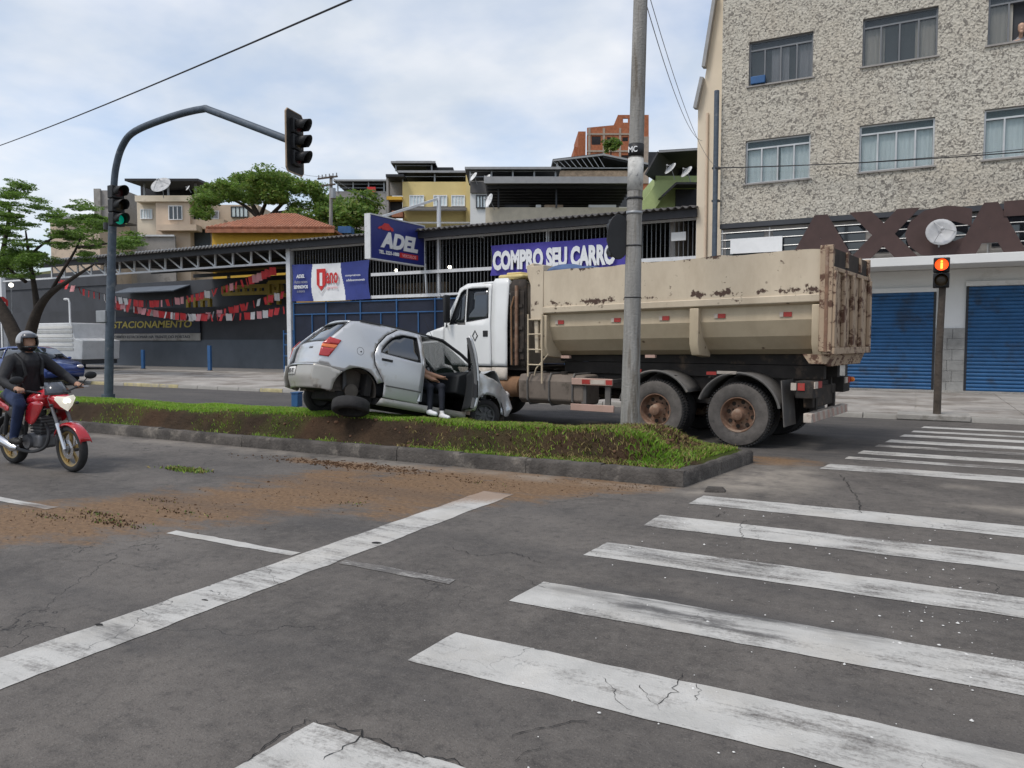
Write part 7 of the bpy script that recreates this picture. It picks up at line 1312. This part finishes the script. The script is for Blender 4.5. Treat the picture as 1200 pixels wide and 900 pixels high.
# person sitting in the doorway, feet out
M('shirt_black', (.012, .012, .013), .85, var=.3); M('jeans_dark', (.012, .014, .022), .85, var=.25, scale=8); M('shoe_white', (.68, .68, .70), .6, var=.06)
cm = ca.matrix_basis if False else Matrix.LocRotScale(ca.location, ca.rotation_euler, None)
W_ = lambda x, y, z: cm @ Vector((x - (.14 if z > .62 else .05), y, z - (.10 if z > .9 else 0)))
hip = (.18, -.40, .56); sh_l = (.10, -.44, 1.0)
caps = [(W_(.10, -.30, .58), W_(.28, -.30, .58), .13, .13, 0), (W_(.16, -.32, .62), W_(.06, -.36, .98), .15, .15, 0), (W_(-.06, -.38, 1.02), W_(.20, -.38, 1.02), .09, .09, 0), (W_(.07, -.38, 1.06), W_(.07, -.40, 1.14), .055, .055, 2), (W_(.07, -.41, 1.20), W_(.07, -.40, 1.27), .088, .092, 2), (W_(.07, -.50, 1.19), W_(.07, -.505, 1.18), .016, .02, 2),
        (W_(.28, -.36, .58), W_(.34, -.76, .60), .085, .07, 1), (W_(.34, -.76, .60), W_(.36, -.84, .24), .062, .045, 1), (W_(.10, -.36, .58), W_(.15, -.72, .56), .085, .07, 1), (W_(.15, -.72, .56), W_(.17, -.78, .22), .062, .045, 1),
        (W_(.36, -.84, .22), W_(.37, -.86, .15), .035, .04, 4), (W_(.37, -.84, .13), W_(.39, -1.03, .11), .048, .038, 3), (W_(.17, -.78, .2), W_(.17, -.80, .16), .035, .04, 4), (W_(.17, -.77, .16), W_(.20, -.95, .14), .046, .036, 3),
        (W_(.21, -.40, 1.02), W_(.12, -.62, .84), .055, .048, 0), (W_(.12, -.62, .84), W_(.14, -.66, .80), .046, .044, 2), (W_(.13, -.65, .80), W_(.40, -.72, .76), .042, .03, 2), (W_(.40, -.72, .76), W_(.47, -.72, .755), .034, .03, 2),
        (W_(-.08, -.40, 1.02), W_(-.02, -.60, .80), .055, .046, 0), (W_(-.02, -.60, .80), W_(.26, -.70, .70), .04, .03, 2), (W_(.26, -.70, .70), W_(.33, -.70, .695), .032, .028, 2)]
for k, (dy, ln) in enumerate(((-.03, .055), (-.01, .065), (.012, .06), (.03, .045))): caps.append((W_(.475, -.72 + dy, .758), W_(.475 + ln, -.72 + dy, .735), .011, .008, 2)); caps.append((W_(.335, -.70 + dy, .70), W_(.335 + ln, -.70 + dy, .68), .011, .008, 2))
caps.append((W_(.43, -.75, .765), W_(.47, -.775, .78), .012, .009, 2)); caps.append((W_(.29, -.73, .70), W_(.33, -.75, .71), .012, .009, 2))
pe = blob('person', caps, .012, ['shirt_black', 'jeans_dark', 'skin', 'shoe_white', 'white_flag'], None, 2); tag(pe, 'person in black sitting in the open car doorway with white shoes on the grass', 'person')
blob('hair', [(W_(.06, -.38, 1.26), W_(.05, -.36, 1.28), .098, .09, 0), (W_(.05, -.34, 1.2), W_(.05, -.33, 1.24), .08, .08, 0)], .014, ['hair_dark'], pe)
# ------------------------------------------------------------ motorcycle and rider (x forward, y left)
M('moto_red', (.42, .012, .018), .25, var=.06, coat=.8); M('moto_dark', (.03, .03, .032), .5, var=.2); M('engine_grey', (.16, .16, .165), .45, .5, var=.25); M('chrome', (.62, .62, .63), .2, .9, var=.05); M('gold_rim', (.30, .21, .085), .4, .5, var=.12); M('smoke_screen', (.05, .055, .065), .2, coat=.6); M('beam_lens', (.95, .9, .78), .15, emit=((1, .86, .6), .22)); M('beam_core', (1, 1, .95), .2, emit=((1, .95, .8), 1.3))
M('jacket', (.016, .016, .018), .75, var=.35, scale=6, bump=.4, bscale=14); M('jeans', (.018, .03, .075), .85, var=.3, scale=8); M('boot', (.02, .018, .016), .6); M('helmet_grey', (.30, .30, .31), .3, var=.08, coat=.6); M('helmet_black', (.012, .012, .013), .25, coat=.6)
mo = empty('motorcycle', (-10.74, 5.78, 0)); mo.rotation_euler = (rad(2), 0, rad(-2)); tag(mo, 'red street motorcycle with gold wheels passing the median', 'motorcycle')
WB, WR = 1.37, .30
def moto_wheel(x, hw, name='wheel', steer=0):
    w = empty(name, (x, 0, WR)); w.parent = mo; w.rotation_euler = (0, 0, steer)
    MB().lathe([(.225, -hw * .75), (.245, -hw), (.275, -hw * .9), (.293, -hw * .5), (WR, 0), (.293, hw * .5), (.275, hw * .9), (.245, hw), (.225, hw * .75), (.225, -hw * .75)], axis='y', n=36).build('tyre', 'dark_rubber', w, True, ang=50)
    MB().lathe([(.228, -hw * .7), (.205, -hw * .55), (.20, 0), (.205, hw * .55), (.228, hw * .7)], axis='y', n=32).build('rim', 'gold_rim', w, True, ang=40)
    for k in range(5):
        a = 2 * math.pi * k / 5 + .3
        for d in (-.09, .09): MB().bar((.04 * math.cos(a), 0, .04 * math.sin(a)), (.205 * math.cos(a + d), 0, .205 * math.sin(a + d)), .022, .022).build('spoke', 'gold_rim', w)
    MB().cyl((0, -.07, 0), (0, .07, 0), .045, n=14).build('hub', 'engine_grey', w, True); MB().lathe([(.07, -.055), (.125, -.055), (.125, -.05), (.07, -.05), (.07, -.055)], axis='y', n=24).build('brake_disc', 'chrome', w, True)
    return w
moto_wheel(0, .062); moto_wheel(WB, .052)
for s in (1, -1):
    MB().tube([(WB, s * .085, .30), (WB - .14, s * .085, .62)], .027, 10).build('fork_lower', 'chrome', mo, True); MB().tube([(WB - .13, s * .085, .60), (WB - .29, s * .085, .95)], .021, 10).build('fork_upper', 'engine_grey', mo, True)
    MB().tube([(0, s * .10, .30), (.25, s * .11, .36), (.50, s * .11, .42)], .025, 8).build('swingarm', 'moto_dark', mo, True); MB().tube([(.05, s * .13, .42), (.16, s * .13, .72)], .03, 8).build('shock', 'moto_red' if s > 2 else 'moto_dark', mo, True)
    MB().tube([(.55, s * .12, .44), (.60, s * .13, .62), (.98, s * .07, .84)], .018, 8).build('frame_tube', 'moto_dark', mo, True)
    sh_ = panel('shroud', spline([(.70, .66), (.86, .60), (1.02, .72), (1.12, .88), (.98, .90), (.80, .84)], 4), lambda a, b, s=s: (a, s * (.20 - .35 * (a - .88) ** 2 - .25 * (b - .76) ** 2), b), 'moto_red', mo, .04, (), .012)
    panel('side_cover', spline([(.18, .72), (.42, .62), (.56, .70), (.50, .80), (.30, .80)], 4), lambda a, b, s=s: (a, s * (.155 - .2 * (a - .4) ** 2), b), 'moto_dark', mo, .04, (), .012)
    panel('tail_cover', spline([(-.28, .86), (.05, .76), (.22, .74), (.24, .80), (.0, .86), (-.25, .92)], 4), lambda a, b, s=s: (a, s * (.11 + .1 * (a + .2)), b), 'moto_red', mo, .04, (), .012)
    MB().tube([(.50, s * .16, .36), (.50, s * .28, .35)], .016, 8).build('foot_peg', 'moto_dark', mo, True); MB().tube([(WB - .31, s * .16, 1.0), (WB - .34, s * .30, 1.04), (WB - .40, s * .40, 1.045)], .013, 8).build('handlebar', 'moto_dark', mo, True); MB().tube([(WB - .37, s * .31, 1.042), (WB - .41, s * .42, 1.046)], .02, 10).build('grip', 'black_plastic', mo, True)
    MB().tube([(WB - .32, s * .33, 1.04), (WB - .27, s * .39, 1.14), (WB - .27, s * .43, 1.17)], .008, 6).build('mirror_stem', 'black_plastic', mo, True); MB().ball((WB - .27, s * .46, 1.19), (.022, .085, .05), 12, 8).build('mirror', 'black_plastic', mo, True); MB().ball((WB - .10, s * .16, .86), (.022, .03, .02), 8, 6).build('turn_lamp', 'moto_dark', mo, True); MB().tube([(WB - .32, s * .34, 1.05), (WB - .26, s * .42, 1.045)], .006, 5).build('lever', 'chrome', mo)
blob('fuel_tank', [((.62, 0, .86), (.92, 0, .92), .12, .14, 0), ((.68, .07, .88), (.94, .09, .92), .08, .10, 0), ((.68, -.07, .88), (.94, -.09, .92), .08, .10, 0)], .015, ['moto_red'], mo); blob('seat', [((-.12, 0, .92), (.15, 0, .84), .07, .09, 0), ((.15, 0, .83), (.58, 0, .82), .10, .085, 0)], .018, ['black_plastic'], mo)
MB().lathe([(.05, 0), (.05, .02), (.002, .022)], (.84, 0, 1.05), 'z', 14).build('fuel_cap', 'chrome', mo, True); MB().bx(.52, .86, -.12, .12, .27, .46).build('crankcase', 'engine_grey', mo, bevel=.04); MB().bx(.66, .86, -.09, .09, .46, .68).build('cylinder', 'engine_grey', mo, bevel=.02)
for k in range(5): MB().bx(.64, .88, -.105, .105, .48 + k * .04, .495 + k * .04).build('cooling_fin', 'moto_dark', mo)
for s in (1, -1): MB().cyl((.62, s * .12, .36), (.62, s * .16, .36), .09, n=18).build('engine_cover', 'engine_grey', mo, True)
MB().tube(spline([(.86, -.04, .60), (1.0, -.07, .50), (.98, -.11, .32), (.75, -.15, .24), (.45, -.17, .25)], 5, False), .022, 8).build('exhaust_pipe', 'moto_dark', mo, True); MB().tube([(.42, -.17, .26), (.36, -.18, .27), (-.08, -.20, .40), (-.14, -.20, .41)], [.03, .055, .06, .045], 14).build('silencer', 'chrome', mo, True)
fd = arc(WB, .30, .335, 20, 150, 14); MB().add([(x + (.02 if j in (0, 4) else 0), [-.07, -.055, 0, .055, .07][j], z - [.03, .004, 0, .004, .03][j]) for x, z in fd for j in range(5)], [(i * 5 + j, (i + 1) * 5 + j, (i + 1) * 5 + j + 1, i * 5 + j + 1) for i in range(14) for j in range(4)]).build('front_fender', 'moto_red', mo, True, ang=60, solid=.006)
fd = arc(0, .30, .36, 70, 165, 8); MB().add([(x, y, z) for x, z in fd for y in (-.07, .07)], [(2 * i, 2 * i + 1, 2 * i + 3, 2 * i + 2) for i in range(8)]).build('rear_fender', 'black_plastic', mo, True, solid=.01)
blob('headlamp_shell', [((WB - .22, 0, .90), (WB - .14, 0, .88), .115, .10, 0), ((WB - .22, .06, .94), (WB - .14, .06, .91), .07, .06, 0), ((WB - .22, -.06, .94), (WB - .14, -.06, .91), .07, .06, 0)], .014, ['moto_red'], mo)
hl = [(.0, -.115), (.075, -.05), (.135, .045), (.11, .085), (0, .07), (-.11, .085), (-.135, .045), (-.075, -.05)]
MB().add([(WB - .045 - .5 * abs(a) * .35 - .25 * (b + .02) * .5, a, .885 + b) for a, b in hl] + [(WB - .015, 0, .89)], [(i, (i + 1) % 8, 8) for i in range(8)]).build('headlamp', 'beam_lens', mo, True); MB().ball((WB - .035, 0, .90), (.02, .05, .035), 10, 8).build('bulb', 'beam_core', mo, True)
vs = [(WB - .12 - .10 * v - .25 * (abs(u) ** 2) * .4, u * .17 * (1 - .35 * v), .985 + .15 * v) for v in (0, .5, 1) for u in (-1, -.5, 0, .5, 1)]; MB().add(vs, [(5 * j + i, 5 * j + i + 1, 5 * j + 6 + i, 5 * j + 5 + i) for j in range(2) for i in range(4)]).build('windshield', 'smoke_screen', mo, True, ang=80, solid=.006)
MB().bx(WB - .33, WB - .24, -.07, .07, 1.0, 1.06).build('instruments', 'black_plastic', mo, bevel=.015); MB().bx(-.32, -.27, -.06, .06, .80, .88).build('tail_lamp', 'reflect_red', mo, bevel=.01); MB().bx(-.36, -.34, -.09, .09, .55, .66).build('number_plate', 'plate_white', mo); MB().bar((-.28, 0, .80), (-.34, 0, .62), .06, .02).build('plate_bracket', 'black_plastic', mo)
# rider
mm = Matrix.LocRotScale(mo.location, mo.rotation_euler, None); Q = lambda x, y, z: mm @ Vector((x, y, z))
caps = [(Q(.30, -.09, .96), Q(.30, .09, .96), .135, .135, 1), (Q(.30, 0, .98), Q(.40, 0, 1.18), .15, .165, 0), (Q(.40, 0, 1.18), Q(.47, 0, 1.36), .165, .17, 0), (Q(.42, -.06, 1.05), Q(.48, -.06, 1.35), .13, .13, 0), (Q(.42, .06, 1.05), Q(.48, .06, 1.35), .13, .13, 0), (Q(.46, -.17, 1.40), Q(.46, .17, 1.40), .085, .085, 0), (Q(.47, 0, 1.44), Q(.50, 0, 1.52), .07, .06, 0), (Q(.52, 0, 1.585), Q(.52, 0, 1.66), .085, .09, 2), (Q(.61, 0, 1.60), Q(.615, 0, 1.585), .018, .022, 2)]
for s in (1, -1):
    hp, kn, an_ = Q(.32, s * .12, .93), Q(.72, s * .25, .86), Q(.50, s * .24, .44); caps += [(hp, kn, .105, .075, 1), (kn, an_, .075, .055, 1), (Q(.50, s * .24, .44), Q(.50, s * .24, .40), .05, .045, 3), (Q(.47, s * .25, .38), Q(.66, s * .26, .375), .05, .04, 3)]
    shd, el, wr = Q(.46, s * .20, 1.40), Q(.62, s * .40, 1.17), Q(.90, s * .38, 1.075); caps += [(shd, el, .085, .062, 0), (el, wr, .062, .042, 0), (wr, Q(.965, s * .37, 1.06), .036, .04, 2)]
    for k in range(4): y = s * (.335 + k * .024); caps += [(Q(.985, y, 1.075), Q(1.02, y, 1.055), .0125, .0115, 2), (Q(1.02, y, 1.055), Q(1.005, y, 1.025), .0115, .010, 2)]
    caps.append((Q(.97, s * .33, 1.05), Q(.99, s * .315, 1.02), .013, .011, 2))
ri = blob('person', caps, .012, ['jacket', 'jeans', 'skin', 'boot'], None, 2); tag(ri, 'rider in black jacket, jeans and grey helmet on the red motorcycle', 'person')
# helmet: open shell with face opening, and backpack straps
def helm(u, v):
    a = u; e = v; x = .52 + .152 * math.cos(e) * math.cos(a); y = .122 * math.cos(e) * math.sin(a); z = 1.645 + .145 * math.sin(e); return Q(x - .01, y, z)
vs = []; fs = []; nu, nv = 32, 16; mi = []
for i in range(nu + 1):
    for j in range(nv + 1): vs.append(helm(-math.pi + 2 * math.pi * i / nu, rad(-62) + rad(152) * j / nv))
for i in range(nu):
    for j in range(nv):
        a = -math.pi + 2 * math.pi * (i + .5) / nu; e = math.degrees(rad(-62) + rad(152) * (j + .5) / nv)
        if abs(a) < rad(58) and -26 < e < 22: continue
        fs.append((i * (nv + 1) + j, (i + 1) * (nv + 1) + j, (i + 1) * (nv + 1) + j + 1, i * (nv + 1) + j + 1)); mi.append(1 if (e < -5 or (abs(a) < rad(62) and e < 30)) else 0)
mb = MB(); mb.v = [tuple(v) for v in vs]; mb.f = fs; mb.mi = mi; he = mb.build('helmet', ['helmet_grey', 'helmet_black'], ri, True, ang=70, solid=.02)
visor = MB(); vv_ = [helm(rad(-60) + rad(120) * i / 10, rad(20) + rad(26) * j / 3) for i in range(11) for j in range(4)]; c_ = Q(.51, 0, 1.645); visor.add([c_ + (v - c_) * 1.05 for v in vv_], [(i * 4 + j, (i + 1) * 4 + j, (i + 1) * 4 + j + 1, i * 4 + j + 1) for i in range(10) for j in range(3)]); visor.build('raised_visor', 'smoke_screen', he, True, solid=.006)
for s in (1, -1): MB().tube([Q(.30, s * .13, 1.46), Q(.47, s * .135, 1.49), Q(.60, s * .12, 1.40), Q(.62, s * .10, 1.22), Q(.52, s * .16, 1.06)], .022, 6).build('backpack_strap', 'black_plastic', ri, True)
bpk = blob('backpack', [(Q(.18, -.08, 1.10), Q(.24, -.08, 1.36), .11, .10, 0), (Q(.18, .08, 1.10), Q(.24, .08, 1.36), .11, .10, 0)], .02, ['black_plastic']); tag(bpk, 'black backpack worn by the motorcycle rider', 'backpack')

# ------------------------------------------------------------ parked blue car on the far side (x forward = towards +X)
M('car_blue', (.028, .055, .20), .3, .2, var=.06, coat=.7)
def parked(loc, rz, paint, label):
    c = empty('parked_car', loc, rz); tag(c, label, 'car'); w = lambda x, z: float(np.interp(z, _zz, _ww)) * 1.02 * (1 - .16 * max(0, (abs(x) - 1.3) / .8) ** 2)
    body = [(-2.0, .30), (-1.66, .28)] + arc(-1.28, .30, .34, 172, 8, 10) + [(-.9, .22), (.95, .22)] + arc(1.30, .30, .34, 172, 8, 10) + [(2.0, .30), (2.08, .52), (2.0, .72), (1.55, .86), (1.0, .95), (-1.55, .98), (-1.95, .95), (-2.08, .80), (-2.08, .5)]
    gh = [(-1.56, .99), (-1.22, 1.38), (-.75, 1.45), (.05, 1.45), (.42, 1.36), (1.02, .965)]
    for s in (1, -1):
        f = lambda a, b, s=s: (a, s * w(a, b), b); bp = panel('body_side', body, f, paint, c, .12, (), .012)
        sg2 = panel('cabin_side', gh, f, paint, c, .12, [[(-1.42, 1.02), (-1.15, 1.33), (-.72, 1.385), (-.72, 1.0)], [(-.66, 1.0), (-.66, 1.39), (.04, 1.39), (.36, 1.32), (.86, .995)]], .012)
        for nm, q in (('rear_window', [(-1.42, 1.02), (-1.15, 1.33), (-.72, 1.385), (-.72, 1.0)]), ('front_window', [(-.66, 1.0), (-.66, 1.39), (.04, 1.39), (.36, 1.32), (.86, .995)])): panel(nm, q, lambda a, b, s=s: (a, s * (w(a, b) - .012), b), 'glass_dark', sg2, .15, (), .005)
        for x in (-1.28, 1.30):
            wh = empty('wheel', (x, s * .70, .30)); wh.parent = c; MB().lathe([(.18, -.09), (.26, -.09), (.30, -.05), (.30, .05), (.26, .09), (.18, .09), (.18, -.09)], axis='y', n=24).build('tyre', 'dark_rubber', wh, True, ang=45); MB().lathe([(.185, s * .075), (.15, s * .03), (.002, s * .05)], axis='y', n=18).build('rim', 'alu', wh, True, ang=30)
        MB().ball((2.0, s * .58, .70), (.08, .14, .07), 10, 8).build('headlamp', 'lamp_clear', c, True); MB().ball((1.92, s * .72, .68), (.07, .04, .05), 8, 6).build('turn_lamp', 'lamp_orange', c, True); MB().bx(-2.09, -2.0, s * .6 - .1, s * .6 + .1, .68, .88).build('tail_lamp', 'lamp_tail', c, bevel=.02); MB().ball((.82, s * .90, 1.0), (.06, .09, .06), 8, 6).build('mirror', paint, c, True)
    secs = [(-2.05, .48, .62), (-2.08, .80, .64), (-1.95, .95, .66), (-1.56, .985, .70), (-1.22, 1.38, .60), (-.75, 1.455, .58), (.05, 1.455, .58), (.42, 1.365, .60), (1.02, .965, .70), (1.55, .87, .70), (2.0, .72, .66), (2.08, .52, .64), (2.0, .30, .62)]
    nm = ['boot', 'boot', 'boot', 'rear_screen', 'roof', 'roof', 'roof', 'windscreen', 'bonnet', 'bonnet', 'front_bumper', 'front_bumper']
    for k in range(12):
        (x0, z0, w0), (x1, z1, w1) = secs[k], secs[k + 1]; w0 = w(x0, z0); w1 = w(x1, z1); MB().add([(x0, -w0, z0), (x0, 0, z0 + .03), (x0, w0, z0), (x1, w1, z1), (x1, 0, z1 + .03), (x1, -w1, z1)], [(0, 1, 4, 5), (1, 2, 3, 4)]).build(nm[k], 'glass_dark' if 'screen' in nm[k] else paint, c, True, solid=.01)
    MB().bx(-1.9, 1.9, -.6, .6, .2, .5).build('underbody', 'under', c); MB().bx(-1.4, .9, -.6, .6, .5, .95).build('cabin_interior', 'inner_panel', c); return c
parked((-30.1, 17.0, 0), 0, 'car_blue', 'dark blue parked car beyond the motorcycle rider')
print('objects', len(bpy.data.objects), 'tris', sum(len(o.data.polygons) for o in bpy.data.objects if o.type == 'MESH'))
